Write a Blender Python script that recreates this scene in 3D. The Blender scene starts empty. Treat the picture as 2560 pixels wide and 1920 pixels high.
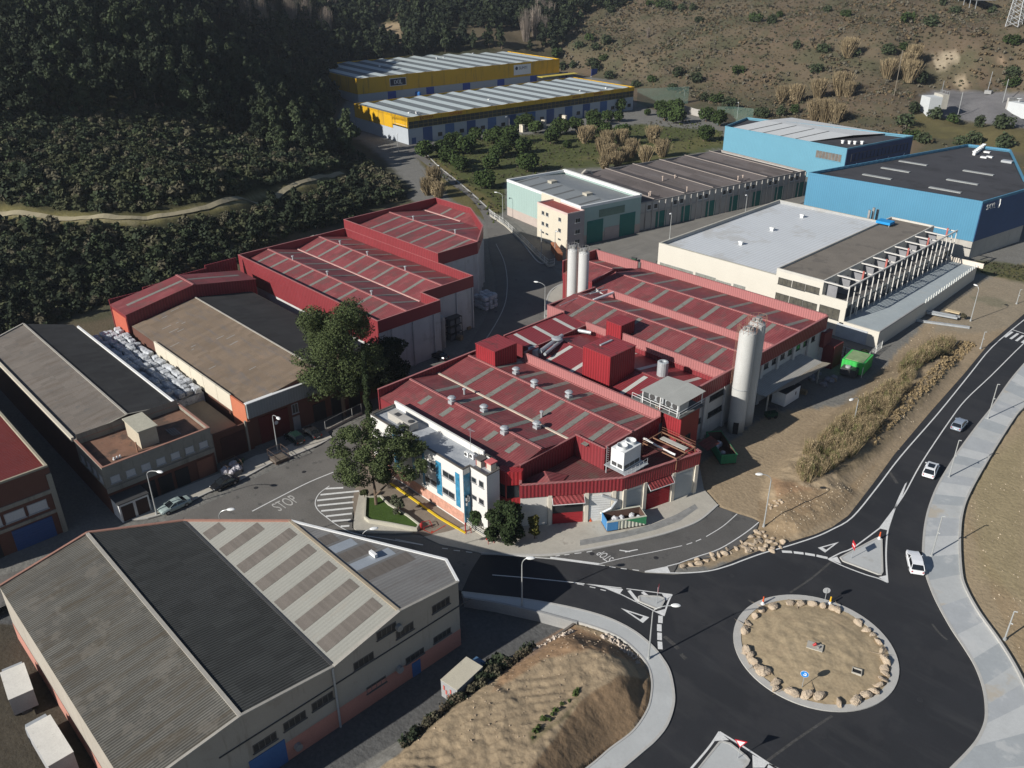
import bpy, bmesh, math, random
import numpy as np
from mathutils import Vector, Matrix
from mathutils.geometry import tessellate_polygon
random.seed(7); rng=np.random.default_rng(7)
R_=math.radians
# ------------------------------------------------------------ camera, sky, sun
# World frame: X and Y run along the industrial grid, ground at z=0, the drone at (0,0,74).
CH=74.0; PIT=R_(27.40554); FL=2123.14; ROLL=R_(.393076); YAW=R_(133.6-180)
FWD=(math.sin(YAW),math.cos(YAW)); RGT=(math.cos(YAW),-math.sin(YAW))
sc=bpy.context.scene
cam=bpy.data.cameras.new("camera"); co=bpy.data.objects.new("camera",cam); sc.collection.objects.link(co)
cam.sensor_fit='HORIZONTAL'; cam.sensor_width=36; cam.lens=36*FL/2560; cam.clip_end=6000; cam.clip_start=1
_r=Vector((RGT[0],RGT[1],0)); _f=Vector((FWD[0]*math.cos(PIT),FWD[1]*math.cos(PIT),-math.sin(PIT))); _u=_r.cross(_f)
cR=math.cos(ROLL); sR=math.sin(ROLL)
_r2=_r*cR+_u*(-sR); _u2=_u*cR+_r*sR
m=Matrix((( _r2.x,_u2.x,-_f.x,0),(_r2.y,_u2.y,-_f.y,0),(_r2.z,_u2.z,-_f.z,CH),(0,0,0,1)))
co.matrix_world=m; sc.camera=co
SUN_EL=R_(27.5); SDIR=Vector((.195,.981,0)).normalized()   # ground direction shadows fall
w=bpy.data.worlds.new("World"); sc.world=w; w.use_nodes=True
nt=w.node_tree; bg=nt.nodes["Background"]; sky=nt.nodes.new("ShaderNodeTexSky"); sky.sky_type='NISHITA'; sky.sun_disc=False
sky.sun_elevation=SUN_EL; sky.sun_rotation=math.atan2(-SDIR.x,-SDIR.y); sky.air_density=.75; sky.dust_density=.3
nt.links.new(sky.outputs[0],bg.inputs[0]); bg.inputs[1].default_value=.065
sl=bpy.data.lights.new("sun","SUN"); sl.energy=5.0; sl.angle=R_(.53); sl.color=(1,.96,.9)
so=bpy.data.objects.new("sun",sl); sc.collection.objects.link(so)
ld=Vector((SDIR.x*math.cos(SUN_EL),SDIR.y*math.cos(SUN_EL),-math.sin(SUN_EL)))
so.rotation_euler=ld.to_track_quat('-Z','Y').to_euler(); so.location=(0,-100,200)
sc.view_settings.view_transform='Standard'; sc.view_settings.look='None'; sc.view_settings.exposure=.3; sc.view_settings.gamma=1
try:
    sc.cycles.max_bounces=5; sc.cycles.diffuse_bounces=3; sc.cycles.use_adaptive_sampling=True
except Exception: pass
C=sc.collection
# ------------------------------------------------------------ measuring helpers
def ray(px,py):
    x=(px-1280)/FL; y=(py-960)/FL
    x,y=cR*x-sR*y,sR*x+cR*y
    a=math.cos(PIT)-y*math.sin(PIT)
    return (x*RGT[0]+a*FWD[0], x*RGT[1]+a*FWD[1], -math.sin(PIT)-y*math.cos(PIT))
def q(px,py,z=0.0):
    d=ray(px,py); t=(z-CH)/d[2]; return (d[0]*t,d[1]*t)
def proj(X,Y,Z):
    a=X*RGT[0]+Y*RGT[1]; b=X*FWD[0]+Y*FWD[1]; Z=Z-CH
    dz=b*math.cos(PIT)-Z*math.sin(PIT); dy=-b*math.sin(PIT)-Z*math.cos(PIT)
    dz=np.maximum(dz,1e-3); x=a/dz; y=dy/dz
    return 1280+FL*(cR*x+sR*y), 960+FL*(-sR*x+cR*y)
def crp(x0,y0,pts,k=.31646): return [(x0+x*k,y0+y*k) for x,y in pts]
def smooth(pts,n=5,closed=False):
    P=[Vector(p) for p in pts]; out=[]; L=len(P)
    for i in range(L if closed else L-1):
        if closed: a,b,c,d=P[i-1],P[i],P[(i+1)%L],P[(i+2)%L]
        else: a,b,c,d=P[max(i-1,0)],P[i],P[i+1],P[min(i+2,L-1)]
        for k in range(n):
            t=k/n; out.append(tuple(.5*((2*b)+(c-a)*t+(2*a-5*b+4*c-d)*t*t+(3*b-a-3*c+d)*t**3)))
    if not closed: out.append(tuple(P[-1]))
    return out
def inpoly(px,py,poly):
    px=np.asarray(px,float); py=np.asarray(py,float); r=np.zeros(px.shape,bool); n=len(poly)
    for i in range(n):
        x1,y1=poly[i]; x2,y2=poly[(i+1)%n]
        if y1==y2: continue
        c=((y1>py)!=(y2>py))&(px<(x2-x1)*(py-y1)/(y2-y1)+x1); r^=c
    return r
def dseg(px,py,poly,closed=True):
    px=np.asarray(px,float); py=np.asarray(py,float); D=np.full(px.shape,1e9); n=len(poly)
    for i in range(n if closed else n-1):
        x1,y1=poly[i]; x2,y2=poly[(i+1)%n]; dx,dy=x2-x1,y2-y1; L=dx*dx+dy*dy+1e-9
        t=np.clip(((px-x1)*dx+(py-y1)*dy)/L,0,1); D=np.minimum(D,np.hypot(px-x1-t*dx,py-y1-t*dy))
    return D
def sdist(px,py,poly):
    return np.where(inpoly(px,py,poly),1,-1)*dseg(px,py,poly)   # positive inside
def sstep(x): x=np.clip(x,0,1); return x*x*(3-2*x)
# ------------------------------------------------------------ materials
MC={}
def M(name,col,rough=.85,var=.2,scale=.5,fine=.12,fscale=6.0,bump=0.0,rib=None,cell=None,streak=None,dirt=None,metal=0.0,attr=None,rnd=0.0,spec=.3,leaf=False,world=False):
    """procedural surface: base colour, broad + fine variation, ribs (axis, period, depth, tone), sheet cells, streaks, dirt blotches"""
    if name in MC: return MC[name]
    mt=bpy.data.materials.new(name); mt.use_nodes=True; t=mt.node_tree; N=t.nodes; Lk=t.links
    b=N["Principled BSDF"]; b.inputs["Roughness"].default_value=rough; b.inputs["Metallic"].default_value=metal
    b.inputs["Specular IOR Level"].default_value=spec
    if world:
        g=N.new("ShaderNodeNewGeometry"); P=g.outputs["Position"]
    else:
        g=N.new("ShaderNodeTexCoord"); P=g.outputs["Object"]
    def math_(op,a,bb=None,c=None):
        n=N.new("ShaderNodeMath"); n.operation=op
        for i,v in enumerate((a,bb,c)):
            if v is None: continue
            if isinstance(v,(int,float)): n.inputs[i].default_value=v
            else: Lk.new(v,n.inputs[i])
        return n.outputs[0]
    def noise(s,det=3,vec=None,ro=.6):
        n=N.new("ShaderNodeTexNoise"); n.inputs["Scale"].default_value=s; n.inputs["Detail"].default_value=det; n.inputs["Roughness"].default_value=ro
        Lk.new(vec or P,n.inputs["Vector"]); return n.outputs[0]
    def vmul(v,k):
        n=N.new("ShaderNodeVectorMath"); n.operation='MULTIPLY'; Lk.new(v,n.inputs[0]); n.inputs[1].default_value=k; return n.outputs[0]
    def mixc(f,a,bb,mode='MIX'):
        n=N.new("ShaderNodeMix"); n.data_type='RGBA'; n.blend_type=mode; n.clamp_factor=True
        if isinstance(f,(int,float)): n.inputs[0].default_value=f
        else: Lk.new(f,n.inputs[0])
        for i,v in ((6,a),(7,bb)):
            if isinstance(v,tuple): n.inputs[i].default_value=(*v[:3],1)
            else: Lk.new(v,n.inputs[i])
        return n.outputs[2]
    def scale_(c,f):
        n=N.new("ShaderNodeVectorMath"); n.operation='SCALE'
        if isinstance(c,tuple): n.inputs[0].default_value=c[:3]
        else: Lk.new(c,n.inputs[0])
        Lk.new(f,n.inputs["Scale"]); return n.outputs[0]
    if attr:
        a=N.new("ShaderNodeAttribute"); a.attribute_name=attr; c=a.outputs["Color"]
    else: c=tuple(col)
    f=math_('MULTIPLY_ADD',noise(scale),var*2.6,1-var*1.3)
    f=math_('MULTIPLY',f,math_('MULTIPLY_ADD',noise(fscale,2),fine*2.6,1-fine*1.3))
    h=None
    if rnd:
        oi=N.new("ShaderNodeObjectInfo"); f=math_('MULTIPLY',f,math_('MULTIPLY_ADD',oi.outputs["Random"],rnd,1-rnd/2))
    if cell:
        cw,chh,cv=cell
        n=N.new("ShaderNodeVectorMath"); n.operation='FLOOR'; Lk.new(vmul(P,(1/cw,1/chh,0)),n.inputs[0])
        wn=N.new("ShaderNodeTexWhiteNoise"); wn.noise_dimensions='3D'; Lk.new(n.outputs[0],wn.inputs["Vector"])
        f=math_('MULTIPLY',f,math_('MULTIPLY_ADD',wn.outputs["Value"],cv*2,1-cv))
    if rib:
        ax,per,dep,tone=rib
        sp=N.new("ShaderNodeSeparateXYZ"); Lk.new(P,sp.inputs[0])
        s=math_('SINE',math_('MULTIPLY',sp.outputs[ax],2*math.pi/per)); h=math_('MULTIPLY_ADD',s,.5,.5)
        f=math_('MULTIPLY',f,math_('MULTIPLY_ADD',h,tone,1-tone*.6))
    c=scale_(c,f)
    if streak:
        sx,sy,sz,scol,amt,thr=streak
        s=noise(1.0,4,vmul(P,(sx,sy,sz)),.7); s=math_('MULTIPLY',math_('SUBTRACT',s,thr),amt*5); s=math_('MINIMUM',math_('MAXIMUM',s,0.0),amt)
        c=mixc(s,c,scol)
    if dirt:
        ds,dcol,amt,thr=dirt
        s=noise(ds,5,None,.65); s=math_('MULTIPLY',math_('SUBTRACT',s,thr),8.0); s=math_('MINIMUM',math_('MAXIMUM',s,0.0),amt)
        c=mixc(s,c,dcol)
    Lk.new(c,b.inputs["Base Color"])
    if bump or (rib and rib[2]):
        bn=N.new("ShaderNodeBump"); bn.inputs["Strength"].default_value=1
        hh=None
        if bump: hh=math_('MULTIPLY',noise(fscale*.7,4),bump)
        if rib and rib[2]:
            r2=math_('MULTIPLY',h,rib[2]); hh=r2 if hh is None else math_('ADD',hh,r2)
        bn.inputs["Distance"].default_value=1; Lk.new(hh,bn.inputs["Height"]); Lk.new(bn.outputs[0],b.inputs["Normal"])
    MC[name]=mt; return mt
def glass(name='window_glass',col=(.02,.025,.03)):
    return M(name,col,rough=.12,var=.3,scale=.8,fine=0,spec=.6)
def srgb(r,g,b):
    f=lambda c:(c/255/12.92) if c<=10 else ((c/255+.055)/1.055)**2.4
    return (f(r),f(g),f(b))
# ------------------------------------------------------------ mesh helpers
class MB:
    def __init__(s): s.v=[]; s.f=[]; s.mi=[]; s.m=0
    def add(s,vs,fs):
        o=len(s.v); s.v+= [tuple(a) for a in vs]; s.f+=[tuple(i+o for i in f) for f in fs]; s.mi+=[s.m]*len(fs); return s
    def box(s,x0,x1,y0,y1,z0,z1):
        x0,x1=sorted((x0,x1)); y0,y1=sorted((y0,y1)); z0,z1=sorted((z0,z1))
        return s.add([(x0,y0,z0),(x1,y0,z0),(x1,y1,z0),(x0,y1,z0),(x0,y0,z1),(x1,y0,z1),(x1,y1,z1),(x0,y1,z1)],
              [(0,3,2,1),(4,5,6,7),(0,1,5,4),(1,2,6,5),(2,3,7,6),(3,0,4,7)])
    def obox(s,c,d,n,L,W,z0,z1):
        """box centred at c (xy), along unit d length L, across n width W"""
        P=[(c[0]+d[0]*a*L/2+n[0]*b*W/2,c[1]+d[1]*a*L/2+n[1]*b*W/2) for a,b in ((-1,-1),(1,-1),(1,1),(-1,1))]
        if d[0]*n[1]-d[1]*n[0]<0: P=P[::-1]
        return s.prism(P,z0,z1)
    def prism(s,P,z0,z1,bottom=True):
        P=ccw(P); n=len(P)
        Z0=z0 if callable(z0) else (lambda p:z0); Z1=z1 if callable(z1) else (lambda p:z1)
        s.add([(p[0],p[1],Z0(p)) for p in P]+[(p[0],p[1],Z1(p)) for p in P],[(i,(i+1)%n,(i+1)%n+n,i+n) for i in range(n)])
        tr=tris(P)
        s.add([(p[0],p[1],Z1(p)) for p in P],tr)
        if bottom: s.add([(p[0],p[1],Z0(p)) for p in P],[t[::-1] for t in tr])
        return s
    def sheet(s,P,z):
        P=ccw(P); return s.add([(p[0],p[1],z) for p in P],tris(P))
    def tube(s,a,b,r,n=8,r2=None,cap=True):
        a=Vector(a); b=Vector(b); d=(b-a).normalized(); u=d.orthogonal().normalized(); w=d.cross(u); r2=r if r2 is None else r2
        vs=[a+(u*math.cos(t)+w*math.sin(t))*r for t in [2*math.pi*i/n for i in range(n)]]+[b+(u*math.cos(t)+w*math.sin(t))*r2 for t in [2*math.pi*i/n for i in range(n)]]
        fs=[(i,(i+1)%n,(i+1)%n+n,i+n) for i in range(n)]
        if cap: fs+=[tuple(range(n))[::-1],tuple(range(n,2*n))]
        return s.add(vs,fs)
    def path(s,pts,r,n=6):
        for a,b in zip(pts[:-1],pts[1:]): s.tube(a,b,r,n)
        return s
    def bar(s,a,b,w=.06): return s.tube(a,b,w/2,4)
    def lathe(s,c,prof,n=20):
        vs=[(c[0]+r*math.cos(2*math.pi*i/n),c[1]+r*math.sin(2*math.pi*i/n),c[2]+z) for r,z in prof for i in range(n)]
        fs=[(k*n+i,k*n+(i+1)%n,(k+1)*n+(i+1)%n,(k+1)*n+i) for k in range(len(prof)-1) for i in range(n)]
        fs+=[tuple(range(n))[::-1],tuple((len(prof)-1)*n+i for i in range(n))]
        return s.add(vs,fs)
    def ribbon(s,pts,w,z,closed=False):
        P=[Vector(p[:2]) for p in pts]; n=len(P); Lf=[];Rt=[]
        for i in range(n):
            a=P[i-1] if (i>0 or closed) else P[i]; b=P[(i+1)%n] if (i<n-1 or closed) else P[i]
            d=(b-a); d=d.normalized() if d.length>1e-6 else Vector((1,0)); nn=Vector((-d.y,d.x)); Lf.append(P[i]+nn*w/2); Rt.append(P[i]-nn*w/2)
        Z=z if callable(z) else (lambda p:z)
        vs=[(p.x,p.y,Z(p)) for p in Rt]+[(p.x,p.y,Z(p)) for p in Lf]
        return s.add(vs,[(i,(i+1)%n,(i+1)%n+n,i+n) for i in range(n if closed else n-1)])
    def curb(s,pts,w,z0,z1,closed=False):
        """solid strip following pts"""
        P=[Vector(p[:2]) for p in pts]; n=len(P); Lf=[];Rt=[]
        for i in range(n):
            a=P[i-1] if (i>0 or closed) else P[i]; b=P[(i+1)%n] if (i<n-1 or closed) else P[i]
            d=(b-a); d=d.normalized() if d.length>1e-6 else Vector((1,0)); nn=Vector((-d.y,d.x)); Lf.append(P[i]+nn*w/2); Rt.append(P[i]-nn*w/2)
        A=z0 if callable(z0) else (lambda p:z0); B=z1 if callable(z1) else (lambda p:z1)
        vs=[(p.x,p.y,A(p)) for p in Rt]+[(p.x,p.y,A(p)) for p in Lf]+[(p.x,p.y,B(p)) for p in Rt]+[(p.x,p.y,B(p)) for p in Lf]
        fs=[]
        for i in range(n if closed else n-1):
            j=(i+1)%n; fs+=[(i,j,j+2*n,i+2*n),(j+n,i+n,i+3*n,j+3*n),(i+2*n,j+2*n,j+3*n,i+3*n)]
        if not closed: fs+=[(0,2*n,3*n,n),(n-1,2*n-1,4*n-1,3*n-1)]
        return s.add(vs,fs)
    def build(s,name,mat,parent=None,loc=None,smoothf=False):
        me=bpy.data.meshes.new(name); me.from_pydata(s.v,[],s.f)
        for mm in (mat if isinstance(mat,(list,tuple)) else [mat]): me.materials.append(mm)
        if max(s.mi,default=0)>0: me.polygons.foreach_set("material_index",s.mi)
        if smoothf: me.polygons.foreach_set("use_smooth",[True]*len(me.polygons))
        me.update()
        o=bpy.data.objects.new(name,me); C.objects.link(o)
        if parent: o.parent=parent
        if loc: o.location=loc
        return o
def ccw(P):
    P=[tuple(p[:2]) for p in P]; a=sum(P[i][0]*P[(i+1)%len(P)][1]-P[(i+1)%len(P)][0]*P[i][1] for i in range(len(P)))
    return P if a>0 else P[::-1]
def tris(P):
    if len(P)==3: return [(0,1,2)]
    if len(P)==4: 
        pass
    out=[]
    for t in tessellate_polygon([[Vector((p[0],p[1],0)) for p in P]]):
        a,b,c=[P[i] for i in t]; ar=(b[0]-a[0])*(c[1]-a[1])-(c[0]-a[0])*(b[1]-a[1])
        if abs(ar)<1e-9: continue
        out.append(tuple(t) if ar>0 else tuple(t)[::-1])
    return out
def thing(name,label,cat,loc=(0,0,0),rz=0,group=None):
    o=bpy.data.objects.new(name,None); C.objects.link(o); o.empty_display_size=.5; o.location=loc; o.rotation_euler=(0,0,rz)
    o["label"]=label; o["category"]=cat
    if group: o["group"]=group
    return o
def tag(o,label=None,cat=None,group=None,kind=None):
    for k,v in (("label",label),("category",cat),("group",group),("kind",kind)):
        if v: o[k]=v
    return o
def struct(name,mb,mat,label=None):
    o=mb.build(name,mat); o["kind"]="structure"
    if label: o["label"]=label; o["category"]=name.replace('_',' ')
    return o
def dup(root,loc,rz=None,label=None,group=None,scale=None):
    def cp(o,par):
        c=o.copy(); C.objects.link(c)
        if par: c.parent=par
        for k in kids.get(o.name,()): cp(k,c)
        return c
    kids={}
    st=[root]
    while st:
        a=st.pop(); ks=list(a.children); kids[a.name]=ks; st+=ks
    r=cp(root,None); r.location=loc
    if rz is not None: r.rotation_euler=(0,0,rz)
    if label: r["label"]=label
    if group: r["group"]=group
    if scale: r.scale=(scale,)*3 if isinstance(scale,(int,float)) else scale
    return r
class Fr:
    """local frame of a building"""
    def __init__(s,x,y,deg=0,z=0): s.x=x; s.y=y; s.a=R_(deg); s.z=z; s.c=math.cos(s.a); s.s=math.sin(s.a)
    def to(s,p): dx,dy=p[0]-s.x,p[1]-s.y; return (dx*s.c+dy*s.s,-dx*s.s+dy*s.c)
    def out(s,p): return (s.x+p[0]*s.c-p[1]*s.s, s.y+p[0]*s.s+p[1]*s.c)
    def q(s,px,py,z): return s.to(q(px,py,z+s.z))
def zprof(prof,v):
    if v<=prof[0][0]: return prof[0][1]
    for (a,za),(b,zb) in zip(prof[:-1],prof[1:]):
        if v<=b: return za+(zb-za)*(v-a)/(b-a)
    return prof[-1][1]
def clipband(P,lo,hi):
    def half(P,f):
        out=[]
        for i in range(len(P)):
            a,b=P[i],P[(i+1)%len(P)]; fa,fb=f(a),f(b)
            if fa>=0: out.append(a)
            if fa*fb<0: t=fa/(fa-fb); out.append((a[0]+(b[0]-a[0])*t,a[1]+(b[1]-a[1])*t))
        return out
    P=half(P,lambda p:p[1]-lo)
    return half(P,lambda p:hi-p[1]) if P else P
def roofmesh(P,prof,th=.12,over=0):
    mb=MB(); P=ccw(P)
    for (a,za),(b,zb) in zip(prof[:-1],prof[1:]):
        c=clipband(P,a,b)
        if len(c)<3: continue
        zz=lambda p:zprof(((a,za),(b,zb)),p[1])
        mb.add([(p[0],p[1],zz(p)) for p in c],tris(ccw(c)) if ccw(c)==c else [t for t in tris(c)])
        mb.add([(p[0],p[1],zz(p)-th) for p in c],[t[::-1] for t in tris(c)])
    n=len(P)
    for i in range(n):
        seg=splitedge(P[i],P[(i+1)%n],prof)
        for p,r in zip(seg[:-1],seg[1:]):
            mb.add([(p[0],p[1],zprof(prof,p[1])-th),(r[0],r[1],zprof(prof,r[1])-th),(r[0],r[1],zprof(prof,r[1])),(p[0],p[1],zprof(prof,p[1]))],[(0,1,2,3)])
    return mb
def splitedge(p,r,prof):
    ts=[0,1]
    for v,_ in prof:
        if (p[1]-v)*(r[1]-v)<0: ts.append((v-p[1])/(r[1]-p[1]))
    return [(p[0]+(r[0]-p[0])*t,p[1]+(r[1]-p[1])*t) for t in sorted(ts)]
def wallmesh(P,z0,ztop,prof=None,edges=None,th=0):
    """walls of footprint P from z0 to ztop (number) or to profile"""
    mb=MB(); P=ccw(P); n=len(P)
    for i in range(n):
        if edges is not None and i not in edges: continue
        a,b=P[i],P[(i+1)%n]
        seg=splitedge(a,b,prof) if prof else [a,b]
        Z=(lambda p:zprof(prof,p[1])+ztop) if prof else (lambda p:ztop)
        for p,r in zip(seg[:-1],seg[1:]):
            mb.add([(p[0],p[1],z0),(r[0],r[1],z0),(r[0],r[1],Z(r)),(p[0],p[1],Z(p))],[(0,1,2,3)])
    return mb
def offs(P,d):
    """offset ccw polygon outward by d"""
    P=ccw(P); n=len(P); out=[]
    for i in range(n):
        a,b,c=Vector(P[i-1]),Vector(P[i]),Vector(P[(i+1)%n])
        d1=(b-a).normalized(); d2=(c-b).normalized(); n1=Vector((d1.y,-d1.x)); n2=Vector((d2.y,-d2.x))
        k=(n1+n2); L=1+n1.dot(n2); k=k/max(L,.3); out.append(tuple(b+k*d))
    return out
def ring(P,z0,z1,th,d=0.0):
    """closed parapet ring, outer face d outside P, thickness th inwards"""
    O=offs(P,d); I=offs(P,d-th); n=len(O); mb=MB()
    vs=[(p[0],p[1],z0) for p in O]+[(p[0],p[1],z1) for p in O]+[(p[0],p[1],z0) for p in I]+[(p[0],p[1],z1) for p in I]
    fs=[]
    for i in range(n):
        j=(i+1)%n; fs+=[(i,j,j+n,i+n),(i+n,j+n,j+3*n,i+3*n),(j+2*n,i+2*n,i+3*n,j+3*n),(j,i,i+2*n,j+2*n)]
    return mb.add(vs,fs)
def window(par,c,d,n,w,h,z0,fm,gm,name='window',mull=1,proud=.06,sill=None):
    """window on a wall: c = xy of the middle at the wall, d along, n outward"""
    f=MB(); t=min(.09,.06*h)
    def pt(a,o): return (c[0]+d[0]*a+n[0]*o,c[1]+d[1]*a+n[1]*o)
    def bx(a0,a1,z_0,z_1,o0=-.05,o1=proud):
        P=[pt(a0,o0),pt(a1,o0),pt(a1,o1),pt(a0,o1)]; f.prism(P,z_0,z_1)
    bx(-w/2,w/2,z0,z0+t); bx(-w/2,w/2,z0+h-t,z0+h); bx(-w/2,-w/2+t,z0+t,z0+h-t); bx(w/2-t,w/2,z0+t,z0+h-t)
    if h>.8: bx(-w/2-.1,w/2+.1,z0-.09,z0,-.05,.16)
    for k in range(mull):
        a=-w/2+w*(k+1)/(mull+1); bx(a-.03,a+.03,z0+t,z0+h-t)
    o=f.build(name,fm,par)
    g=MB(); P=[pt(-w/2+t*.5,-.02),pt(w/2-t*.5,-.02),pt(w/2-t*.5,.02),pt(-w/2+t*.5,.02)]; g.prism(P,z0+t*.5,z0+h-t*.5); g.build('pane',gm,o)
    return o
def panel(par,c,d,n,w,h,z0,mat,name='door',th=.08):
    P=[(c[0]+d[0]*a+n[0]*o,c[1]+d[1]*a+n[1]*o) for a,o in ((-w/2,-.05),(w/2,-.05),(w/2,th),(-w/2,th))]
    return MB().prism(P,z0,z0+h).build(name,mat,par)
def along(a,b,t): return (a[0]+(b[0]-a[0])*t,a[1]+(b[1]-a[1])*t)
def unit(a,b): L=math.hypot(b[0]-a[0],b[1]-a[1]); return ((b[0]-a[0])/L,(b[1]-a[1])/L)
def ordn(n):
    W=['first','second','third','fourth','fifth','sixth','seventh','eighth','ninth','tenth','eleventh','twelfth']
    return W[n-1] if n<=12 else '%d%s'%(n,'th' if 10<n%100<14 else {1:'st',2:'nd',3:'rd'}.get(n%10,'th'))
def rows(P,step):
    """picture points -> (row from the top, place from the left) so that every label can name its own"""
    ix=sorted(range(len(P)),key=lambda i:P[i][1]); out={}; r=0; y0=None; row=[]
    groups=[ix[k:k+step] for k in range(0,len(ix),step)]
    for r,g in enumerate(groups):
        for c,i in enumerate(sorted(g,key=lambda i:P[i][0])): out[i]=(r+1,c+1)
    return out
def textmb(s,size,mat,name,parent=None,mtx=None,ext=.01):
    cu=bpy.data.curves.new(name,'FONT'); cu.body=s; cu.size=size; cu.extrude=ext; cu.align_x='CENTER'; cu.align_y='CENTER'
    tmp=bpy.data.objects.new(name,cu); C.objects.link(tmp); bpy.context.view_layer.update()
    me=bpy.data.meshes.new_from_object(tmp.evaluated_get(bpy.context.evaluated_depsgraph_get())); bpy.data.objects.remove(tmp); bpy.data.curves.remove(cu)
    me.materials.clear(); me.materials.append(mat)
    if mtx is not None: me.transform(mtx)
    o=bpy.data.objects.new(name,me); C.objects.link(o)
    if parent: o.parent=parent
    return o
# ------------------------------------------------------------ terrain
CTL=[ # (pixel x, pixel y, height) on the slopes
(-300,900,3),(-200,800,4),(0,700,4),(250,660,4),(0,520,13),(250,540,12.5),(450,530,12),(600,500,11),(750,460,8),(860,430,5.5),(700,540,2.5),(900,470,2),
(-300,500,16),(-300,200,30),(-300,0,44),(0,400,21),(0,250,30),(0,100,41),(0,0,50),(300,400,19),(300,250,28),(300,100,43),(300,0,53),(500,350,15),(500,200,28),(500,80,38),(550,0,50),(650,380,10),(700,300,11),(700,200,16),(700,100,27),(700,0,44),(800,320,4),(830,400,6),(780,150,14),(900,80,20),(900,0,38),
(1000,120,16),(1000,60,25),(1000,0,38),(1200,90,20),(1200,0,36),(1350,100,17),(1450,150,8),(1450,60,24),(1450,0,36),
(1650,220,3),(1800,290,2),(1600,150,11),(1700,100,20),(1700,0,38),(1900,220,6),(1900,100,24),(1900,0,40),(2000,290,2),(2150,320,3),(2200,250,9),(2200,120,25),(2200,0,42),(2280,330,4),(2300,225,8),(2420,310,4),
(2330,270,8),(2560,310,7),(2450,235,8),(2560,235,8),(2400,200,12),(2450,140,23),(2560,180,20),(2450,60,34),(2560,60,36),(2560,0,44),(2700,250,9),(2700,100,34),(2560,420,3),(2520,380,3),(2800,420,2),(2700,0,50)]
flat=[(-230,700,0),(0,760,0),(250,735,0),(-100,1000,0),(0,1500,0),(400,1200,0),(600,760,0),(850,560,0),(1000,520,0),(1280,1280,0),(1300,800,0),(1300,600,0),(1150,450,0),(940,340,0),(1010,400,0),(880,262,0),(1020,362,0),(1100,250,0),(1400,190,0),(1584,270,0),(1300,320,0),(1500,400,0),(1600,330,0),(1750,300,0),(1800,400,0),(1900,480,0),(2100,420,0),(2000,600,0),(2400,600,0),(2300,430,0),(2500,520,0),(2560,700,0),(2700,560,0),(2300,1000,0),(2600,1200,0),(2600,1900,0),(1800,1200,0),(1500,1900,0),(700,1900,0),(2900,900,0),(2000,2300,0),(0,2300,0)]
cp=[(*q(x,y,z),z) for x,y,z in CTL+flat]
# far ring, well beyond the picture
for a,z in ((-60,40),(-35,75),(-15,95),(5,96),(25,100),(45,95),(65,60)):
    aa=R_(a); d=(FWD[0]*math.cos(aa)+RGT[0]*math.sin(aa),FWD[1]*math.cos(aa)+RGT[1]*math.sin(aa)); cp.append((d[0]*1000,d[1]*1000,z)); cp.append((d[0]*1700,d[1]*1700,z*.9))
for x,y in ((0,0),(-60,-60),(80,20),(60,-80),(150,120),(-120,-60)): cp.append((x,y,0))
cp=np.array(cp); nC=len(cp)
def phi(r): return np.where(r>0,r*r*np.log(r+1e-9),0)
sc_=100.0
Rm=np.hypot(cp[:,0][:,None]-cp[:,0][None],cp[:,1][:,None]-cp[:,1][None])/sc_
A_=np.zeros((nC+3,nC+3)); A_[:nC,:nC]=phi(Rm)+np.eye(nC)*.002; A_[:nC,nC]=1; A_[:nC,nC+1]=cp[:,0]/sc_; A_[:nC,nC+2]=cp[:,1]/sc_; A_[nC:,:nC]=A_[:nC,nC:].T
TPW=np.linalg.solve(A_,np.concatenate([cp[:,2],[0,0,0]]))
def tps(X,Y):
    out=np.empty(X.shape).ravel(); x=X.ravel()/sc_; y=Y.ravel()/sc_; cx=cp[:,0]/sc_; cy=cp[:,1]/sc_
    for i in range(0,len(x),20000):
        r=np.hypot(x[i:i+20000,None]-cx,y[i:i+20000,None]-cy); out[i:i+20000]=phi(r)@TPW[:nC]+TPW[nC]+TPW[nC+1]*x[i:i+20000]+TPW[nC+2]*y[i:i+20000]
    return out.reshape(X.shape)
# flat platform of the estate (grid coordinates)
ESTATE=[(-178,-80),(-178,78),(-181,112),(-181,143),(-205,160),(-240,172),(-330,205),(-402,262),(-425,300),(-400,420),(-345,420),(-300,372),(-265,352),(-225,350),(-195,345),(-182,325),(-120,340),(-95,318),(-60,290),(-30,300),(60,320),(200,100),(200,-200),(-178,-200)]
def vn(X,Y,s,seed=0):
    """smooth value noise"""
    r=np.random.default_rng(seed).random((64,64)); x=X/s; y=Y/s; xi=np.floor(x).astype(int); yi=np.floor(y).astype(int); fx=sstep(x-xi); fy=sstep(y-yi)
    g=lambda a,b:r[a%64,b%64]
    return (g(xi,yi)*(1-fx)+g(xi+1,yi)*fx)*(1-fy)+(g(xi,yi+1)*(1-fx)+g(xi+1,yi+1)*fx)*fy
def wp(L,z=0): return [q(x,y,z) for x,y in L]
MOUND=wp([(1325,1925),(1461,1743),(1540,1700),(1552,1672),(1509,1629),(1430,1610),(1370,1640),(1240,1720),(1120,1800),(1010,1900),(900,2060),(1200,2100)],2.4)
BERM=wp([(1955,1215),(2060,1195),(2140,1130),(2215,1060),(2290,985),(2370,890),(2330,885),(2230,940),(2130,1010),(2040,1100),(1965,1170)],1.8)
BERM2=wp([(1960,1255),(2060,1235),(2110,1220),(2060,1270),(1990,1310),(1950,1300)],1)
COURT=wp([(1156,1487),(1240,1505),(1345,1528),(1440,1553),(1340,1625),(1245,1690),(1130,1775),(1000,1860),(880,1940),(700,2060),(300,2100),(-200,2100),(-120,1640),(0,1470),(60,1440),(400,1305),(720,1290),(1100,1400)])
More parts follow.
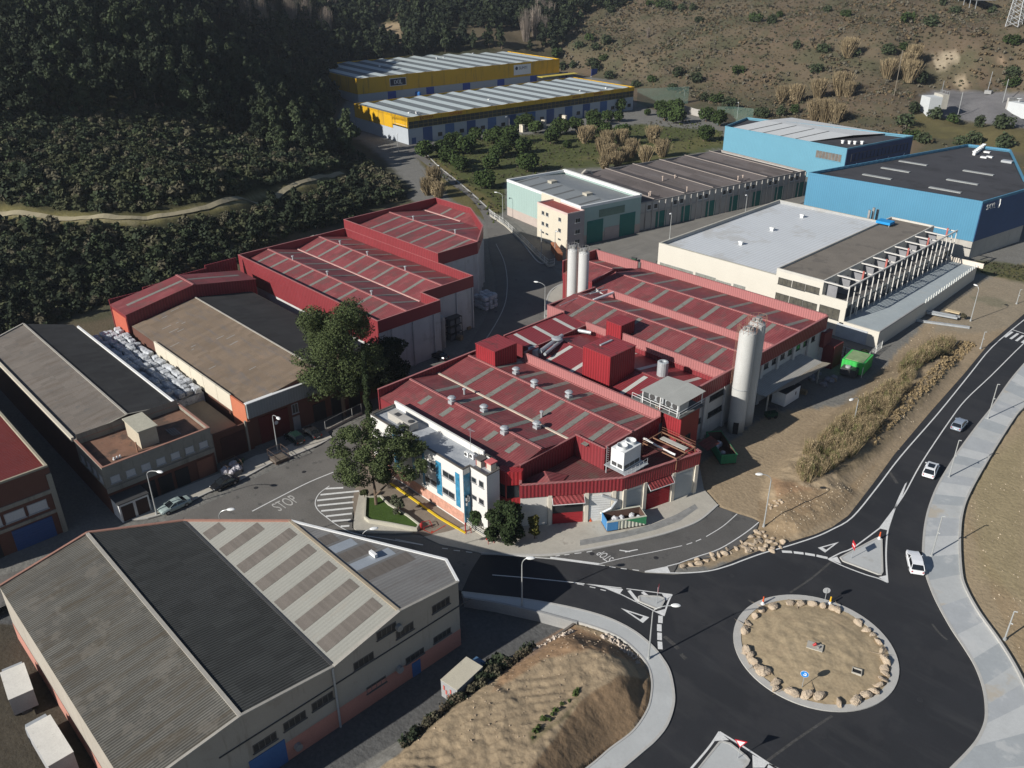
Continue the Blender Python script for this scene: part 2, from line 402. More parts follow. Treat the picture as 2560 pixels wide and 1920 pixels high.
DEPR=wp([(1540,1628),(1600,1650),(1622,1680),(1624,1735),(1600,1790),(1570,1740),(1575,1690)])
def H(X,Y,near=True):
    X=np.asarray(X,float); Y=np.asarray(Y,float)
    t=tps(X,Y); d=-sdist(X,Y,ESTATE)          # >0 outside
    k=sstep(d/26.0)
    t=np.where(d>0,np.maximum(t,0)*k,0)
    t=t+k*((vn(X,Y,24,1)-.5)*3+(vn(X,Y,9,2)-.5)*1.6+(vn(X,Y,3.2,3)-.5)*.5)*np.clip(t/6,0,1)
    if near:
        nz=(vn(X,Y,1.3,4)-.5)*.22+(vn(X,Y,.55,5)-.5)*.13
        s=sstep((sdist(X,Y,MOUND)+5.0)/5.5); t=t+s*(2.3+nz*1.0+(vn(X,Y,7,6)-.5)*.5)
        s=sstep((sdist(X,Y,BERM)+3.2)/3.6); t=t+s*(1.4+nz*1.5)
        s=sstep((sdist(X,Y,BERM2)+2.5)/3); t=t+s*(.9+nz)
        s=sstep((sdist(X,Y,COURT)+.3)/.6)*(1-sstep((sdist(X,Y,MOUND)+5.0)/2)); t=t-s*1.3
        s=sstep((sdist(X,Y,DEPR)+1)/3); t=t-s*.9
    return t
# polar grid from under the drone out past the horizon of the hills
RR=np.concatenate([np.linspace(8,42,24)[:-1],42*np.exp(np.linspace(0,math.log(130/42),420))[:-1],130*np.exp(np.linspace(0,math.log(1800/130),380))]); AA=np.linspace(-60,60,640)
Rg,Ag=np.meshgrid(RR,np.radians(AA),indexing='ij')
TX=Rg*(FWD[0]*np.cos(Ag)+RGT[0]*np.sin(Ag)); TY=Rg*(FWD[1]*np.cos(Ag)+RGT[1]*np.sin(Ag)); TZ=H(TX,TY)
PX,PY=proj(TX,TY,TZ)
Z3=lambda c:np.array(c)
col=np.empty(TX.shape+(3,)); 
n1=vn(TX,TY,14,11); n2=vn(TX,TY,4,12); n3=vn(TX,TY,1.1,13); n4=vn(TX,TY,38,14)
def mix(c,new,f): return c*(1-f[...,None])+np.array(new)*f[...,None]
SCR=(.115,.092,.06); SCR2=(.075,.073,.042); SCR3=(.125,.088,.06); DARKG=(.035,.036,.018); GRASS=(.075,.085,.028); DIRT=(.3,.23,.148); DIRT2=(.25,.15,.085); CONC=(.17,.165,.15); ASPH=(.1,.098,.094)
col[:]=SCR; col=mix(col,SCR2,sstep((n1-.45)*4)*.8); col=mix(col,SCR3,sstep((n4-.5)*4)*.5); col=mix(col,SCR2,sstep((n2-.6)*4)*.6)
def zone(poly,c,soft=8,amt=1.0,nz=6):
    """paint a ground cover where it lies (outline given on the photograph)"""
    global col
    d=sdist(PX,PY,poly)+(n3-.5)*nz+(n2-.5)*nz*1.2; col=mix(col,c,sstep(d/soft+.5)*amt)
# estate hard ground
dE=sdist(TX,TY,ESTATE); col=mix(col,CONC,sstep((dE+1)/2))
zone([(-400,-50),(620,-50),(900,30),(1150,60),(1400,120),(1420,160),(1250,130),(850,170),(810,300),(930,370),(1040,480),(860,560),(700,560),(250,740),(0,830),(-400,1000)],DARKG,20,.92)
zone([(930,60),(1000,55),(1010,110),(980,118),(930,90)],DIRT,6,.8)
zone([(1130,70),(1400,70),(1420,130),(1230,120),(1130,100)],SCR,10,.7)
zone([(-60,300),(200,330),(420,380),(500,480),(250,525),(-60,510)],(.075,.068,.035),40,.6)
zone([(-60,500),(120,530),(330,540),(600,490),(860,425),(865,440),(600,515),(330,565),(120,560),(-60,540)],(.13,.115,.05),10,1)
zone([(-60,520),(120,541),(330,549),(600,499),(850,431),(852,437),(600,508),(330,560),(120,552),(-60,531)],(.2,.175,.1),3,1,1)
# stone-pine meadow between the yellow sheds and the grey row
zone([(1045,395),(1150,345),(1450,320),(1650,290),(1800,300),(1815,370),(1620,410),(1390,425),(1262,450),(1262,530),(1230,560),(1130,500)],GRASS,10,.95)
zone([(1045,395),(1090,395),(1250,520),(1235,560),(1130,500)],(.14,.115,.05),8,.8)
zone([(1380,400),(1600,380),(1800,330),(1810,360),(1600,405)],(.13,.12,.05),8,.7)
zone([(1585,270),(1680,280),(1800,300),(1830,330),(1600,310),(1460,330),(1150,345),(1030,370),(1020,362),(1585,285)],CONC,6,1,2)
# pavement platform upper right
zone([(2300,238),(2340,225),(2560,232),(2800,240),(2800,340),(2560,320),(2420,305),(2340,290),(2318,280)],(.16,.155,.155),4,1,1)
zone([(2240,290),(2330,290),(2420,308),(2560,325),(2700,345),(2700,420),(2420,355),(2290,340)],(.12,.105,.045),8,.8)
# rocky outcrop
zone([(2330,140),(2385,130),(2400,150),(2350,180)],(.42,.35,.25),6,.6); zone([(2385,200),(2410,195),(2430,220),(2400,222)],(.4,.32,.22),5,.6); zone([(2480,140),(2510,150),(2515,165),(2490,160)],(.42,.3,.2),5,.6)
# sandy yard along the factory and round the road
zone([(2120,1010),(2320,800),(2480,690),(2600,640),(2800,640),(2700,860),(2560,850),(2400,960),(2240,1140),(2123,1295),(2037,1345),(1900,1380),(1770,1420),(1690,1420),(1830,1290),(1750,1260),(1660,1290),(1640,1240),(1760,1150),(1850,1090),(1930,1030)],DIRT,6,.95,8)
zone([(2230,900),(2330,840),(2360,880),(2260,950),(2150,1060),(2010,1130),(1990,1110)],(.2,.155,.1),14,.7)
zone([(1925,1190),(1990,1210),(2060,1230),(2010,1290),(1940,1260)],DIRT2,12,.7)
zone([(2240,1000),(2400,860),(2440,850),(2330,980),(2200,1130),(2100,1200),(2080,1180)],(.2,.155,.095),8,.8)
zone([(1895,1250),(1960,1235),(2110,1220),(2150,1190),(2190,1160),(2100,1290),(1900,1370)],(.26,.19,.115),8,.8)
zone([(2440,650),(2560,660),(2700,670),(2700,720),(2560,710),(2430,680)],(.08,.085,.03),5,.85); zone([(2425,740),(2480,742),(2530,760),(2500,770),(2440,755)],(.06,.08,.025),3,.9,3)
zone([(2400,640),(2440,600),(2700,560),(2700,660),(2440,650)],CONC,5,.6); zone([(2360,760),(2480,690),(2620,720),(2620,800),(2480,830),(2330,830)],(.25,.215,.16),10,.7)
# waste ground bottom right and mound bottom centre
zone([(2400,2000),(2380,1200),(2480,1130),(2560,1010),(2900,900),(2900,2100)],(.32,.25,.16),6,1)
zone([(2405,1290),(2440,1330),(2480,1480),(2540,1640),(2620,1760),(2600,1600),(2470,1400)],(.3,.22,.13),8,.6); zone([(2430,1180),(2560,1080),(2560,1500),(2450,1440)],(.26,.22,.12),40,.5)
zone([(1000,1880),(1120,1775),(1250,1690),(1340,1630),(1443,1556),(1510,1577),(1600,1637),(1632,1700),(1628,1740),(1582,1830),(1470,1925),(1400,2080),(700,2100)],(.3,.23,.148),5,1)
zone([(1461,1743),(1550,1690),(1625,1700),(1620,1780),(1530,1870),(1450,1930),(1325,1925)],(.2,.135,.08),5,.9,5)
zone([(1290,1620),(1420,1560),(1500,1590),(1590,1650),(1480,1625),(1360,1650),(1230,1730)],(.28,.16,.085),10,.6)
zone([(1330,1860),(1420,1790),(1450,1740),(1400,1800),(1320,1830)],(.09,.085,.04),8,.6)
zone([(1015,1870),(1130,1770),(1250,1680),(1340,1620),(1330,1610),(1230,1680),(1110,1770),(1000,1850)],(.06,.055,.035),6,.85)
zone([(-200,1440),(60,1440),(720,1290),(1100,1400),(1175,1480),(1440,1550),(1330,1615),(1200,1700),(1000,1850),(820,1960),(700,2100),(-200,2100)],(.1,.1,.098),3,1,2)
zone([(-200,1560),(60,1560),(300,1960),(200,2100),(-200,2100)],(.06,.05,.035),8,.9)
# tyre-track furrows on the mound (real relief)
uu=TX*.42+TY*.9; msk=sstep((sdist(TX,TY,MOUND)+1)/2.5); TZ+=msk*.075*np.sin((TX*.91-TY*.41+vn(TX,TY,5,21)*2.0)*2*np.pi/1.05)*(vn(TX,TY,6,22)>.35)
nv=TX.size; me=bpy.data.meshes.new("ground"); NR,NA=TX.shape
vv=np.stack([TX,TY,TZ],-1).reshape(-1,3); me.vertices.add(nv)
ii=np.arange(nv).reshape(NR,NA); quads=np.stack([ii[:-1,:-1],ii[1:,:-1],ii[1:,1:],ii[:-1,1:]],-1).reshape(-1,4)[:, ::-1]
me.loops.add(quads.size); me.polygons.add(len(quads)); 
me.polygons.foreach_set("loop_start",np.arange(0,quads.size,4)); me.loops.foreach_set("vertex_index",quads.ravel().astype(np.int32)); 
# keep the sheet below everything that is paved
SHEETS=[]   # filled in by the road code, see lower()
def haze():
    xs=[-1500,900]; mb=MB().box(-2300,2300,-400,2300,-6,130); o=mb.build("haze",None); o.data.materials.clear(); mt=bpy.data.materials.new("haze"); mt.use_nodes=True; t=mt.node_tree; t.nodes.clear(); a=t.nodes.new("ShaderNodeOutputMaterial"); v=t.nodes.new("ShaderNodeVolumePrincipled"); v.inputs["Density"].default_value=.00008; v.inputs["Color"].default_value=(.8,.88,1,1); v.inputs["Anisotropy"].default_value=.2; t.links.new(v.outputs[0],a.inputs["Volume"]); o.data.materials.append(mt); tag(o,"thin pale haze over the far hills","haze",kind="stuff")
def finish_ground():
    z=TZ.copy()
    for poly,dz in SHEETS:
        bx=[min(p[0] for p in poly)-1,max(p[0] for p in poly)+1,min(p[1] for p in poly)-1,max(p[1] for p in poly)+1]
        m_=(TX>bx[0])&(TX<bx[1])&(TY>bx[2])&(TY<bx[3]); d=np.full(TX.shape,-9.0); d[m_]=sdist(TX[m_],TY[m_],poly)
        z=np.where(d>-.25,np.minimum(z,dz),z)
    vv[:,2]=z.ravel(); me.vertices.foreach_set("co",vv.astype(np.float32).ravel()); me.update(); me.validate()
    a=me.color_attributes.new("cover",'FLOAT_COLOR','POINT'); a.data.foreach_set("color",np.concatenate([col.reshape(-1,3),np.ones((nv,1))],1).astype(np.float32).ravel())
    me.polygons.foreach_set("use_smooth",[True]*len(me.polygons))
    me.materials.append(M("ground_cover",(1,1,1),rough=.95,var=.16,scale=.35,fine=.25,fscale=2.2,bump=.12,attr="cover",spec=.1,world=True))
    o=bpy.data.objects.new("ground",me); C.objects.link(o); o["kind"]="structure"; o["label"]="ground of the industrial estate with scrub hills, sandy yards and waste plots"; o["category"]="ground"
    return o
def G(px,py):
    """pixel -> point on the terrain"""
    d=ray(px,py); ts=np.linspace(60,1500,1500); X=d[0]*ts; Y=d[1]*ts; Z=CH+d[2]*ts; h=H(X,Y); k=np.argmax(Z<h)
    t0,t1=ts[max(k-1,0)],ts[k]; e0=(CH+d[2]*t0)-h[max(k-1,0)]; e1=(CH+d[2]*t1)-h[k]; t=t0+(t1-t0)*e0/(e0-e1+1e-9)
    return (d[0]*t,d[1]*t,CH+d[2]*t)
def HZ(x,y): return float(H(np.array([x]),np.array([y]))[0])
# ------------------------------------------------------------ roads and paving
NEWA=[(2640,715),(2560,785),(2470,862),(2410,935),(2330,1025),(2236,1136),(2180,1213),(2121,1289),(2080,1318),(2035,1337),(1964,1358),(1900,1376),(1841,1399),(1790,1420),(1746,1432),(1683,1437),(1610,1433),(1556,1421),(1480,1410),(1376,1399),(1240,1388),(1203,1387),(1176,1430),(1154,1480),(1240,1491),(1310,1499),(1389,1512),(1461,1528),(1525,1548),(1582,1577),(1626,1612),(1655,1647),(1674,1682),(1684,1737),(1680,1776),(1664,1817),(1636,1852),(1604,1880),(1550,1925),(1440,2010),(1300,2120),(1700,2500),(2100,2200),(2340,1960),(2379,1922),(2420,1880),(2445,1848),(2463,1806),(2465,1765),(2458,1718),(2439,1667),(2411,1620),(2379,1572),(2344,1509),(2325,1465),(2314,1430),(2308,1390),(2309,1351),(2313,1313),(2322,1272),(2341,1222),(2366,1177),(2398,1127),(2445,1063),(2480,1019),(2525,953),(2570,895),(2660,790)]
NEWAW=wp(NEWA); ASPH_N=M("new_asphalt",(.022,.023,.026),rough=.8,var=.25,scale=.12,fine=.2,fscale=9,bump=.01,streak=(.06,.4,.3,(.055,.055,.055),.4,.53),dirt=(.09,(.035,.035,.037),.5,.5),world=True,spec=.35)
s=MB().sheet(NEWAW,.03); struct("road",s,ASPH_N,"freshly laid black asphalt road and roundabout carriageway"); SHEETS.append((NEWAW,-.12))
ASPH_O=M("old_asphalt",(.1,.096,.09),rough=.9,var=.3,scale=.15,fine=.2,fscale=5,bump=.02,dirt=(.35,(.05,.05,.05),.5,.58),streak=(.3,.05,.3,(.125,.12,.11),.5,.55),world=True)
ASPH_L=M("street_asphalt",(.135,.127,.115),rough=.9,var=.25,scale=.2,fine=.2,fscale=5,bump=.02,dirt=(.5,(.06,.058,.055),.6,.6),streak=(.05,.3,.3,(.15,.145,.13),.5,.55),world=True)
# street bottom left -> junction by the white offices
ST=[(-220,1500),(0,1440),(240,1370),(420,1300),(560,1240),(650,1190),(780,1130),(840,1088),(905,1060),(945,1120),(885,1240),(880,1320),(905,1335),(1060,1345),(1100,1360),(1180,1376),(1203,1387),(1176,1430),(1154,1478),(1000,1425),(720,1340),(400,1340),(0,1520),(-220,1620)]
STW=wp(ST); struct("street",MB().sheet(STW,.022),ASPH_L,"old grey street with the painted STOP"); SHEETS.append((STW,-.12))
# service lane in front of the factory gates
LN=smooth([(1376,1392),(1430,1384),(1493,1373),(1556,1360),(1620,1347),(1683,1330),(1746,1305),(1792,1266)],6)+smooth([(1842,1284),(1895,1306),(1870,1345),(1800,1388),(1740,1400),(1697,1404)],6)+[(1690,1420),(1683,1433),(1610,1431),(1556,1419),(1480,1408)]
LNW=wp(LN); struct("service_lane",MB().sheet(LNW,.026),ASPH_O,"worn dark service lane with the second STOP marking"); SHEETS.append((LNW,-.12))
# middle street between the red sheds, up to the yellow sheds, and the lane to the grey row
MS=smooth([(1100,960),(1180,850),(1230,760),(1240,700),(1225,640),(1215,560),(1180,500),(1120,455),(1050,400),(1010,370),(985,350)],6)+smooth([(1035,352),(1075,400),(1150,460),(1230,530),(1290,590),(1330,640),(1380,668)],6)+[(1400,690),(1440,700),(1450,750),(1420,800),(1300,850),(1200,930)]
MSW=wp(MS); struct("middle_street",MB().sheet(MSW,.024),ASPH_L,"grey street curving uphill between the two red factories"); SHEETS.append((MSW,-.12))
L2=[(1380,668),(1400,640),(1600,585),(1800,535),(1960,480),(2020,500),(1900,560),(1700,610),(1650,640),(1600,720),(1500,690)]
L2W=wp(L2); struct("access_lane",MB().sheet(L2W,.032),M("lane_concrete",(.19,.18,.16),var=.2,scale=.2,streak=(.3,.03,.3,(.11,.105,.095),.6,.5),world=True),"dusty concrete lane in front of the grey row of units"); SHEETS.append((L2W,-.12))
# ---- pavements
CONCM=M("pale_concrete",(.42,.43,.42),var=.12,scale=.25,fine=.06,fscale=3,bump=.01,dirt=(.22,(.3,.28,.24),.5,.6),world=True)
CONC2=M("paving_concrete",(.4,.375,.32),var=.15,scale=.4,fine=.1,fscale=3,bump=.01,dirt=(.4,(.2,.18,.15),.5,.62),world=True)
KERB=M("kerb_stone",(.42,.41,.38),var=.1,scale=1,world=True)
RO=smooth([(2660,800),(2570,900),(2525,953),(2480,1019),(2445,1063),(2398,1127),(2366,1177),(2341,1222),(2322,1272),(2313,1313),(2309,1351),(2308,1390),(2314,1430),(2325,1465),(2344,1509),(2379,1572),(2411,1620),(2439,1667),(2458,1718),(2465,1765),(2463,1806),(2445,1848),(2420,1880),(2379,1922),(2300,2000)],4)
RI=smooth([(2760,850),(2640,940),(2560,1019),(2534,1048),(2474,1143),(2423,1234),(2404,1288),(2398,1351),(2401,1427),(2411,1471),(2445,1534),(2493,1601),(2531,1661),(2562,1722),(2590,1790),(2640,1880),(2660,2000)],5)
ROW=wp(RO); RIW=wp(RI)
p=ROW+RIW[::-1]; SHEETS.append((p,-.15))
def resamp(P,n):
    P=np.array([t[:2] for t in P]); d=np.concatenate([[0],np.cumsum(np.hypot(*np.diff(P,axis=0).T))]); s_=np.linspace(0,d[-1],n); return np.stack([np.interp(s_,d,P[:,0]),np.interp(s_,d,P[:,1])],1)
a_,b_=resamp(ROW,150),resamp(RIW,150); pv=MB().prism(p,-.1,.14); sm=[(.37,.385,.39),(.46,.47,.46),(.34,.36,.365),(.42,.43,.42)]
k0=0; i=0; random.seed(3)
while k0<149:
    k1=min(149,k0+random.choice((3,4,4,5))); pv.m=1+i%4; n_=k1-k0+1; vs=[(*t,.152) for t in a_[k0:k1+1]]+[(*t,.152) for t in b_[k0:k1+1]]; pv.add(vs,[(j,j+n_,j+1+n_,j+1) for j in range(n_-1)]); k0=k1; i+=1
struct("pavement",pv,[CONCM]+[M("slab_tone_%d"%j,c_,var=.1,scale=.5,fine=.06,fscale=3,dirt=(.25,(.5,.5,.48),.5,.56) if j<3 else (.12,(.42,.35,.25),.6,.55),world=True) for j,c_ in enumerate(sm)],"wide new concrete pavement along the outer side of the road")
k=MB(); k.curb(ROW,.3,-.05,.17); k.curb(RIW,.28,-.05,.42); struct("kerb",k,KERB,"kerbs along both edges of the wide pavement")
LO=smooth([(1154,1482),(1240,1492),(1310,1500),(1389,1513),(1461,1529),(1525,1549),(1582,1578),(1626,1613),(1655,1648),(1674,1683),(1684,1738),(1680,1777),(1664,1818),(1636,1853),(1604,1881),(1550,1926),(1440,2012)],5)
LI=smooth([(1160,1494),(1240,1507),(1345,1530),(1443,1556),(1509,1577),(1556,1600),(1598,1637),(1620,1668),(1629,1700),(1628,1738),(1617,1779),(1582,1830),(1525,1874),(1468,1922),(1330,2020)],5)
LOW=wp(LO); LIW=wp(LI); p=LOW+LIW[::-1]; struct("pavement",MB().prism(p,-1.4,.15),CONCM,"pale concrete pavement curving round the earth mound"); SHEETS.append((p,-.15))
k=MB(); k.curb(LOW,.3,-.05,.17); k.curb(LIW[10:],.2,-.3,.2); struct("kerb",k,KERB,"kerb of the pavement round the earth mound")
# forecourt of the factory gates
FC=smooth([(1203,1384),(1300,1388),(1376,1388),(1430,1381),(1493,1370),(1556,1358),(1620,1345),(1683,1328),(1746,1303),(1794,1263)],5)
FCW=wp(FC); p=FCW+wp([(1760,1225),(1745,1150),(1600,1180),(1500,1230),(1300,1260),(1220,1300),(1120,1330),(1060,1343),(1100,1362),(1160,1374)])
struct("forecourt",MB().prism(p,-.1,.12),CONC2,"pale concrete forecourt before the red factory gates"); SHEETS.append((p,-.15))
struct("kerb",MB().curb(FCW,.3,-.05,.15),KERB,"kerb of the factory forecourt")
p=wp([(1450,1366),(1560,1346),(1640,1326),(1700,1304),(1745,1272),(1737,1262),(1690,1288),(1630,1313),(1550,1333),(1450,1352)]); struct("tiled_footway",MB().sheet(p,.126),M("grey_tiles",(.22,.22,.21),cell=(.6,.6,.12),world=True),"strip of grey tiles in the forecourt")
# car park in front of the white offices and left kerbs
p=wp([(905,1060),(945,1020),(1010,1150),(1090,1230),(1180,1320),(1230,1370),(1160,1374),(1100,1358),(1050,1335),(890,1325),(880,1250),(900,1180)])
struct("car_park",MB().sheet(p,.04),M("brown_paving",(.2,.165,.13),var=.2,scale=.5,dirt=(.6,(.12,.1,.08),.5,.6),world=True),"brown paved strip in front of the white offices"); SHEETS.append((p,-.1))
PI_=smooth([(899,1232),(893,1260),(884,1310),(890,1326),(920,1333),(985,1335),(1030,1333)],4)
p=wp(PI_+[(1045,1322),(1040,1306),(930,1300),(912,1296),(916,1250),(918,1232)]); struct("corner_pavement",MB().prism(p,-.1,.14),CONC2,"worn pavement round the lawn corner"); SHEETS.append((p,-.15))
LK=wp(smooth([(330,1300),(400,1288),(520,1232),(600,1200),(675,1160),(700,1152),(780,1120),(830,1095)],3)); p=LK+wp([(815,1075),(760,1095),(700,1125),(640,1140),(560,1180),(380,1250),(320,1270)])
struct("corner_pavement",MB().prism(p,-.1,.13),CONC2,"broken pavement in front of the dark brick workshops"); SHEETS.append((p,-.15)); struct("kerb",MB().curb(LK,.25,-.05,.15),KERB,"kerb in front of the dark brick workshops")
# kerb and strip of the middle street
k=MB(); k.curb(wp(smooth([(1370,655),(1345,655),(1300,600),(1240,540),(1170,475),(1090,410),(1045,360)],5)),.35,-.05,.14); k.curb(wp(smooth([(1130,950),(1200,870),(1255,780),(1268,720),(1262,660),(1240,610)],5)),.2,-.05,.1); k.curb(wp(smooth([(1375,925),(1368,840),(1362,800),(1370,740),(1395,715),(1430,705)],5)),.35,-.05,.15)
struct("kerb",k,KERB,"kerbs of the middle street")
p=wp([(1362,910),(1362,800),(1372,735),(1400,712),(1440,705),(1450,740),(1440,800),(1400,860),(1375,930)]); struct("footway",MB().prism(p,-.1,.12),CONC2,"dusty footway beside the factory silos"); SHEETS.append((p,-.15))
# ---- roundabout island
RC=(35.366,74.338); rc=(RC[0]*math.cos(YAW)+RC[1]*math.sin(YAW), -RC[0]*math.sin(YAW)+RC[1]*math.cos(YAW)); rr=9.28
cir=[(rc[0]+rr*math.cos(a),rc[1]+rr*math.sin(a)) for a in np.linspace(0,2*math.pi,72,endpoint=False)]
cir2=[(rc[0]+(rr-.45)*math.cos(a),rc[1]+(rr-.45)*math.sin(a)) for a in np.linspace(0,2*math.pi,72,endpoint=False)]
k=MB().curb(cir2,.9,-.05,.16,closed=True); struct("roundabout_kerb",k,KERB,"pale concrete kerb ring of the roundabout island")
d_=MB(); NN=44; vs=[];fs=[]
for i in range(NN+1):
    for j in range(72):
        r=(rr-.85)*i/NN; a=2*math.pi*j/72; x=rc[0]+r*math.cos(a); y=rc[1]+r*math.sin(a)
        z=.1+.45*(1-(r/(rr-.8))**2)+float((vn(np.array([x]),np.array([y]),.9,31)[0]-.5)*.16+(vn(np.array([x]),np.array([y]),.35,32)[0]-.5)*.07)
        vs.append((x,y,z))
for i in range(NN):
    for j in range(72): fs.append((i*72+j,i*72+(j+1)%72,(i+1)*72+(j+1)%72,(i+1)*72+j)[::-1])
d_.add(vs,fs); SAND=M("sandy_earth",(.35,.275,.175),rough=.95,var=.22,scale=.5,fine=.25,fscale=3,bump=.05,dirt=(.35,(.4,.3,.19),.5,.58),world=True,spec=.1)
o=d_.build("island_earth",SAND,smoothf=True); o["kind"]="structure"; tag(o,"sandy earth disc filling the roundabout island","island earth"); SHEETS.append((cir,-.12))
PTH=smooth([G(a,c)[:2] for a,c in ((-60,524),(40,534),(120,543),(220,551),(330,549),(430,540),(520,524),(600,503),(680,483),(760,462),(820,445),(856,434))],8)
for _ in range(40): PTH=[PTH[0]]+[tuple((PTH[i-1][j]+PTH[i][j]*2+PTH[i+1][j])/4 for j in (0,1)) for i in range(1,len(PTH)-1)]+[PTH[-1]]
pm=MB(); pm.ribbon(PTH,1.7,lambda p:HZ(p.x,p.y)+.35); o=struct("path",pm,M("track_dust",(.27,.235,.155),rough=.95,var=.15,scale=.5,fine=.2,world=True),"pale dirt track curving along the left hillside")
# ---- painted markings
PAINT=M("road_paint",(.62,.62,.6),rough=.7,var=.15,scale=2,fine=.2,fscale=9,world=True); PAINTW=M("worn_paint",(.42,.41,.38),rough=.8,var=.3,scale=2,fine=.3,fscale=8,world=True)
mk=MB(); zz=.036
def line(pts,w=.16,n=4,z=None): mk.ribbon(wp(smooth(pts,n)) if len(pts)>2 else wp(pts),w,z or zz)
def fill(pts,z=None): mk.sheet(wp(pts),z or zz+.003)
line([(2600,772),(2560,800),(2480,868),(2421,940),(2344,1035),(2251,1142),(2190,1222),(2130,1294),(2080,1324),(2035,1344),(1964,1367),(1905,1384),(1860,1400),(1820,1415),(1770,1428),(1700,1433),(1612,1430)],.2)
line([(1376,1397),(1240,1386.5),(1203,1385.5)],.15,3,.04)
cen=crp(1860,940,[(1070,1205),(1250,960),(1400,690),(1620,360),(1750,190),(1950,0)])+[(2560,858),(2640,790)]
line(cen,.18)
Ltri=crp(1860,940,[(665,1449),(760,1400),(850,1365),(950,1295),(1070,1205)]); Rtri=crp(1860,940,[(1280,850),(1210,1000),(1150,1170),(1130,1260),(1122,1400),(1126,1530),(1135,1633)]); Btri=crp(1860,940,[(665,1449),(800,1510),(960,1570),(1060,1600),(1135,1633)])
line(Ltri,.2);line(Rtri,.2);line(Btri,.2)
fill(crp(1860,940,[(1065,1205),(1135,1220),(1160,1130),(1212,990),(1290,830),(1250,950),(1180,1060)])); fill(crp(1860,940,[(665,1449),(735,1428),(768,1485)])); fill(crp(1860,940,[(1135,1633),(1128,1575),(1062,1590)]))
# give-way triangle and blocks
def tri_mark(P,inner): 
    a=[Vector(v) for v in wp(P)]; c=sum(a,Vector((0,0)))/3; b=[c+(v-c)*inner for v in a]
    for i in range(3): mk.sheet([a[i],a[(i+1)%3],b[(i+1)%3],b[i]],zz)
def gw(P,w1=.32,w2=.75):
    """give-way triangle outline: P = apex, base1, base2"""
    A,B,Cc=[Vector(v) for v in wp(P)]
    def inset(P0,P1,P2): pass
    cen_=(A+B+Cc)/3; a2=cen_+(A-cen_)*.55; b2=cen_+(B-cen_)*.5; c2=cen_+(Cc-cen_)*.5
    for u,v,u2,v2 in ((A,B,a2,b2),(B,Cc,b2,c2),(Cc,A,c2,a2)): mk.sheet([u,v,v2,u2],zz)
gw(crp(1860,940,[(750,1312),(583,1358),(640,1396)])); gw(crp(1240,1395,[(985,397),(1210,470),(1160,515)]))
def blocks(pairs,w):
    for a,b in pairs: mk.ribbon(wp([a,b]),w,zz)
blocks([crp(1860,940,[(300,1388),(378,1392)]),crp(1860,940,[(393,1395),(470,1403)]),crp(1860,940,[(482,1405),(560,1418)]),crp(1860,940,[(572,1420),(660,1440)])],.5)
blocks([crp(1240,1395,[(1300,458),(1298,515)]),crp(1240,1395,[(1290,525),(1290,580)]),crp(1240,1395,[(1292,592),(1292,650)]),crp(1240,1395,[(1294,662),(1298,722)])],.55)
# left splitter
line(crp(1240,1395,[(-30,135),(250,158),(520,185),(700,205),(1000,240),(1250,272),(1390,290)]),.15); line(crp(1240,1395,[(1390,290),(1360,350),(1325,458)]),.2); line(crp(1240,1395,[(1325,458),(1260,425),(1100,345),(980,285),(860,235),(700,205)]),.15)
fill(crp(1240,1395,[(720,208),(1005,248),(975,288),(860,240)])); fill(crp(1240,1395,[(1390,290),(1308,281),(1345,340)])); fill(crp(1240,1395,[(1325,458),(1262,424),(1335,405)]))
mk.ribbon(wp(crp(1240,1395,[(1050,258),(1125,350)])),.45,zz); mk.ribbon(wp(crp(1240,1395,[(1155,270),(1200,305)])),.45,zz)
# lane beside it: dashes
for a,b in (((640,205),(695,215)),((740,228),(785,238)),((825,250),(868,260))): mk.ribbon(wp(crp(1240,1395,[a,b])),.15,zz)
# bottom splitter
line(crp(1240,1395,[(1765,1375),(1680,1500),(1540,1665)]),.22); line(crp(1240,1395,[(1765,1375),(1950,1490),(2150,1622),(2260,1690)]),.22)
fill(crp(1240,1395,[(1765,1375),(1728,1448),(1840,1440)])); fill(crp(1240,1395,[(2150,1622),(2025,1555),(2028,1659),(2120,1659)])); mk.ribbon(wp(crp(1860,1395,[(190,1640),(290,1690)])),.6,zz)
# service lane: edge, centre and dashes, STOP bar
line([(1690,1411),(1740,1393),(1800,1372),(1860,1335),(1897,1306)],.15,4,.04); line(crp(1240,940,[(800,1490),(1000,1440),(1250,1390),(1470,1342)]),.12,4,.04); line(crp(1240,940,[(1660,1270),(1790,1190),(1905,1090)]),.12,4,.04)
for a,b in (((1505,1333),(1550,1318)),((1578,1308),(1620,1290)),((810,1493),(860,1500)),((895,1507),(945,1515)),((985,1521),(1033,1527)),((1078,1532),(1130,1538)),((470,1425),(505,1419)),((540,1415),(580,1411)),((620,1405),(675,1398)),((715,1393),(760,1384))): mk.ribbon(wp(crp(1240,940,[a,b])),.14,.042)
mk.ribbon(wp(crp(1240,940,[(428,1437),(815,1489)])),.45,.042); fill(crp(1240,1395,[(1170,105),(1352,67),(1378,118)]),.043); line(crp(1240,1395,[(1352,67),(1450,42)]),.15,3,.043)
line(crp(1240,940,[(1120,1372),(1020,1392)]),.2,3,.042); line(crp(1240,940,[(975,1378),(1060,1390)]),.2,3,.046)
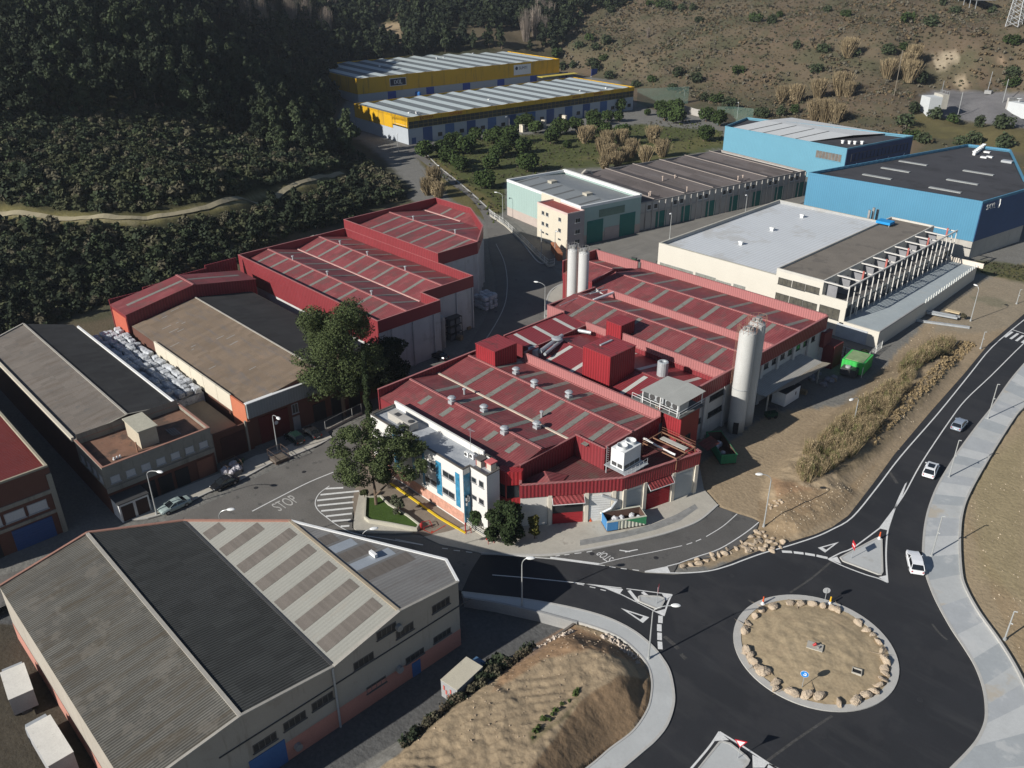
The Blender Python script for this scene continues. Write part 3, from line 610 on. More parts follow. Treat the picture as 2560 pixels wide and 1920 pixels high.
# street: long line, hatched lay-by, STOP, dashes
line(crp(640,940,[(-30,1070),(200,950),(420,840),(620,758)]),.2,4,.04)
line(crp(640,940,[(580,870),(500,930),(468,1000),(490,1060),(560,1120),(650,1185),(760,1240),(870,1265)]),.14,5,.04)
for a,b in (((550,892),(690,884)),((510,940),(815,910)),((482,985),(772,955)),((487,1026),(770,998)),((515,1068),(765,1043)),((553,1110),(757,1088)),((602,1148),(748,1137)),((668,1190),(738,1185))): mk.ribbon(wp(crp(640,940,[a,b])),.42,.042)
line(crp(640,940,[(880,1265),(1100,1300),(1320,1337)]),.14,4,.04); line(crp(640,940,[(1100,1290),(1320,1335)]),.1,4,.045)
for a,b in (((1470,1362),(1515,1367)),((1562,1378),(1612,1383)),((1658,1390),(1708,1396))): mk.ribbon(wp(crp(640,940,[a,b])),.14,.042)
# zebra crossing up the road
for a,b in (((2060,1148),(2120,1105)),((2105,1162),(2165,1118)),((2150,1178),(2205,1134)),((2195,1192),(2250,1150)),((2240,1208),(2295,1165))): mk.ribbon(wp(crp(1860,480,[a,b])),.5,zz)
line(crp(1860,480,[(2110,1085),(2300,1150)]),.3,3,.045)
o=struct("road_markings",mk,PAINT,"white painted lines, triangles and hatching on the roads")
sd=MB()
for L_ in ([(1975,1482),(2030,1445),(2085,1398)],[(1915,1905),(1990,1850),(2080,1790)],[(1870,1500),(1905,1522),(1935,1555)],[(2330,1560),(2350,1585),(2368,1600)]): sd.ribbon(wp(smooth(L_,4)),.28,.0335)
for L_ in (crp(1240,1395,[(1330,620),(1400,680),(1440,720)]),crp(1240,1395,[(1460,760),(1500,800)]),crp(1860,940,[(1150,760),(1210,850)])): sd.ribbon(wp(L_),.5,.0345)
struct("dust_marks",sd,M("dusty_asphalt",(.06,.058,.055),var=.5,scale=1.5,fine=.5,world=True),"dusty scuffs and paving seams on the new black asphalt")
mh=MB()
for a,c in ((1560,1470),(1760,1560),(1830,1440),(2350,1300),(2260,1250),(640,1220),(760,1180),(1000,1390),(1480,1385),(1640,1395),(2300,1750),(2060,1840),(1240,780),(1290,700)):
    x,y=q(a,c); mh.lathe((x,y,.03),[(.34,0),(.34,.012)],16)
struct("manhole_covers",mh,M("cast_iron",(.03,.03,.032),rough=.6,world=True),"small round manhole covers set in the roads")
def ground_text(s,cx,cy,px2,size,ysc,mat,name,label):
    """letters lying on the road; (cx,cy) middle pixel, px2 a pixel to the right along the baseline"""
    c=Vector(q(cx,cy)); d=(Vector(q(*px2))-c).normalized(); n=Vector((-d.y,d.x))
    mtx=Matrix(((d.x,n.x*ysc,0,c.x),(d.y,n.y*ysc,0,c.y),(0,0,1,.045),(0,0,0,1)))
    o=textmb(s,size,mat,name,None,mtx,.002); o["kind"]="structure"; o["label"]=label; o["category"]="road marking"; return o
ground_text("STOP",640+235*.31646,940+1008*.31646,(640+300*.31646,940+975*.31646),1.5,2.3,PAINTW,"stop_marking","worn white STOP painted on the street by the hatched lay-by")
ground_text("STOP",1240+864*.31646,940+1424*.31646,(1240+822*.31646,940+1395*.31646),.95,2.0,PAINT,"stop_marking","white STOP painted on the service lane by the factory forecourt")
# concrete splitter islands
for pts,lb in ((crp(1860,940,[(762,1440),(800,1418),(1040,1292),(1060,1283),(1085,1295),(1092,1555),(1080,1572),(1060,1570),(780,1465)]),"triangular concrete traffic island holding the no-entry sign"),
  (crp(1240,1395,[(1128,312),(1150,305),(1290,312),(1325,325),(1328,345),(1300,395),(1270,405),(1135,348)]),"small concrete traffic island with the red give-way sign left of the roundabout"),
  (crp(1240,1395,[(1765,1465),(1790,1458),(1850,1475),(1975,1575),(1998,1605),(1985,1635),(1900,1720),(1560,1720)]),"concrete traffic island at the bottom edge with a give-way sign")):
    W=wp(pts); SHEETS.append((W,-.15)); mb=MB(); mb.prism(W,-.05,.16); o=struct("traffic_island",mb,CONCM,lb); I=MB(); I.curb(W,.22,.0,.2,closed=True); struct("island_kerb",I,KERB,"kerb of the "+lb)
# ------------------------------------------------------------ building materials
RED=M("red_roof_sheet",(.2,.05,.052),rough=.6,var=.12,scale=.12,fine=.08,fscale=4,rib=(0,.45,.03,.28),streak=(.6,.06,1,(.33,.12,.11),.45,.52),cell=(3.15,3.6,.13),dirt=(.3,(.13,.06,.055),.6,.52),spec=.35)
REDN=M("red_wall_sheet",(.2,.03,.035),rough=.5,var=.1,scale=.2,fine=.05,rib=(0,.6,.05,.35),spec=.35)
REDNY=M("red_wall_sheet_y",(.19,.028,.033),rough=.5,var=.1,scale=.2,fine=.05,rib=(1,.6,.05,.35),spec=.35)
PINK=M("faded_red_sheet",(.34,.135,.13),rough=.6,var=.08,scale=.2,fine=.05,rib=(0,.5,.04,.3),spec=.3)
SKYL=M("roof_light_strip",(.2,.2,.175),rough=.6,var=.2,scale=.6,fine=.15,rib=(0,.22,.02,.35),dirt=(1.2,(.12,.1,.08),.5,.55)); SKYLW=M("clean_roof_light",(.5,.5,.46),rough=.5,var=.1,rib=(0,.3,.02,.2))
WHITE=M("white_render",(.55,.52,.46),rough=.85,var=.06,scale=.3,fine=.05,streak=(.7,.7,.08,(.42,.37,.31),.5,.6)); CREAM=M("cream_render",(.55,.5,.4),rough=.85,var=.05,scale=.3,fine=.04,streak=(.8,.8,.06,(.5,.44,.34),.35,.62))
PANELW=M("concrete_panel",(.46,.455,.44),rough=.85,var=.1,scale=.4,fine=.06,streak=(.8,.8,.1,(.28,.25,.22),.6,.55),dirt=(.3,(.3,.28,.25),.4,.6))
PANELG=M("grey_panel",(.37,.355,.33),rough=.9,var=.12,scale=.3,fine=.06,streak=(.7,.7,.1,(.16,.15,.13),.6,.56))
BRICK=M("brown_brick",(.115,.052,.037),rough=.9,var=.12,scale=.6,fine=.15,fscale=8,streak=(.8,.8,.12,(.08,.045,.035),.5,.58)); BAND=M("stained_band",(.25,.235,.195),rough=.9,var=.15,scale=.5,streak=(.9,.9,.12,(.12,.11,.09),.7,.53))
DARKM=M("dark_opening",(.02,.02,.022),rough=.6,var=.1); FRAMEM=M("window_frame",(.35,.36,.36),rough=.5,var=.1); FRW=M("white_frame",(.6,.6,.58),rough=.5,var=.05); GL=glass(); SHUT=M("roller_shutter",(.5,.5,.49),var=.06,rib=(2,.12,.01,.15))
GALV=M("galvanised",(.42,.44,.45),rough=.45,var=.15,scale=1.5,metal=.3); GALVD=M("dull_galvanised",(.28,.28,.27),rough=.6,var=.2,scale=1.2,metal=.2); WHM=M("white_metal",(.7,.7,.68),rough=.45,var=.06); DKMET=M("dark_metal",(.06,.06,.06),rough=.5,var=.2)
YEL=M("yellow_cladding",(.6,.34,.01),rough=.6,var=.08,scale=.15,fine=.04,streak=(.5,.5,.05,(.22,.14,.03),.75,.52),rib=(0,.9,.03,.12)); REDP=M("red_paint",(.35,.03,.03),rough=.5,var=.08)
FIB=M("weathered_fibre_cement",(.165,.145,.125),rough=.92,var=.16,scale=.12,fine=.16,fscale=5,rib=(0,.36,.03,.3),cell=(1.08,2.4,.09),streak=(.9,.12,1,(.11,.085,.065),.6,.5),dirt=(.6,(.1,.1,.1),.4,.6),spec=.15)
FIBG=M("mossy_fibre_cement",(.12,.115,.1),rough=.92,var=.16,scale=.12,fine=.14,fscale=5,rib=(0,.33,.05,.75),cell=(1.08,2.4,.13),streak=(.9,.1,1,(.085,.07,.05),.75,.48),dirt=(.3,(.17,.155,.13),.5,.56),spec=.15)
BEIGE=M("beige_render",(.33,.3,.255),rough=.9,var=.1,scale=.3,fine=.08,streak=(.9,.9,.09,(.17,.14,.11),.7,.58),dirt=(.5,(.28,.24,.2),.4,.58)); SALM=M("salmon_plinth",(.42,.2,.155),rough=.9,var=.1,scale=.4,streak=(.8,.8,.15,(.26,.13,.1),.5,.6))
TAR=M("roof_felt",(.05,.05,.055),rough=.9,var=.2,scale=.15,fine=.15,dirt=(.12,(.03,.03,.032),.7,.52)); GRAVR=M("gravel_roof",(.17,.15,.125),rough=.95,var=.2,scale=.2,fine=.3,fscale=6,dirt=(.25,(.1,.09,.08),.5,.56))
BLUEC=M("blue_cladding",(.075,.225,.34),rough=.55,var=.05,scale=.2,fine=.03,rib=(0,.6,.03,.1)); BLUEL=M("sky_blue_cladding",(.12,.29,.38),rough=.55,var=.05,scale=.2,rib=(0,.6,.03,.1)); MINT=M("mint_cladding",(.3,.4,.37),rough=.6,var=.06,scale=.2,fine=.04,streak=(.6,.6,.08,(.3,.36,.33),.4,.6),rib=(1,.9,.02,.08)); GREEND=M("green_door",(.02,.14,.12),rough=.5,var=.08,rib=(2,.4,.02,.1)); BLUED=M("blue_door",(.03,.07,.19),rough=.5,var=.1,rib=(2,.4,.02,.1))
TEAR=M("terracotta_deck",(.19,.105,.07),rough=.95,var=.25,scale=.5,fine=.15,dirt=(.35,(.07,.055,.045),.7,.5)); COPE=M("terracotta_coping",(.3,.16,.12),var=.15,scale=1); WROOF=M("white_sheet_roof",(.54,.56,.57),rough=.6,var=.06,scale=.1,fine=.05,rib=(0,1.0,.03,.14),dirt=(.08,(.42,.41,.38),.6,.55)); GREYSH=M("grey_sheet_roof",(.13,.145,.15),rough=.6,var=.1,scale=.2,rib=(0,.5,.02,.15)); PALESH=M("pale_sheet_roof",(.29,.285,.25),rough=.65,var=.1,scale=.2,rib=(0,.5,.02,.1),streak=(.8,.1,1,(.3,.26,.21),.5,.56))
def strips(root,us,v0,v1,prof,w=1.0,mat=None,nm="skylight",up=.03):
    for u in us:
        mb=MB(); vs=sorted([v0,v1]+[v for v,_ in prof if v0<v<v1])
        for a,b in zip(vs[:-1],vs[1:]):
            za,zb=zprof(prof,a)+up,zprof(prof,b)+up; mb.add([(u-w/2,a,za),(u+w/2,a,za),(u+w/2,b,zb),(u-w/2,b,zb)],[(0,1,2,3)])
            mb.add([(u-w/2,a,za-.2),(u-w/2,a,za),(u-w/2,b,zb),(u-w/2,b,zb-.2),(u+w/2,a,za-.2),(u+w/2,a,za),(u+w/2,b,zb),(u+w/2,b,zb-.2)],[(0,1,2,3),(7,6,5,4)])
        mb.build(nm,mat or SKYL,root)
def cap(root,a,b,z,w=.35,mat=None,nm="ridge_cap",z2=None,h=.08):
    z2=z if z2 is None else z2; mb=MB(); d=unit(a,b); n=(-d[1]*w/2,d[0]*w/2)
    P=[(a[0]-n[0],a[1]-n[1],z),(b[0]-n[0],b[1]-n[1],z2),(b[0]+n[0],b[1]+n[1],z2),(a[0]+n[0],a[1]+n[1],z)]
    mb.add([(x,y,k-h) for x,y,k in P]+[(x,y,k+h) for x,y,k in P],[(0,3,2,1),(4,5,6,7),(0,1,5,4),(1,2,6,5),(2,3,7,6),(3,0,4,7)]); return mb.build(nm,mat or PINK,root)
def vent(root,x,y,z,r=.55,h=1.2,mat=None,kind=0,nm="roof_vent"):
    mb=MB()
    if kind==0: # mushroom
        mb.prism([(x-.45,y-.45),(x+.45,y-.45),(x+.45,y+.45),(x-.45,y+.45)],z-.5,z+.45); mb.lathe((x,y,z),[(.28,.45),(.28,.8),(r,.85),(r*1.15,.95),(r*.8,1.15),(.05,1.25)],14)
    elif kind==1: mb.lathe((x,y,z),[(.16,-.4),(.16,.9),(.32,.95),(.3,1.1),(.05,1.15)],10)
    elif kind==2: mb.lathe((x,y,z),[(.8,-.5),(.8,0),(.95,.15),(.95,h),(.8,h+.1),(.55,h+.1),(.5,h-.2)],16)
    elif kind==3: mb.box(x-.4,x+.4,y-.3,y+.3,z-.4,z+.6); mb.box(x-.55,x+.55,y-.4,y+.4,z+.6,z+.9)
    return mb.build(nm,mat or GALV,root)
# ================================================================ [1] beige warehouse, bottom left
fr=Fr(-60,8,0,-1.3)
b=thing("warehouse","beige double-gabled warehouse with salmon plinth, nearest building at the bottom left","warehouse",(-60,8,-1.3))
L=lambda x,y:(x+60,y-8)
F1=ccw([L(-60,10.0),L(-60,31.2),L(-60,48.3),L(-64.2,50),L(-82.7,40.0),L(-95.2,31.2),L(-99.8,21.0),L(-98.6,10.0)])
G1=[(2,8.2),(12.8,9.6),(23.2,8.6),(31.9,10.6),(42.2,9.5)]
wallmesh(F1,2.5,-.1,G1).build("wall",BEIGE,b)
wallmesh(offs(F1,.03),-.3,2.6).build("plinth",SALM,b)
ra=clipband(F1,0,23.2); rb=clipband(F1,23.2,45)
roofmesh(offs(ra,.0),G1[:3],.15).build("roof",FIBG,b); roofmesh(rb,G1[2:],.15).build("roof",PALESH,b)
MB().add([(p[0],p[1],zprof(G1,p[1])+.025) for p in ccw(clipband(F1,12.95,23.1))],tris(ccw(clipband(F1,12.95,23.1)))).build("slope",M("black_ribbed_sheet",(.05,.052,.05),rough=.95,var=.18,scale=.15,rib=(0,.36,.06,.6),cell=(1.08,2.4,.12),spec=.1),b)  # near-black ribbed sheet laid over this one slope
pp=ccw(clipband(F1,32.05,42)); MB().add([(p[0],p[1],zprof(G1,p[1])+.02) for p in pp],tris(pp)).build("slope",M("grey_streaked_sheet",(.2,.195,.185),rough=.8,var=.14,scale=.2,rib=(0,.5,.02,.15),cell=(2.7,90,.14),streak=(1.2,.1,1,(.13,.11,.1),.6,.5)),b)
u0_=q(939,1504,9.3)[0]+60; us=[u0_-4.45*k for k in range(8)]
vm=lambda u:(31.2 if u>-21.2 else 23.2+(u-1+35.2)*.704-.3); vr=lambda u:32+(u-.9+22.7)*.54-.4
for u_ in us[:7]:
    if vm(u_)>24.5: strips(b,[u_],23.7,vm(u_),G1,1.95,M("smoked_roof_light",(.16,.14,.12),rough=.7,var=.15,rib=(0,.15,.02,.4),cell=(90,.25,.1)))
for u_ in us[1:4]: strips(b,[u_],32.5,vr(u_),G1,1.95,MC["smoked_roof_light"])
for u_ in us[1:3]: strips(b,[u_-2.2],32.5,vr(u_-2.2),G1,1.6,M("bluish_sheet",(.3,.33,.36),var=.1))
RC_=M("old_concrete_cap",(.33,.31,.27),rough=.9,var=.15,scale=1)
cap(b,(.1,12.8),(-39.6,12.8),9.68,.4,RC_); cap(b,(.1,31.9),(-23,31.9),10.68,.35,M("rusty_cap",(.3,.25,.18),var=.15)); cap(b,(.05,23.2),(-35,23.2),8.66,.3,DKMET,"valley_gutter")
for (a,bb) in ((F1[i],F1[(i+1)%len(F1)]) for i in range(len(F1))):
    seg=splitedge(a,bb,G1)
    if abs(a[1]-2)<.01 and abs(bb[1]-2)<.01: continue
    m_=RC_ if max(a[0],bb[0])>-1 and min(a[0],bb[0])>-1 else (WHM if min(a[1],bb[1])>31 else COPE)
    for p,r in zip(seg[:-1],seg[1:]): cap(b,p,r,zprof(G1,p[1])+.07,.32,m_,"coping",zprof(G1,r[1])+.07,.1)
cap(b,(0,23.2),(0,31.9),8.72,.42,RC_,"coping",10.72)
# drain pipe
MB().tube((.14,23.0,8.6),(.14,23.0,-.2),.13).build("drain_pipe",GALV,b)
WD=(0,1); WN=(1,0)
def bw(px,py,w,h,z): # window on the near wall plane X=-60 found from the photograph
    d=ray(px,py); t=(-60-0)/d[0]; y=d[1]*t-8; zc=CH+d[2]*t+1.3
    window(b,(0,y),WD,WN,w,h,zc-h/2,M("grimy_frame",(.13,.12,.11),var=.2),M("grimy_glass",(.035,.035,.035),rough=.4,var=.4,scale=3),mull=3)
for x,y in (((1030,575)),((850,815)),((525,1130)),((305,1285)),((70,1455)),((1460,370))): X,Y=crp(640,1395,[(x,y)] if x>0 else [(x,y)])[0]; bw(X,Y,2.6,1.1,0)
bw(*crp(640,1395,[(1175,570)])[0],2.4,1.1,0)
for x,y in ((1255,770),(950,1000),(1470,610)): bw(*crp(640,1395,[(x,y)])[0],2.6,.9,0)
def onwall(px,py,X0,ox,oy,oz):
    d=ray(px,py); t=X0/d[0]; return (d[1]*t-oy, CH+d[2]*t-oz)
y,z=onwall(*crp(640,1395,[(1270,920)])[0],-60,0,8,-1.3); panel(b,(0,y),WD,WN,1.2,2.2,-.1,M("blue_paint",(.05,.12,.28),var=.15))
y,z=onwall(*crp(640,1395,[(100,1600)])[0],-60,0,8,-1.3); panel(b,(0,y),WD,WN,4,3.4,-.1,MC["blue_paint"],"gate")
for x,y in ((1120,540),(1125,870),(325,1480)):
    yy,z=onwall(*crp(640,1395,[(x,y)])[0],-60,0,8,-1.3); MB().tube((0,yy,z),(.5,yy,z),.42,14).build("wall_fan",GALVD,b)
yy,zz_=onwall(*crp(640,1395,[(1460,340)])[0],-60,0,8,-1.3)
MB().box(-.2,.1,0,0,0,0)
cap(b,(.08,9.3+2-1.3),(.08,42),6.2,.1,DKMET,"string_course",6.2,.05)
MB().box(-10.8,-9.6,35.5,35.9,10.3,10.75).build("roof_box",WHM,b)
# ================================================================ [2] brick workshop with terrace offices
b=thing("workshop_building","long dark-roofed workshop with brick office block, terracotta deck and small stair hut","workshop",(-125.2,28,0))
P=ccw([(0,0),(0,15.8),(-46,15.8),(-50,8.3),(-47.5,0)]); G2=[(0,7.9),(8.2,9.1),(15.8,7.9)]
wallmesh(P,-.1,0,G2).build("wall",BRICK,b); roofmesh(P,G2,.15).build("roof",FIB,b)
pp=ccw(clipband(P,8.3,15.7)); MB().add([(p[0],p[1],zprof(G2,p[1])+.025) for p in pp],tris(pp)).build("slope",M("near_black_sheet",(.045,.045,.045),rough=.95,var=.25,scale=.15,rib=(0,.36,.03,.3),cell=(1.08,2.4,.1),spec=.1),b)  # much darker sheet laid over one slope of the gable
cap(b,(.1,8.2),(-49.8,8.2),9.2,.3,RC_); cap(b,(-.2,-.12),(-47.5,-.12),8.0,.45,CREAM,"parapet",8.0,.35); cap(b,(-.5,16.0),(-44,16.0),8.05,.35,WHM,"gutter",8.05,.15); cap(b,(-47.5,0),(-50,8.2),8.05,.3,RC_,"coping",9.25)
o=thing("office_block","brick two-storey office block with shuttered windows and a terracotta roof deck","office",(-125.2,28,0))
O=[(0.1,0),(10.9,0),(10.9,16.3),(.1,16.3)]
wallmesh(O,-.1,4.2).build("wall",BRICK,o); wallmesh(offs(O,.02),4.2,7.5).build("upper_wall",BAND,o); MB().sheet(O,7.2).build("deck",TEAR,o)
ring(O,7.4,8.0,.28,.05).build("parapet",BAND,o); ring(O,8.0,8.08,.34,.08).build("coping",COPE,o)
MB().add([(.05,0,8.08),(.05,8.2,9.35),(.05,16.3,8.08),(.35,16.3,8.08),(.35,8.2,9.35),(.35,0,8.08)],[(0,1,2,3,4,5)[::-1]]).build("gable_wall",BAND,o)
wallmesh([(.3,.3),(.34,.3),(.34,16),(.3,16)],7.2,8.9).build("flashing",BAND,o)
hb=MB(); hb.box(3.1,8.4,6.7,9.4,7.2,10.1); hb.build("hut",M("beige_hut",(.42,.37,.28),var=.1),o); MB().box(2.9,8.6,6.5,9.6,10.1,10.25).build("hut_roof",M("hut_slab",(.4,.38,.3),var=.15,scale=1.5),o)
MB().tube((8.8,5.9,7.2),(8.8,5.9,8.9),.12).build("flue",M("terracotta_pipe",(.3,.16,.1)),o)
for k in range(7):
    y=1.4+k*2.25; f=window(o,(10.92,y),WD,WN,1.35,1.15,5.0,FRAMEM,SHUT,mull=0)
MB().box(10.9,11.1,-.1,16.4,3.7,4.5).build("concrete_band",BAND,o); 
for k in range(4): panel(o,(10.9,3.0+k*2.6),WD,WN,2.1,3.0,0,DARKM,"opening")
panel(o,(10.9,14.6),WD,WN,2.6,3.2,0,M("brick_infill",(.2,.09,.06)),"infill")
for k in range(4): window(o,(2.2+k*2.4,-.02),(1,0),(0,-1),1.3,1.1,5.0,FRAMEM,SHUT,mull=0)
ln=MB(); 
for k in range(4): ln.box(5.6+.1*k,8.2+.1*k,11.6+k*.35,11.7+k*.35,7.35,7.4)
ln.build("loose_pipes",GALVD,o)
ln=MB(); 
for k in range(3): ln.tube((8.6,2.5+k*.45,7.3),(8.6,2.5+k*.45,7.7),.22,8,.1)
ln.build("roof_vents",WHM,o)
# hut kiosk and ramp in front
kx,ky=q(307,1307); Lk_=q(386,1282)[1]-ky; k=thing("kiosk","small white kiosk with dark doors at the foot of the brick office","kiosk",(kx-3,ky,0))
MB().box(0,3,0,Lk_,0,3.0).build("wall",WHM,k); MB().box(-.1,3.15,-.1,Lk_+.1,3.0,3.15).build("roof",DKMET,k)
for y0 in (1.1,Lk_-1.1): panel(k,(3,y0),WD,WN,1.7,2.5,.1,M("brown_door",(.05,.03,.025)))
# ================================================================ [3] far-left brick building
b=thing("brick_building","red-roofed brick building cut by the left edge, blue gate below white shutters","building",(-115,21.6,0))
P=[(0,0),(-60,0),(-60,-22),(0,-22)]
wallmesh(P,-.1,11).build("wall",BRICK,b); MB().sheet(P,9.9).build("roof",M("red_sheet_left",(.12,.02,.018),rough=.7,var=.2,scale=.2,rib=(0,.45,.03,.2)),b); ring(P,10.6,11.1,.3,.06).build("parapet",M("stone_coping",(.3,.27,.2),var=.15),b)
MB().box(0,.12,-22,0.1,9.9,10.8).build("band",BRICK,b); MB().box(0,.15,-22,.1,6.8,7.4).build("concrete_band",BAND,b); MB().box(0,.15,-22,.1,3.6,4.1).build("concrete_band",BAND,b); MB().box(-.3,.2,-.5,.15,0,9.8).build("pillar",BAND,b)
for k in range(5): window(b,(.02,-2.6-k*2.9),WD,WN,2.5,1.5,4.7,FRAMEM,SHUT,mull=0)
panel(b,(.02,-3.9),WD,WN,5.2,3.3,0,BLUED,"gate"); panel(b,(.02,-10),WD,WN,3.6,3.0,0,DARKM,"opening")
# ================================================================ [5] brown gable warehouse
b=thing("warehouse","brown corrugated gable warehouse with grey steel fascia and red gate behind the big pine","warehouse",(-117,52,0))
P=[(0,0),(0,26),(-46,26),(-46,0)]; G5=[(0,7.6),(13.5,9.9),(26,7.8)]
wallmesh(P,-.1,-.1,G5).build("wall",BRICK,b); roofmesh(P,G5,.15).build("roof",M("brown_fibre_cement",(.19,.145,.105),rough=.92,var=.14,scale=.12,fine=.2,fscale=6,rib=(0,.3,.03,.3),cell=(1.08,2.4,.1),streak=(.15,.9,1,(.12,.12,.125),.6,.52),dirt=(.5,(.24,.17,.12),.5,.58),spec=.12),b)
pp=ccw(clipband(P,13.6,25.9)); MB().add([(p[0],p[1],zprof(G5,p[1])+.025) for p in pp],tris(pp)).build("slope",MC["near_black_sheet"],b)  # same near-black sheet over one slope here
cap(b,(-.1,13.5),(-46,13.5),10.0,.25,RC_); MB().box(-.1,.5,-.2,13.0,5.6,8.3).build("fascia",M("grey_fascia",(.2,.22,.22),rough=.5,var=.1,rib=(1,.5,.02,.1)),b); MB().box(-.1,.5,13.0,26,5.0,8.3).build("fascia",MC["grey_fascia"],b)
MB().box(-.12,.62,-.32,13.1,8.3,8.42).build("coping",WHM,b)
cw=MB(); 
for k in range(6): cw.box(-35+k*5.0,-30.08+k*5.0,-.3,-.02,4.9,8.0)
cw.build("side_panels",CREAM,b); cw=MB(); cw.box(-5,0,-.3,-.02,0,7.9); cw.build("side_panels",M("orange_render",(.45,.15,.08),var=.08),b)
panel(b,(.05,4.3),WD,WN,5.4,4.9,0,M("dark_red_gate",(.1,.018,.015),var=.1),"gate"); window(b,(.05,8.4),WD,WN,1.2,1.8,3.2,FRAMEM,GL); panel(b,(.05,8.4),WD,WN,1.3,2.6,0,M("grey_door",(.25,.26,.26)),"door")
MB().tube((.14,4.6,2.9),(.18,4.6,2.9),.35,20).build("round_sign",WHM,b)
for k in range(3): panel(b,(.05,13+k*3.6),WD,WN,2.4,3.4,0,DARKM,"opening")
# scattered light patches on the brown roof
lp=MB()
for k in range(16):
    lp=MB(); u=-45+rng.random()*38; v=1+rng.random()*8; L_=.5+rng.random()*1.6
    z0=zprof(G5,v)+.03; z1=zprof(G5,v+L_)+.03; lp.add([(u,v,z0),(u+.22,v,z0),(u+.22,v+L_,z1),(u,v+L_,z1)],[(0,1,2,3)]); lp.build("sheet_patch",M("pale_patch",(.26,.25,.23)),b)
# ================================================================ bale yard wall and ramp
k=thing("ramp","concrete loading bed with a tank at its end in the alley of the bales","ramp",(-132,45.5,0)); MB().box(0,12,.3,5.6,0,3.4).build("bed",M("bed_concrete",(.27,.22,.16),var=.15),k); MB().box(12,15,.5,5.2,0,3.0).build("tank",M("tank_grey",(.13,.13,.125),var=.2),k)
k=thing("gate_wall","brown brick gate wall between the office block and the brown warehouse","wall",(-116.5,45,0)); MB().box(-.3,0,0,7,0,5.2).build("brickwork",BRICK,k); panel(k,(0,3.6),WD,WN,4.2,4.2,0,M("rust_gate",(.06,.025,.02)),"gate"); MB().box(-.1,.25,-.1,.3,0,5.6).build("post",BAND,k); MB().box(-.1,.25,5.9,6.2,0,5.6).build("post",BAND,k)
# ================================================================ [6] small red gabled shed
b=thing("red_shed","small red gabled shed joining the brown warehouse to the long red sheds","shed",(-163.5,51.5,0))
P=[(0,0),(0,28),(-7.6,28),(-7.6,0)]; G6=[(0,10.0),(14.3,12.5),(28,10.1)]
wallmesh(P,6,-.1,G6).build("wall",REDNY,b); wallmesh(P,-.1,6.0).build("lower_wall",BRICK,b); roofmesh(offs(P,.15),[(-.2,10)]+G6[1:2]+[(28.2,10.1)],.12).build("roof",RED,b)
for (a,bb) in ((.5,13.8),(14.8,27.6)): 
    mb=MB(); za,zb=zprof(G6,a)+.03,zprof(G6,bb)+.03; mb.add([(-4.4,a,za),(-3.5,a,za),(-3.5,bb,zb),(-4.4,bb,zb)],[(0,1,2,3)]); mb.build("skylight",SKYL,b)
cap(b,(.2,14.3),(-7.8,14.3),12.58,.4,PINK)
MB().box(-7,-.2,-.12,-.02,2.5,9.2).build("side_panel",M("orange_side",(.42,.1,.06),var=.1),b)
st=MB()
for k in range(4): st.box(-8.9-k*.8,-8.6-k*.8,.2+k*7.3,7.6+k*7.3,0,10.7+k*.4)
st.build("stepped_wall",REDNY,b)
# ================================================================ [7] long red sheds
b=thing("red_factory_shed","stepped red-roofed factory sheds with white concrete walls along the middle street","factory",(-122.8,82.5,0))
L=lambda x,y:(x+122.8,y-82.5)
P1=ccw([L(-122.8,82.5),L(-122.8,97.4),L(-128.6,97.4),L(-128.6,111.2),L(-176.2,111.2),L(-176.2,82.5)])
P3=ccw([L(-140,111.2),L(-140,122.7),L(-148.4,132),L(-162,140),L(-176,140),L(-176.3,111.2)])
G7=[(0,10.0),(7.2,11.5),(14.6,9.8),(21,11.4),(28.7,9.8)]; G73=[(28.7,11.6),(42,13.2),(53,11.6),(57.6,12.6)]
wallmesh(P1,-.1,9.4).build("wall",PANELW,b); roofmesh(P1,G7,.12).build("roof",RED,b)
MB().box(-53.4,0,-.12,-.02,6.0,9.6).build("red_side_wall",REDN,b); ri=ring(P1,9.3,11.8,.22,.1); ri.build("parapet",REDN,b)
wallmesh(P3,-.1,11.3).build("wall",PANELW,b); roofmesh(P3,G73,.12).build("roof",RED,b); ring(P3,11.2,14.0,.22,.1).build("parapet",REDN,b)
for P_,z in ((P1,11.84),(P3,14.04)): ring(P_,z-.05,z,.3,.14).build("coping",PINK,b)
us=[-6.5-k*5.35 for k in range(9)]
strips(b,us,.5,7,G7,.85); strips(b,us,7.5,14.2,G7,.85); strips(b,[u-5.8 for u in us],15,20.8,G7,.85); strips(b,[u-5.8 for u in us],21.3,28,G7,.85)
strips(b,[-21.5-k*5.3 for k in range(6)],29.5,41.8,G73,.85); strips(b,[-31-k*5.3 for k in range(4)],42.4,52.7,G73,.85); strips(b,[-41,-46.3],53.3,57,G73,.85)
cap(b,(-.2,7.2),(-53,7.2),11.58,.4); cap(b,(-6,21),(-53,21),11.48,.4); cap(b,(-18,42),(-53,42),13.28,.4); cap(b,(-6,14.6),(-53,14.6),9.9,.3,M("gutter_pink",(.5,.3,.27)),"valley_gutter"); cap(b,(-38,53),(-53,53),11.7,.4,MC["gutter_pink"],"valley_gutter")
for u,v,z in ((-42,7.2,11.5),(-28,7.2,11.5),(-12,7.2,11.5),(-44,21,11.4),(-33,21,11.4),(-19,21,11.4),(-43,42,13.2),(-27,42,13.2)): vent(b,u,v,z,kind=1)
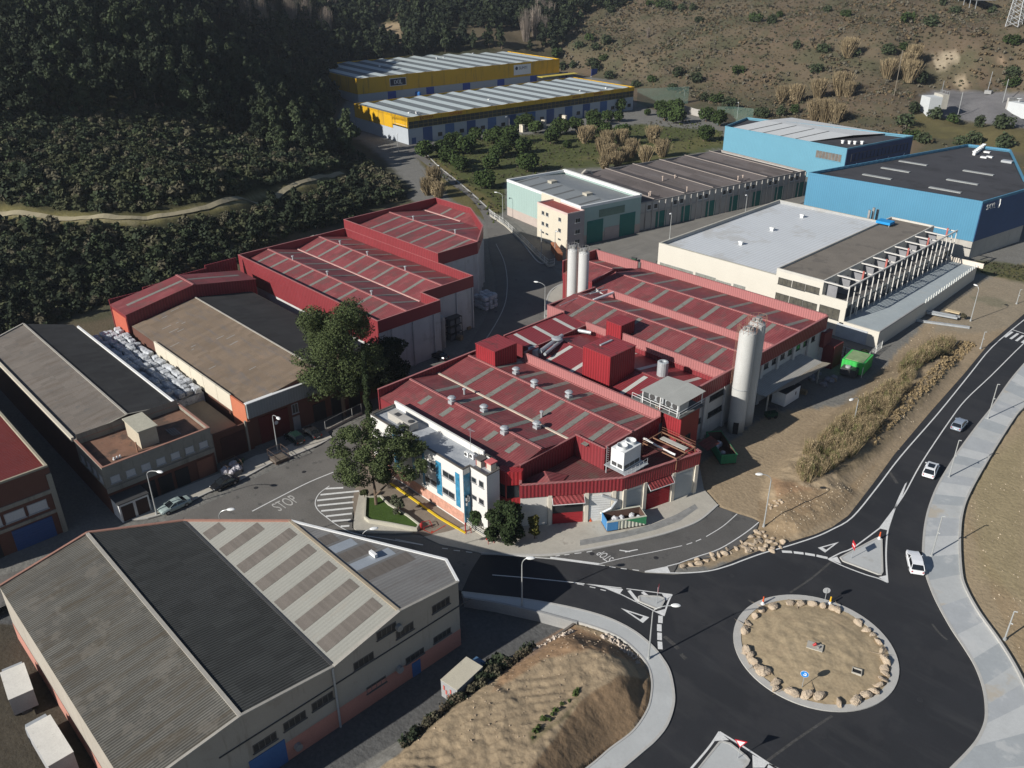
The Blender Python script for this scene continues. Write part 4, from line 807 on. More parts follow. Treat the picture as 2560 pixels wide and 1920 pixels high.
# ribs on the white walls
rb_=MB()
for v in (3,8,13.2): MB().box(0,.25,v-.15,v+.15,0,9.2).build('wall_rib',PANELW,b)
for v in (19,24,28.4): MB().box(-5.8,-5.55,v-.15,v+.15,0,9.2).build('wall_rib',PANELW,b)
for t in (.15,.4,.65,.9): p=along(L(-140,122.7),L(-148.4,132),t); MB().box(p[0]-.15,p[0]+.2,p[1]-.15,p[1]+.2,0,11.2).build('wall_rib',PANELW,b)
k=thing("steel_rack","tall steel rack of bins against the white wall of the long red sheds","rack",(-127.8,102.5,0)); mb=MB()
for x in (0,1.6):
    for y in (0,1.6,3.2): mb.box(x,x+.1,y,y+.1,0,5)
for z in (1.6,3.3,4.9): mb.box(0,1.7,0,3.3,z,z+.1)
mb.build("frame",DKMET,k); mb=MB()
for z in (.1,1.75,3.45): mb.box(.15,1.5,.2,1.4,z,z+1.1); mb.box(.15,1.5,1.8,3.0,z,z+1.1)
mb.build("bins",M("bin_grey",(.12,.13,.14)),k)
k=thing("silo","short grey silo beside the white wall corner of the long red sheds","silo",(-125.6,99.4,0)); MB().lathe((0,0,0),[(1.1,0),(1.1,6.2),(.9,6.8),(.2,7.3)],18).build("body",GALVD,k)
# ================================================================ yellow sheds (turned 10 degrees against the estate grid)
def sawroof(root,P,n,z,W,mat,matd,x0,x1,step,h=1.1):
    pass
def yellow(name,label,A,Bp,depth,zr,zband,dz,sgn,texts,bays,y2=False):
    """A front-left roof corner, Bp front-right; sheds run away from the camera"""
    a=math.degrees(math.atan2(Bp[1]-A[1],Bp[0]-A[0])); f=Fr(A[0],A[1],a); Lx=math.hypot(Bp[0]-A[0],Bp[1]-A[1])
    b=thing(name,label,"industrial unit",(A[0],A[1],0),R_(a))
    P=[(0,0),(Lx,0),(Lx,depth),(0,depth)]
    wallmesh(P,-.5,zband).build("wall",M("pale_blue_wall",(.36,.39,.42),rough=.8,var=.06),b)
    if y2:
        ring(P,zr-1.8,zr,.3,.15).build("fascia",YEL,b); MB().sheet(offs(P,-.1),zr-.9).build("roof",GREYSH,b)
    else: wallmesh(offs(P,.15),zband-.2,zr).build("cladding",YEL,b); ring(P,zr-.5,zr+.02,.3,.16).build("coping",YEL,b); MB().sheet(offs(P,-.1),zr-.9).build("roof",GREYSH,b)
    n=int(Lx/bays); w=Lx/n
    for k in range(n):
        x=k*w; mb=MB(); mb.add([(x+.3,.6,zr-.75),(x+w*.72,.6,zr+.15),(x+w*.72,depth-.5,zr+.15),(x+.3,depth-.5,zr-.75),(x+w*.75,.6,zr-.8),(x+w*.75,depth-.5,zr-.8)],[(0,1,2,3),(1,4,5,2),(0,4,1),(3,2,5)]); mb.build("roof_shed",GREYSH,b)
        mb=MB(); mb.add([(x+w*.30,.7,zr-.27),(x+w*.66,.7,zr+.12),(x+w*.66,depth-.6,zr+.12),(x+w*.30,depth-.6,zr-.27)],[(0,1,2,3)]); mb.build("roof_light",M("pale_roof_light",(.42,.47,.47),rough=.5,var=.08,rib=(1,.9,.01,.1)),b)
    return b,Lx,f
A2_=q(1018,294,11); B2_=q(1585,217,11); yb,YL,yf=yellow("industrial_units","front row of yellow-trimmed industrial units with blue gates and a glazed strip","",None,0,0,0,0,0,0,0) if False else yellow("industrial_units","front row of yellow-trimmed industrial units with blue gates and a glazed strip",A2_,B2_,45,11,6.5,0,0,0,9.2,True)
MB().box(.2,YL-.2,-.12,-.02,6.4,9.25).build("glazing",M("dark_glazing",(.05,.05,.045),rough=.25,var=.5,scale=.15),yb)
mb=MB()
for k in range(int(YL/2.4)): mb.box(.2+k*2.4,.3+k*2.4,-.2,-.02,6.4,9.25)
mb.box(.2,YL-.2,-.2,-.02,7.8,7.9); mb.box(.2,YL-.2,-.2,-.02,6.4,6.5); mb.build("glazing_bars",M("yellow_bars",(.3,.22,.06)),yb)
x=9.5; k=0
while x<YL-6:
    panel(yb,(x,-.02),(1,0),(0,-1),4.6,6.2,0,BLUED if k%2==0 else M("mid_blue_door",(.07,.13,.27),rib=(2,.4,.02,.1)),"gate"); 
    if x+8<YL: window(yb,(x+6.2,-.02),(1,0),(0,-1),2.2,1.5,1.8,DKMET,GL,mull=2)
    x+=11.2; k+=1
wallmesh([(-.15,0),(-.15,45)][::-1]+[(-.14,45),(-.14,0)][::-1],7.0,11.0).build("side_cladding",YEL,yb)
MB().add([(-.16,-.2,9.9),(-.16,45,5.4),(-.16,45,9.9)],[(0,1,2),(2,1,0)]).build("side_cladding",YEL,yb); MB().box(-.18,-.04,12,45,5.2,10.0).build("side_cladding",YEL,yb)
window(yb,(-.02,5.5),(0,1),(-1,0),9.5,2.2,7.5,FRW,MC["dark_glazing"],mull=5); panel(yb,(2.6,-.02),(1,0),(0,-1),2.0,2.6,0,BLUED); 
def walltext(s,x,z,size,mat,par,y=-.33,name="sign_text"):
    return textmb(s,size,mat,name,par,Matrix(((1,0,0,x),(0,0,-1,y),(0,1,0,z),(0,0,0,1))),.02)
BRN=M("sign_brown",(.16,.03,.01)); walltext("EXTINSA",9.2,10.1,1.7,BRN,yb); walltext("GLASS RAY" if False else "GLATS RAY",24,10.1,1.3,M("sign_red",(.42,.08,.02)),yb); walltext("EXTINSA",YL-24,10.1,1.5,BRN,yb); walltext("kartonnage" if False else "Interfaccia",YL-38,10.1,1.2,BRN,yb)
for xx,yy in ((6,8),(9,7),(52,14),(YL-30,6),(YL-14,5)): vent(yb,xx,yy,10.6,kind=3,mat=WHM)
A1_=q(892,197,12.2); B1_=q(1398,147,12.2); y1,YL1,_=yellow("industrial_units","rear row of industrial units with a tall stained yellow wall and white sign",A1_,B1_,70,12.2,4.6,0,0,0,10.5)
def board(par,x,z,w,h,mat,y=-.2,name="signboard"): return MB().box(x-w/2,x+w/2,y-.12,y,z-h/2,z+h/2).build(name,mat,par)
sb=board(y1,24,8.7,10,4.0,WHM); board(y1,24,8.7,9.4,3.4,M("sign_navy",(.01,.015,.04)),-.3); walltext("IXIL",24,8.6,3.1,WHM,y1,-.45)
board(y1,YL1-28,8.4,12.5,5.6,WHM); walltext("SUMTI",YL1-27.5,9.2,2.2,M("sign_dark",(.02,.03,.06)),y1,-.35); 
MB().tube((YL1-32.3,-.35,9.3),(YL1-32.3,-.42,9.3),.95,16).build("logo",MC["sign_dark"],y1)
for k in range(9): panel(y1,(20+k*24,-.02),(1,0),(0,-1),5,4.2,0,M("royal_blue_door",(.03,.07,.3)),"gate")
for xx,yy in ((35,40),(80,50),(85,50),(110,55),(150,60),(154,60),(158,60)): vent(y1,xx,yy,11.8,kind=3,mat=WHM)
MB().box(118,146,-6,-.1,3.4,3.7).build("canopy",M("yellow_canopy",(.5,.4,.08)),y1)
# ================================================================ mint building, cream office, grey row (turned too)
A=q(1452,516,11); Bm=q(1604,486,11); D=q(1261,449,11); a=math.degrees(math.atan2(Bm[1]-A[1],Bm[0]-A[0])); fm=Fr(A[0],A[1],a)
Lm=math.hypot(Bm[0]-A[0],Bm[1]-A[1]); Dm=fm.to(D)[1]
b=thing("mint_warehouse","pale mint green warehouse with two dark green gates and a grey roof","warehouse",(A[0],A[1],0),R_(a))
P=[(0,0),(Lm,0),(Lm,Dm),(0,Dm)]; wallmesh(P,-.2,2.6).build("base_wall",M("stained_base",(.4,.34,.3),var=.12),b); wallmesh(P,2.6,11).build("wall",MINT,b)
G8=[(0,9.4),(Dm,9.4)]
rf=MB(); rf.add([(.2,.2,9.8),(Lm*.5,.2,10.5),(Lm*.5,Dm-.2,10.5),(.2,Dm-.2,9.8),(Lm-.2,.2,9.7),(Lm-.2,Dm-.2,9.7)],[(0,1,2,3),(1,4,5,2)]); rf.build("roof",M("grey_sheet_roof_m",(.2,.215,.22),rough=.6,var=.1,scale=.2,rib=(1,.5,.02,.15)),b)
ring(P,10.3,11.0,.5,.05).build("parapet",WHM,b); cap(b,(Lm-.2,0),(Lm-.2,Dm),11.1,.9,M("white_coping",(.68,.68,.64)),"coping")
for k in range(6): MB().add([(.6,4+k*6,9.88),(Lm*.48,4+k*6,10.52),(Lm*.48,4.9+k*6,10.52),(.6,4.9+k*6,9.88)],[(0,1,2,3)]).build("skylight",M("grey_roof_light",(.11,.115,.115)),b)
for y_ in (9,26): MB().box(Lm*.42,Lm*.52,y_,y_+2,10.3,11.1).build("roof_hatch",M("hatch_cream",(.4,.37,.3)),b)
for t in (.24,.78): panel(b,(Lm*t,-.02),(1,0),(0,-1),5.6,6.4,0,GREEND,"gate")
MB().box(Lm*.3,Lm*.72,-.1,-.02,6.9,9.0).build("painted_panel",M("olive_panel",(.14,.2,.16)),b)
MB().box(Lm*.4,Lm*.64,-.12,-.02,0,3.6).build("base_panel",M("pinkish_panel",(.36,.31,.29),var=.1),b)
MB().box(-.12,-.02,Dm*.25,Dm*.5,2.6,10.9).build("cream_bay",CREAM,b)
O1=fm.q(1349,521,10.2); O2=fm.q(1420,543,10.2); oo=thing("office_block","three-storey cream office with red flat roof, leaning against the mint warehouse","office",(*fm.out((-5.6,-1.6)),0),R_(a))
P=[(0,0),(5.7,0),(5.7,14),(0,14)]; wallmesh(P,-.1,10.2).build("wall",CREAM,oo); MB().sheet(P,9.9).build("roof",M("red_deck",(.24,.06,.05),var=.15),oo); ring(P,9.8,10.35,.2,.03).build("parapet",M("pink_coping",(.55,.42,.38)),oo)
MB().box(.02,5.7,-.06,-.02,0,10.1).build("side_wall",M("grey_pink_render",(.33,.29,.28),var=.08),oo)
for z in (1.2,4.4,7.4):
    for y_ in (3.4,9.2,11.2): window(oo,(-.02,y_),(0,-1),(-1,0),1.2,1.0 if z>2 else .5,z+(.9 if z<2 else 0),FRAMEM,GL,mull=1)
for z in (4.2,7.3,1.4): window(oo,(3.4,-.06),(1,0),(0,-1),1.7,1.2,z,FRAMEM,GL,mull=1)
# grey row
A=q(1648,503,8); Bg=q(2020,430,8); a=math.degrees(math.atan2(Bg[1]-A[1],Bg[0]-A[0])); A=fm.out((Lm+.3,1.0)); fg=Fr(A[0],A[1],a); Lg=fg.to(Bg)[0]
b=thing("industrial_row","long grey row of industrial units with dark patched roof, green gates and paired windows","industrial unit",(A[0],A[1],0),R_(a)); Dg=38
P=[(0,0),(Lg,0),(Lg,Dg),(0,Dg)]; wallmesh(P,-.1,8.0).build("wall",PANELG,b); ring(P,7.9,8.25,.3,.05).build("parapet",M("dull_coping",(.27,.25,.23)),b)
nb=6; wb=Lg/nb; GRM=M("patched_dark_sheet",(.11,.095,.09),rough=.9,var=.2,scale=.1,rib=(1,.5,.02,.15),cell=(2.2,9,.16),streak=(.6,.06,1,(.16,.15,.15),.6,.52),spec=.15)
for k in range(nb):
    x=k*wb; mb=MB(); mb.add([(x,.3,7.4),(x+wb/2,.3,8.5),(x+wb,.3,7.4),(x+wb,Dg-.3,7.4),(x+wb/2,Dg-.3,8.5),(x,Dg-.3,7.4)],[(0,1,4,5),(1,2,3,4),(0,2,1),(3,5,4)]); mb.build("roof",GRM,b); cap(b,(x+wb/2,.3),(x+wb/2,Dg),8.55,.25,M("pinkish_cap",(.3,.26,.23)))
nw=28; rbm=MB()
for k in range(nw+1): x=k*Lg/nw; rbm.box(x-.15,x+.15,-.3,-.02,0,7.9)
rbm.box(0,Lg,-.2,-.02,4.9,5.1); rbm.build("wall_ribs",PANELG,b)
for k in range(nw):
    x=(k+.5)*Lg/nw
    if k%4 in (1,2): window(b,(x,-.02),(1,0),(0,-1),1.5,1.5,5.7,FRW,GL,mull=0)
    if k%4==3 and k>2: panel(b,(x-.2,-.05),(1,0),(0,-1),3.9,4.7,0,GREEND,"gate")
for x_,y_ in ((.1*Lg,4),(.12*Lg,5),(.3*Lg,3),(.34*Lg,17),(.4*Lg,16),(.62*Lg,4),(.65*Lg,4)): vent(b,x_,y_,8.2,kind=1,mat=M("cream_vent",(.5,.4,.33)))
dk=MB(); dk.path([(5,34,7.5),(5,34,9.2),(6.2,34,10),(8,34,9.6),(9,34,8.4)],.35,8); dk.build("duct",M("cream_duct",(.45,.42,.36)),b)
# ================================================================ blue buildings
A=q(1813,316,12); Bl=q(2118,372,12); Cl=q(2284,340,12); a=math.degrees(math.atan2(Bl[1]-A[1],Bl[0]-A[0])); fl=Fr(A[0],A[1],a); Ll=fl.to(Bl)[0]; Dl=fl.to(Cl)
b=thing("blue_warehouse","sky blue warehouse behind the grey row with half white and half black roof","warehouse",(A[0],A[1],0),R_(a))
P=ccw([(0,0),(Ll,0),(Dl[0],Dl[1]),(fl.to(q(1867,294,12)))]); wallmesh(P,-.1,12).build("wall",BLUEL,b); ring(P,11.7,12.15,.3,.05).build("parapet",BLUEL,b)
MB().sheet(offs(P,-.2),11.2).build("roof",TAR,b)
xm=Ll*.62; mb=MB(); mb.add([(1,1,11.3),(xm+2,1,11.3),(xm+9,Dl[1]*.55,12.3),(3.0,Dl[1]*.55,12.3),(xm+14,Dl[1]-1,11.8),(4.5,Dl[1]-1.5,11.8)],[(0,1,2,3),(3,2,4,5)]); mb.build("white_roof",M("ribbed_white",(.55,.56,.55),rough=.55,var=.06,rib=(0,.5,.02,.08)),b)
for t in (.22,.42,.66,.86): mb=MB(); x=1+xm*t; mb.add([(x,1,11.36),(x+.6,1,11.36),(x+3.1,Dl[1]*.55,12.36),(x+2.5,Dl[1]*.55,12.36)],[(0,1,2,3)]); mb.build("skylight",M("grey_roof_light",(.11,.115,.115)),b)
window(b,(Ll-6.5,-.02),(1,0),(0,-1),10,2.6,7.2,BLUEL,M("tan_office_glass",(.16,.14,.12),rough=.3,var=.6,scale=.8),mull=7)  # mottled tan glass behind the mullions
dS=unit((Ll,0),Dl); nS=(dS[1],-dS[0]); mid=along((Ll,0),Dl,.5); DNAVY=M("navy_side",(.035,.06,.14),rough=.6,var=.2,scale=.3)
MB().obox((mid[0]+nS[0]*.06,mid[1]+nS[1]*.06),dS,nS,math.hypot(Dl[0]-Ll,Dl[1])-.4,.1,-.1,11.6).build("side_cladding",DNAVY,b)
window(b,along((Ll,0),Dl,.5),dS,nS,math.hypot(Dl[0]-Ll,Dl[1])*.85,2.6,7.4,DKMET,M("brown_glass",(.1,.075,.045),rough=.3,var=.7,scale=1),mull=14,proud=.25)
for kx_,ky_ in ((Ll-8,10),(Ll-6,11),(Ll-4.5,12),(Ll-3,14)): vent(b,kx_,ky_,11.4,kind=3,mat=WHM)
for t in (.12,.42,.6,.85): mb=MB(); p=along((Ll,0),Dl,t); p2=along((Ll,0),Dl,t+.05); mb.bar((p[0]+nS[0]*.2,p[1]+nS[1]*.2,3),(p2[0]+nS[0]*.2,p2[1]+nS[1]*.2,6.5),.3); mb.build("painted_stroke",M("pale_stroke",(.35,.42,.55)),b)
# deep blue building
b=thing("blue_warehouse","large deep blue warehouse with black flat roof and six roof lights, far right","warehouse",(-71,232.8,0))
L=lambda x,y:(x+71,y-232.8)
P=ccw([L(-117.6,230),L(-71,232.8),L(-67,258),L(-72.5,267),L(-88,302.5),L(-100.5,301.2)])
wallmesh(P,4.6,15).build("wall",BLUEC,b); wallmesh(P,-.2,4.7).build("base_wall",M("rough_concrete",(.4,.38,.34),var=.15,scale=.4,streak=(.8,.8,.1,(.26,.24,.21),.6,.55)),b)
ring(P,14.7,15.3,.35,.05).build("parapet",BLUEC,b); MB().sheet(offs(P,-.3),14.4).build("roof",TAR,b)
i0=[i for i,p in enumerate(P) if abs(p[0])<.01 and abs(p[1])<.01][0]; Q=P[(i0+1)%len(P)]; dS=unit((0,0),Q); nS=(dS[1],-dS[0]); mid=along((0,0),Q,.5)
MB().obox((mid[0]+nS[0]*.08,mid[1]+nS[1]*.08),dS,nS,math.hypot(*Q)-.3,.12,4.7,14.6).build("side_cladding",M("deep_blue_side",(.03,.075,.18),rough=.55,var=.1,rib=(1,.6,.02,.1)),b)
tm=Matrix(((dS[0],0,nS[0],dS[0]*4.4+nS[0]*.25),(dS[1],0,nS[1],dS[1]*4.4+nS[1]*.25),(0,1,0,13.3),(0,0,0,1))); textmb("SAYL",2.0,WHM,"sign_text",b,tm,.03)
lg=MB(); p=(dS[0]*8.3+nS[0]*.25,dS[1]*8.3+nS[1]*.25); lg.bar((p[0],p[1],12.3),(p[0]+dS[0]*.4,p[1]+dS[1]*.4,13.6),.35); lg.bar((p[0]+dS[0]*.3,p[1]+dS[1]*.3,13.4),(p[0]+dS[0]*.1,p[1]+dS[1]*.1,14.6),.3); lg.build("logo",WHM,b)
RLM=M("ribbed_roof_light",(.3,.31,.3),rough=.5,rib=(0,.5,.02,.2))
for px,py in ((2193,441),(2239,424),(2283,407),(2363,474),(2406,454),(2446,431)): x,y=q(px,py,14.6); x+=71; y-=232.8; MB().box(x-4.2,x+4.2,y-.6,y+.6,14.4,14.65).build("roof_light",RLM,b)
for k in range(7): x,y=q(2436+k*4,383-k*3,15); vent(b,x+71,y-232.8,14.8,kind=3,mat=WHM)
MB().box(-14,-11,53,55,14.4,15).build("hatch",GALV,b)
for px,py in ((2474,392),(2468,380),(2460,393)): x,y=q(px,py,14.6); MB().box(x+71-.9,x+71+.9,y-232.8-.6,y-232.8+.6,14.4,14.8).build("hatch",WHM,b)
# ================================================================ [8] red factory
def px_on(px,py,axis,val):
    d=ray(px,py); t=val/d[axis]; return (d[0]*t,d[1]*t,CH+d[2]*t)
def winpx(root,o,axis,val,TL,BR,fm,gm,n,mull=1,proud=.06,name="window"):
    """window on an X= or Y= wall from two picture corners"""
    a=px_on(*TL,axis,val); b_=px_on(*BR,axis,val); k=1-axis
    c=[0,0]; c[axis]=val-o[axis]; c[k]=(a[k]+b_[k])/2-o[k]; w=abs(a[k]-b_[k]); h=abs(a[2]-b_[2]); d=(1,0) if axis==1 else (0,1)
    return window(root,c,d,n,w,h,min(a[2],b_[2])-o[2],fm,gm,name,mull,proud)
ORG=(-66.5,68.6,0); b=thing("red_factory","large red-roofed factory of stepped parallel sheds with tall roof boxes in the centre","factory",ORG)
L=lambda x,y:(x+66.5,y-68.6)
FF=ccw([L(-103.3,68.6),L(-103.3,94.6),L(-66.5,94.6),L(-66.5,81.8),L(-72.3,81.8),L(-72.3,70.3),L(-73.6,68.8),L(-75.2,68.6)])
GF=[(0,8.4),(6.1,9.6),(12,8.6),(19.1,9.6),(26,8.5)]
wallmesh(FF,-.1,-.05,GF).build("wall",[REDNY],b); roofmesh(FF,GF,.12).build("roof",RED,b)
cap(b,(-5.9,6.1),(-36.6,6.1),9.68,.35,PINK); cap(b,(.2,19.1),(-36.6,19.1),9.68,.35,PINK); cap(b,(-6,12),(-36.6,12),8.7,.35,M("gutter_cream",(.5,.42,.34)),"valley_gutter")
strips(b,[-10.5,-16.8,-23.2,-29.8],.9,5.2,[(0,8.4),(6.1,9.6)],.95) if False else None
for u in (-9.5,-14.2,-19.2,-24.4,-29.8): strips(b,[u],2.6,5.0,[(0,8.4),(6.1,9.6)],1.0)
strips(b,[-8.7,-14.0,-19.4,-24.8,-30.4],6.5,11.7,[(6.1,9.6),(12,8.6)],1.0); strips(b,[-3.4,-8.4,-13.6,-18.9,-24.4,-30.0],12.3,18.8,[(12,8.6),(19.1,9.6)],1.0); strips(b,[-3.0,-8.2,-13.4,-18.7,-24.2,-29.8],19.5,25.6,[(19.1,9.6),(26,8.5)],1.0)
# parapets on the outer edges of the front sheds
def para(a,c,z0,z1,mat=None,th=.25,z2=None,nm="parapet"):
    """upright band between grid points a and c"""
    a=L(*a); c=L(*c); d=unit(a,c); n=(-d[1],d[0]); mb=MB(); z2=z1 if z2 is None else z2
    P=[(a[0]-n[0]*th/2,a[1]-n[1]*th/2,z1),(c[0]-n[0]*th/2,c[1]-n[1]*th/2,z2),(c[0]+n[0]*th/2,c[1]+n[1]*th/2,z2),(a[0]+n[0]*th/2,a[1]+n[1]*th/2,z1)]
    mb.add([(x,y,z0) for x,y,z in P]+[(x,y,z) for x,y,z in P],[(0,3,2,1),(4,5,6,7),(0,1,5,4),(1,2,6,5),(2,3,7,6),(3,0,4,7)]); o=mb.build(nm,mat or REDN,b)
    mb=MB(); e=.06; Q=[(x,y,z+.01) for x,y,z in P]; Q=[(Q[0][0]-n[0]*e,Q[0][1]-n[1]*e,Q[0][2]),(Q[1][0]-n[0]*e,Q[1][1]-n[1]*e,Q[1][2]),(Q[2][0]+n[0]*e,Q[2][1]+n[1]*e,Q[2][2]),(Q[3][0]+n[0]*e,Q[3][1]+n[1]*e,Q[3][2])]
    mb.add([(x,y,z-.03) for x,y,z in Q]+[(x,y,z+.05) for x,y,z in Q],[(0,3,2,1),(4,5,6,7),(0,1,5,4),(1,2,6,5),(2,3,7,6),(3,0,4,7)]); mb.build("coping",PINK,b); return o
para((-103.4,68.4),(-103.4,94.6),5,9.9,REDNY); para((-96.2,94.7),(-66.4,94.7),8.3,10.2,PINK); para((-96.2,94.5),(-66.4,94.5),8.35,8.6,M("gutter_cream",(.5,.42,.34)),.4,nm="gutter")
para((-96.3,94.7),(-96.3,98.3),8,10.2,REDNY); para((-72.2,70.2),(-72.2,81.7),8.3,8.9,REDNY,.2,8.95); para((-66.4,81.9),(-66.4,94.6),8.3,9.5,REDNY,.2); para((-72.2,81.72),(-66.4,81.72),5,9.2,REDN,.15)
# section C and D
CC=ccw([L(-98.6,94.6),L(-98.6,113.2),L(-67,113.2),L(-67,94.6)]); GC=[(26,7.6),(36.6,9.0),(44.6,7.6)]
wallmesh(CC,-.1,-.1,GC).build("wall",[PANELW],b); roofmesh(CC,GC,.1).build("roof",M("clean_red_sheet",(.22,.036,.042),rough=.45,var=.08,scale=.2,rib=(0,.45,.03,.3)),b)
strips(b,[-27.6,-21.8,-5.2,-10.5],26.4,36,GC,.85,SKYLW); strips(b,[-25.5,-19.2,-13.2,-5.2],37.2,44.2,GC,.85,SKYLW); cap(b,(-.7,36.6),(-32,36.6),9.06,.3,RED)
DD=[L(-105.2,98.4),L(-98.6,98.4),L(-98.6,114.3),L(-105.2,114.3)]; wallmesh(DD,-.1,9.0).build("wall",REDNY,b)
mb=MB(); D0,D1=L(-105.2,98.4),L(-98.6,114.3); mb.add([(D0[0],D0[1],9.3),(D1[0],D0[1],8.6),(D1[0],D1[1],8.6),(D0[0],D1[1],9.3)],[(0,1,2,3)]); mb.build("roof",M("clean_red_sheet_y",(.22,.036,.042),rough=.45,var=.08,scale=.2,rib=(1,.45,.03,.3)),b)
for y in (31.5,36.5,42): mb=MB(); mb.add([(D0[0]+.5,y,9.29),(D1[0]-.3,y,8.66),(D1[0]-.3,y+.9,8.66),(D0[0]+.5,y+.9,9.29)],[(0,1,2,3)]); mb.build("skylight",SKYLW,b)
para((-98.6,99),(-98.6,113.5),7.5,9.0,REDNY,.15); para((-105.3,98.3),(-105.3,114.3),6,9.45,REDNY,.2)
# section B
BB=ccw([L(-109.5,114.4),L(-109.5,128.7),L(-67,128.7),L(-67,113.4),L(-105,113.4),L(-105,114.4)]); GB=[(44.8,8.7),(53.3,10.1),(60.1,8.7)]
wallmesh(BB,-.1,-.1,GB).build("wall",PANELW,b); roofmesh(BB,GB,.1).build("roof",RED,b)
strips(b,[-6.3,-12.6,-18.9,-25.2,-31.5,-37.2],45.3,53,GB,.95); strips(b,[-4.4,-10.7,-17,-23.3,-29.6,-35.9],53.6,59.8,GB,.95); cap(b,(-.6,53.3),(-41.5,53.3),10.16,.35)
para((-109.6,114.4),(-105,114.4),6,9.7,PINK); para((-109.6,114.4),(-109.6,128.7),6,9.7,REDNY); para((-98.5,113.5),(-93.3,113.5),7.5,9.7,PINK); para((-98.5,113.38),(-89.6,113.38),7.3,8.4,REDN); para((-89.4,113.5),(-67,113.5),8.4,10.2,PINK,.25); para((-87,113.3),(-67,113.3),7.3,8.5,REDN,.2); para((-106,128.7),(-67,128.7),8.4,10.2,PINK)
# section A, with the lower end A2 behind the silos
AA_=ccw([L(-112,130.6),L(-112,147),L(-67,147),L(-67,128.8),L(-107,128.8)]); GA=[(60.2,8.7),(68.9,10.2),(78.4,8.8)]
wallmesh(AA_,-.1,-.1,GA).build("wall",PANELW,b); roofmesh(AA_,GA,.1).build("roof",RED,b)
strips(b,[-5.8,-12,-18.2,-24.4,-30.6,-36.8],60.8,68.6,GA,.95); strips(b,[-3.9,-10.1,-16.3,-22.5,-28.7,-34.9,-41],69.3,77.9,GA,.95); cap(b,(-.6,68.9),(-45,68.9),10.27,.35)
A2=[L(-124.2,134.5),L(-112.1,134.5),L(-112.1,145.8),L(-124.2,145.8)]; GA2=[(65.9,7.6),(73,8.9),(77.2,8.2)]
wallmesh(A2,-.1,-.1,GA2).build("wall",REDN,b); roofmesh(A2,GA2,.1).build("roof",RED,b); strips(b,[-49.5,-55],73.4,77,GA2,.9); cap(b,(-45.8,73),(-57.6,73),8.97,.3)
para((-112,130.6),(-112,137.6),5,9.9,REDNY,.25,10.9); para((-112,137.6),(-112,144.5),5,10.9,REDNY,.25,9.2); para((-124.3,145.8),(-112,146),8,10.4,PINK); para((-124.3,134.5),(-124.3,145.8),6,10.4,REDNY); para((-112,147),(-67,147),8.5,10.7,PINK)
# right-hand wall: red band, white panels with windows
para((-66.85,94.8),(-66.85,147.1),7.9,10.5,REDNY,.3)
for v in (101,107.5,113.5,119,124.5,130,135.5,141,146.6): MB().box(-.55,-.1,v-68.6-.4,v-68.6+.4,-.1,7.9).build("pilaster",PANELW,b)
for v0 in (102.5,109): 
    for z in (3.2,6.3): window(b,(-.5,v0-68.6+2.2),WD,WN,4.4,1.0,z,DKMET,GL,mull=2)
for k in range(5): window(b,(-.5,48.2+5.5*k+2.6),WD,WN,4.2,1.0,6.5,DKMET,GL if k!=3 else M("green_glass",(.03,.08,.05),rough=.2,var=.4),mull=3)
mb=MB(); mb.add([(-.4,50,5.3),(-.4,70,5.3),(3.4,71.5,4.4),(3.4,52,4.4)],[(0,3,2,1)]); mb.add([(-.4,50,5.18),(-.4,70,5.18),(3.4,71.5,4.28),(3.4,52,4.28)],[(0,1,2,3)]); 
for y in (53,62,71): mb.box(3.1,3.3,y,y+.2,0,4.3)
mb.build("yard_canopy",M("dull_sheet",(.33,.32,.29),var=.15,rib=(1,.5,.02,.2)),b)
mb=MB(); mb.add([(3.35,51.6,4.42),(3.35,71.5,4.42),(4.9,71.8,4.55),(4.6,60,4.5)],[(0,3,2,1),(0,1,2,3)]); mb.build("sunlit_canopy_strip",M("sunlit_pale_sheet",(.5,.45,.36),var=.08,rib=(1,.5,.02,.15)),b)  # sunlit outer strip of the canopy, its brightness put into the pale colour
mb=MB(); mb.box(-.5,2.2,78.4,82,0,4.8); mb.box(-.3,.5,77,80,4.5,7.5); mb.build("end_structure",M("rust_red",(.13,.03,.03),var=.2),b)
# tall roof boxes
def rbox(nm,u0,u1,v0,v1,z0,z1,tilt=0):
    a=L(u0,v0); c=L(u1,v1); mb=MB(); mb.box(a[0],c[0],a[1],a[1]+.0001,z0,z1)
    P=[(a[0],a[1]),(c[0],a[1]),(c[0],c[1]),(a[0],c[1])]
    o=MB(); o.add([(a[0],a[1],z0),(c[0],a[1],z0),(c[0],c[1],z0),(a[0],c[1],z0),(a[0],a[1],z1),(c[0],a[1],z1),(c[0],c[1],z1),(a[0],c[1],z1)],[(0,1,5,4),(2,3,7,6),(1,2,6,5),(3,0,4,7)]); o.mi=[0,0,1,1]
    r=o.build(nm,[M("bright_red_sheet",(.25,.022,.028),rough=.5,var=.06,rib=(0,.55,.06,.45)),M("bright_red_sheet_y",(.23,.022,.028),rough=.5,var=.06,rib=(1,.55,.06,.45))],b)
    MB().box(a[0]-.1,c[0]+.1,a[1]-.1,c[1]+.1,z1,z1+.08).build("box_roof",M("red_box_roof",(.26,.04,.045),rough=.5,rib=(0,.5,.03,.35),dirt=(.5,(.07,.04,.035),.7,.55)),r); return r
rbox("roof_box",-85.6,-79.6,98.1,104.6,7.9,13.8); rbox("roof_box",-93.2,-89.6,113.1,117,7.8,11.7); rbox("roof_box",-101.5,-96.6,88,93.2,8.6,12.4)
p0=L(-83.8,100.2); MB().box(p0[0],p0[0]+.35,p0[1],p0[1]+3,13.9,14.1).build("loose_channel",GALV,b)
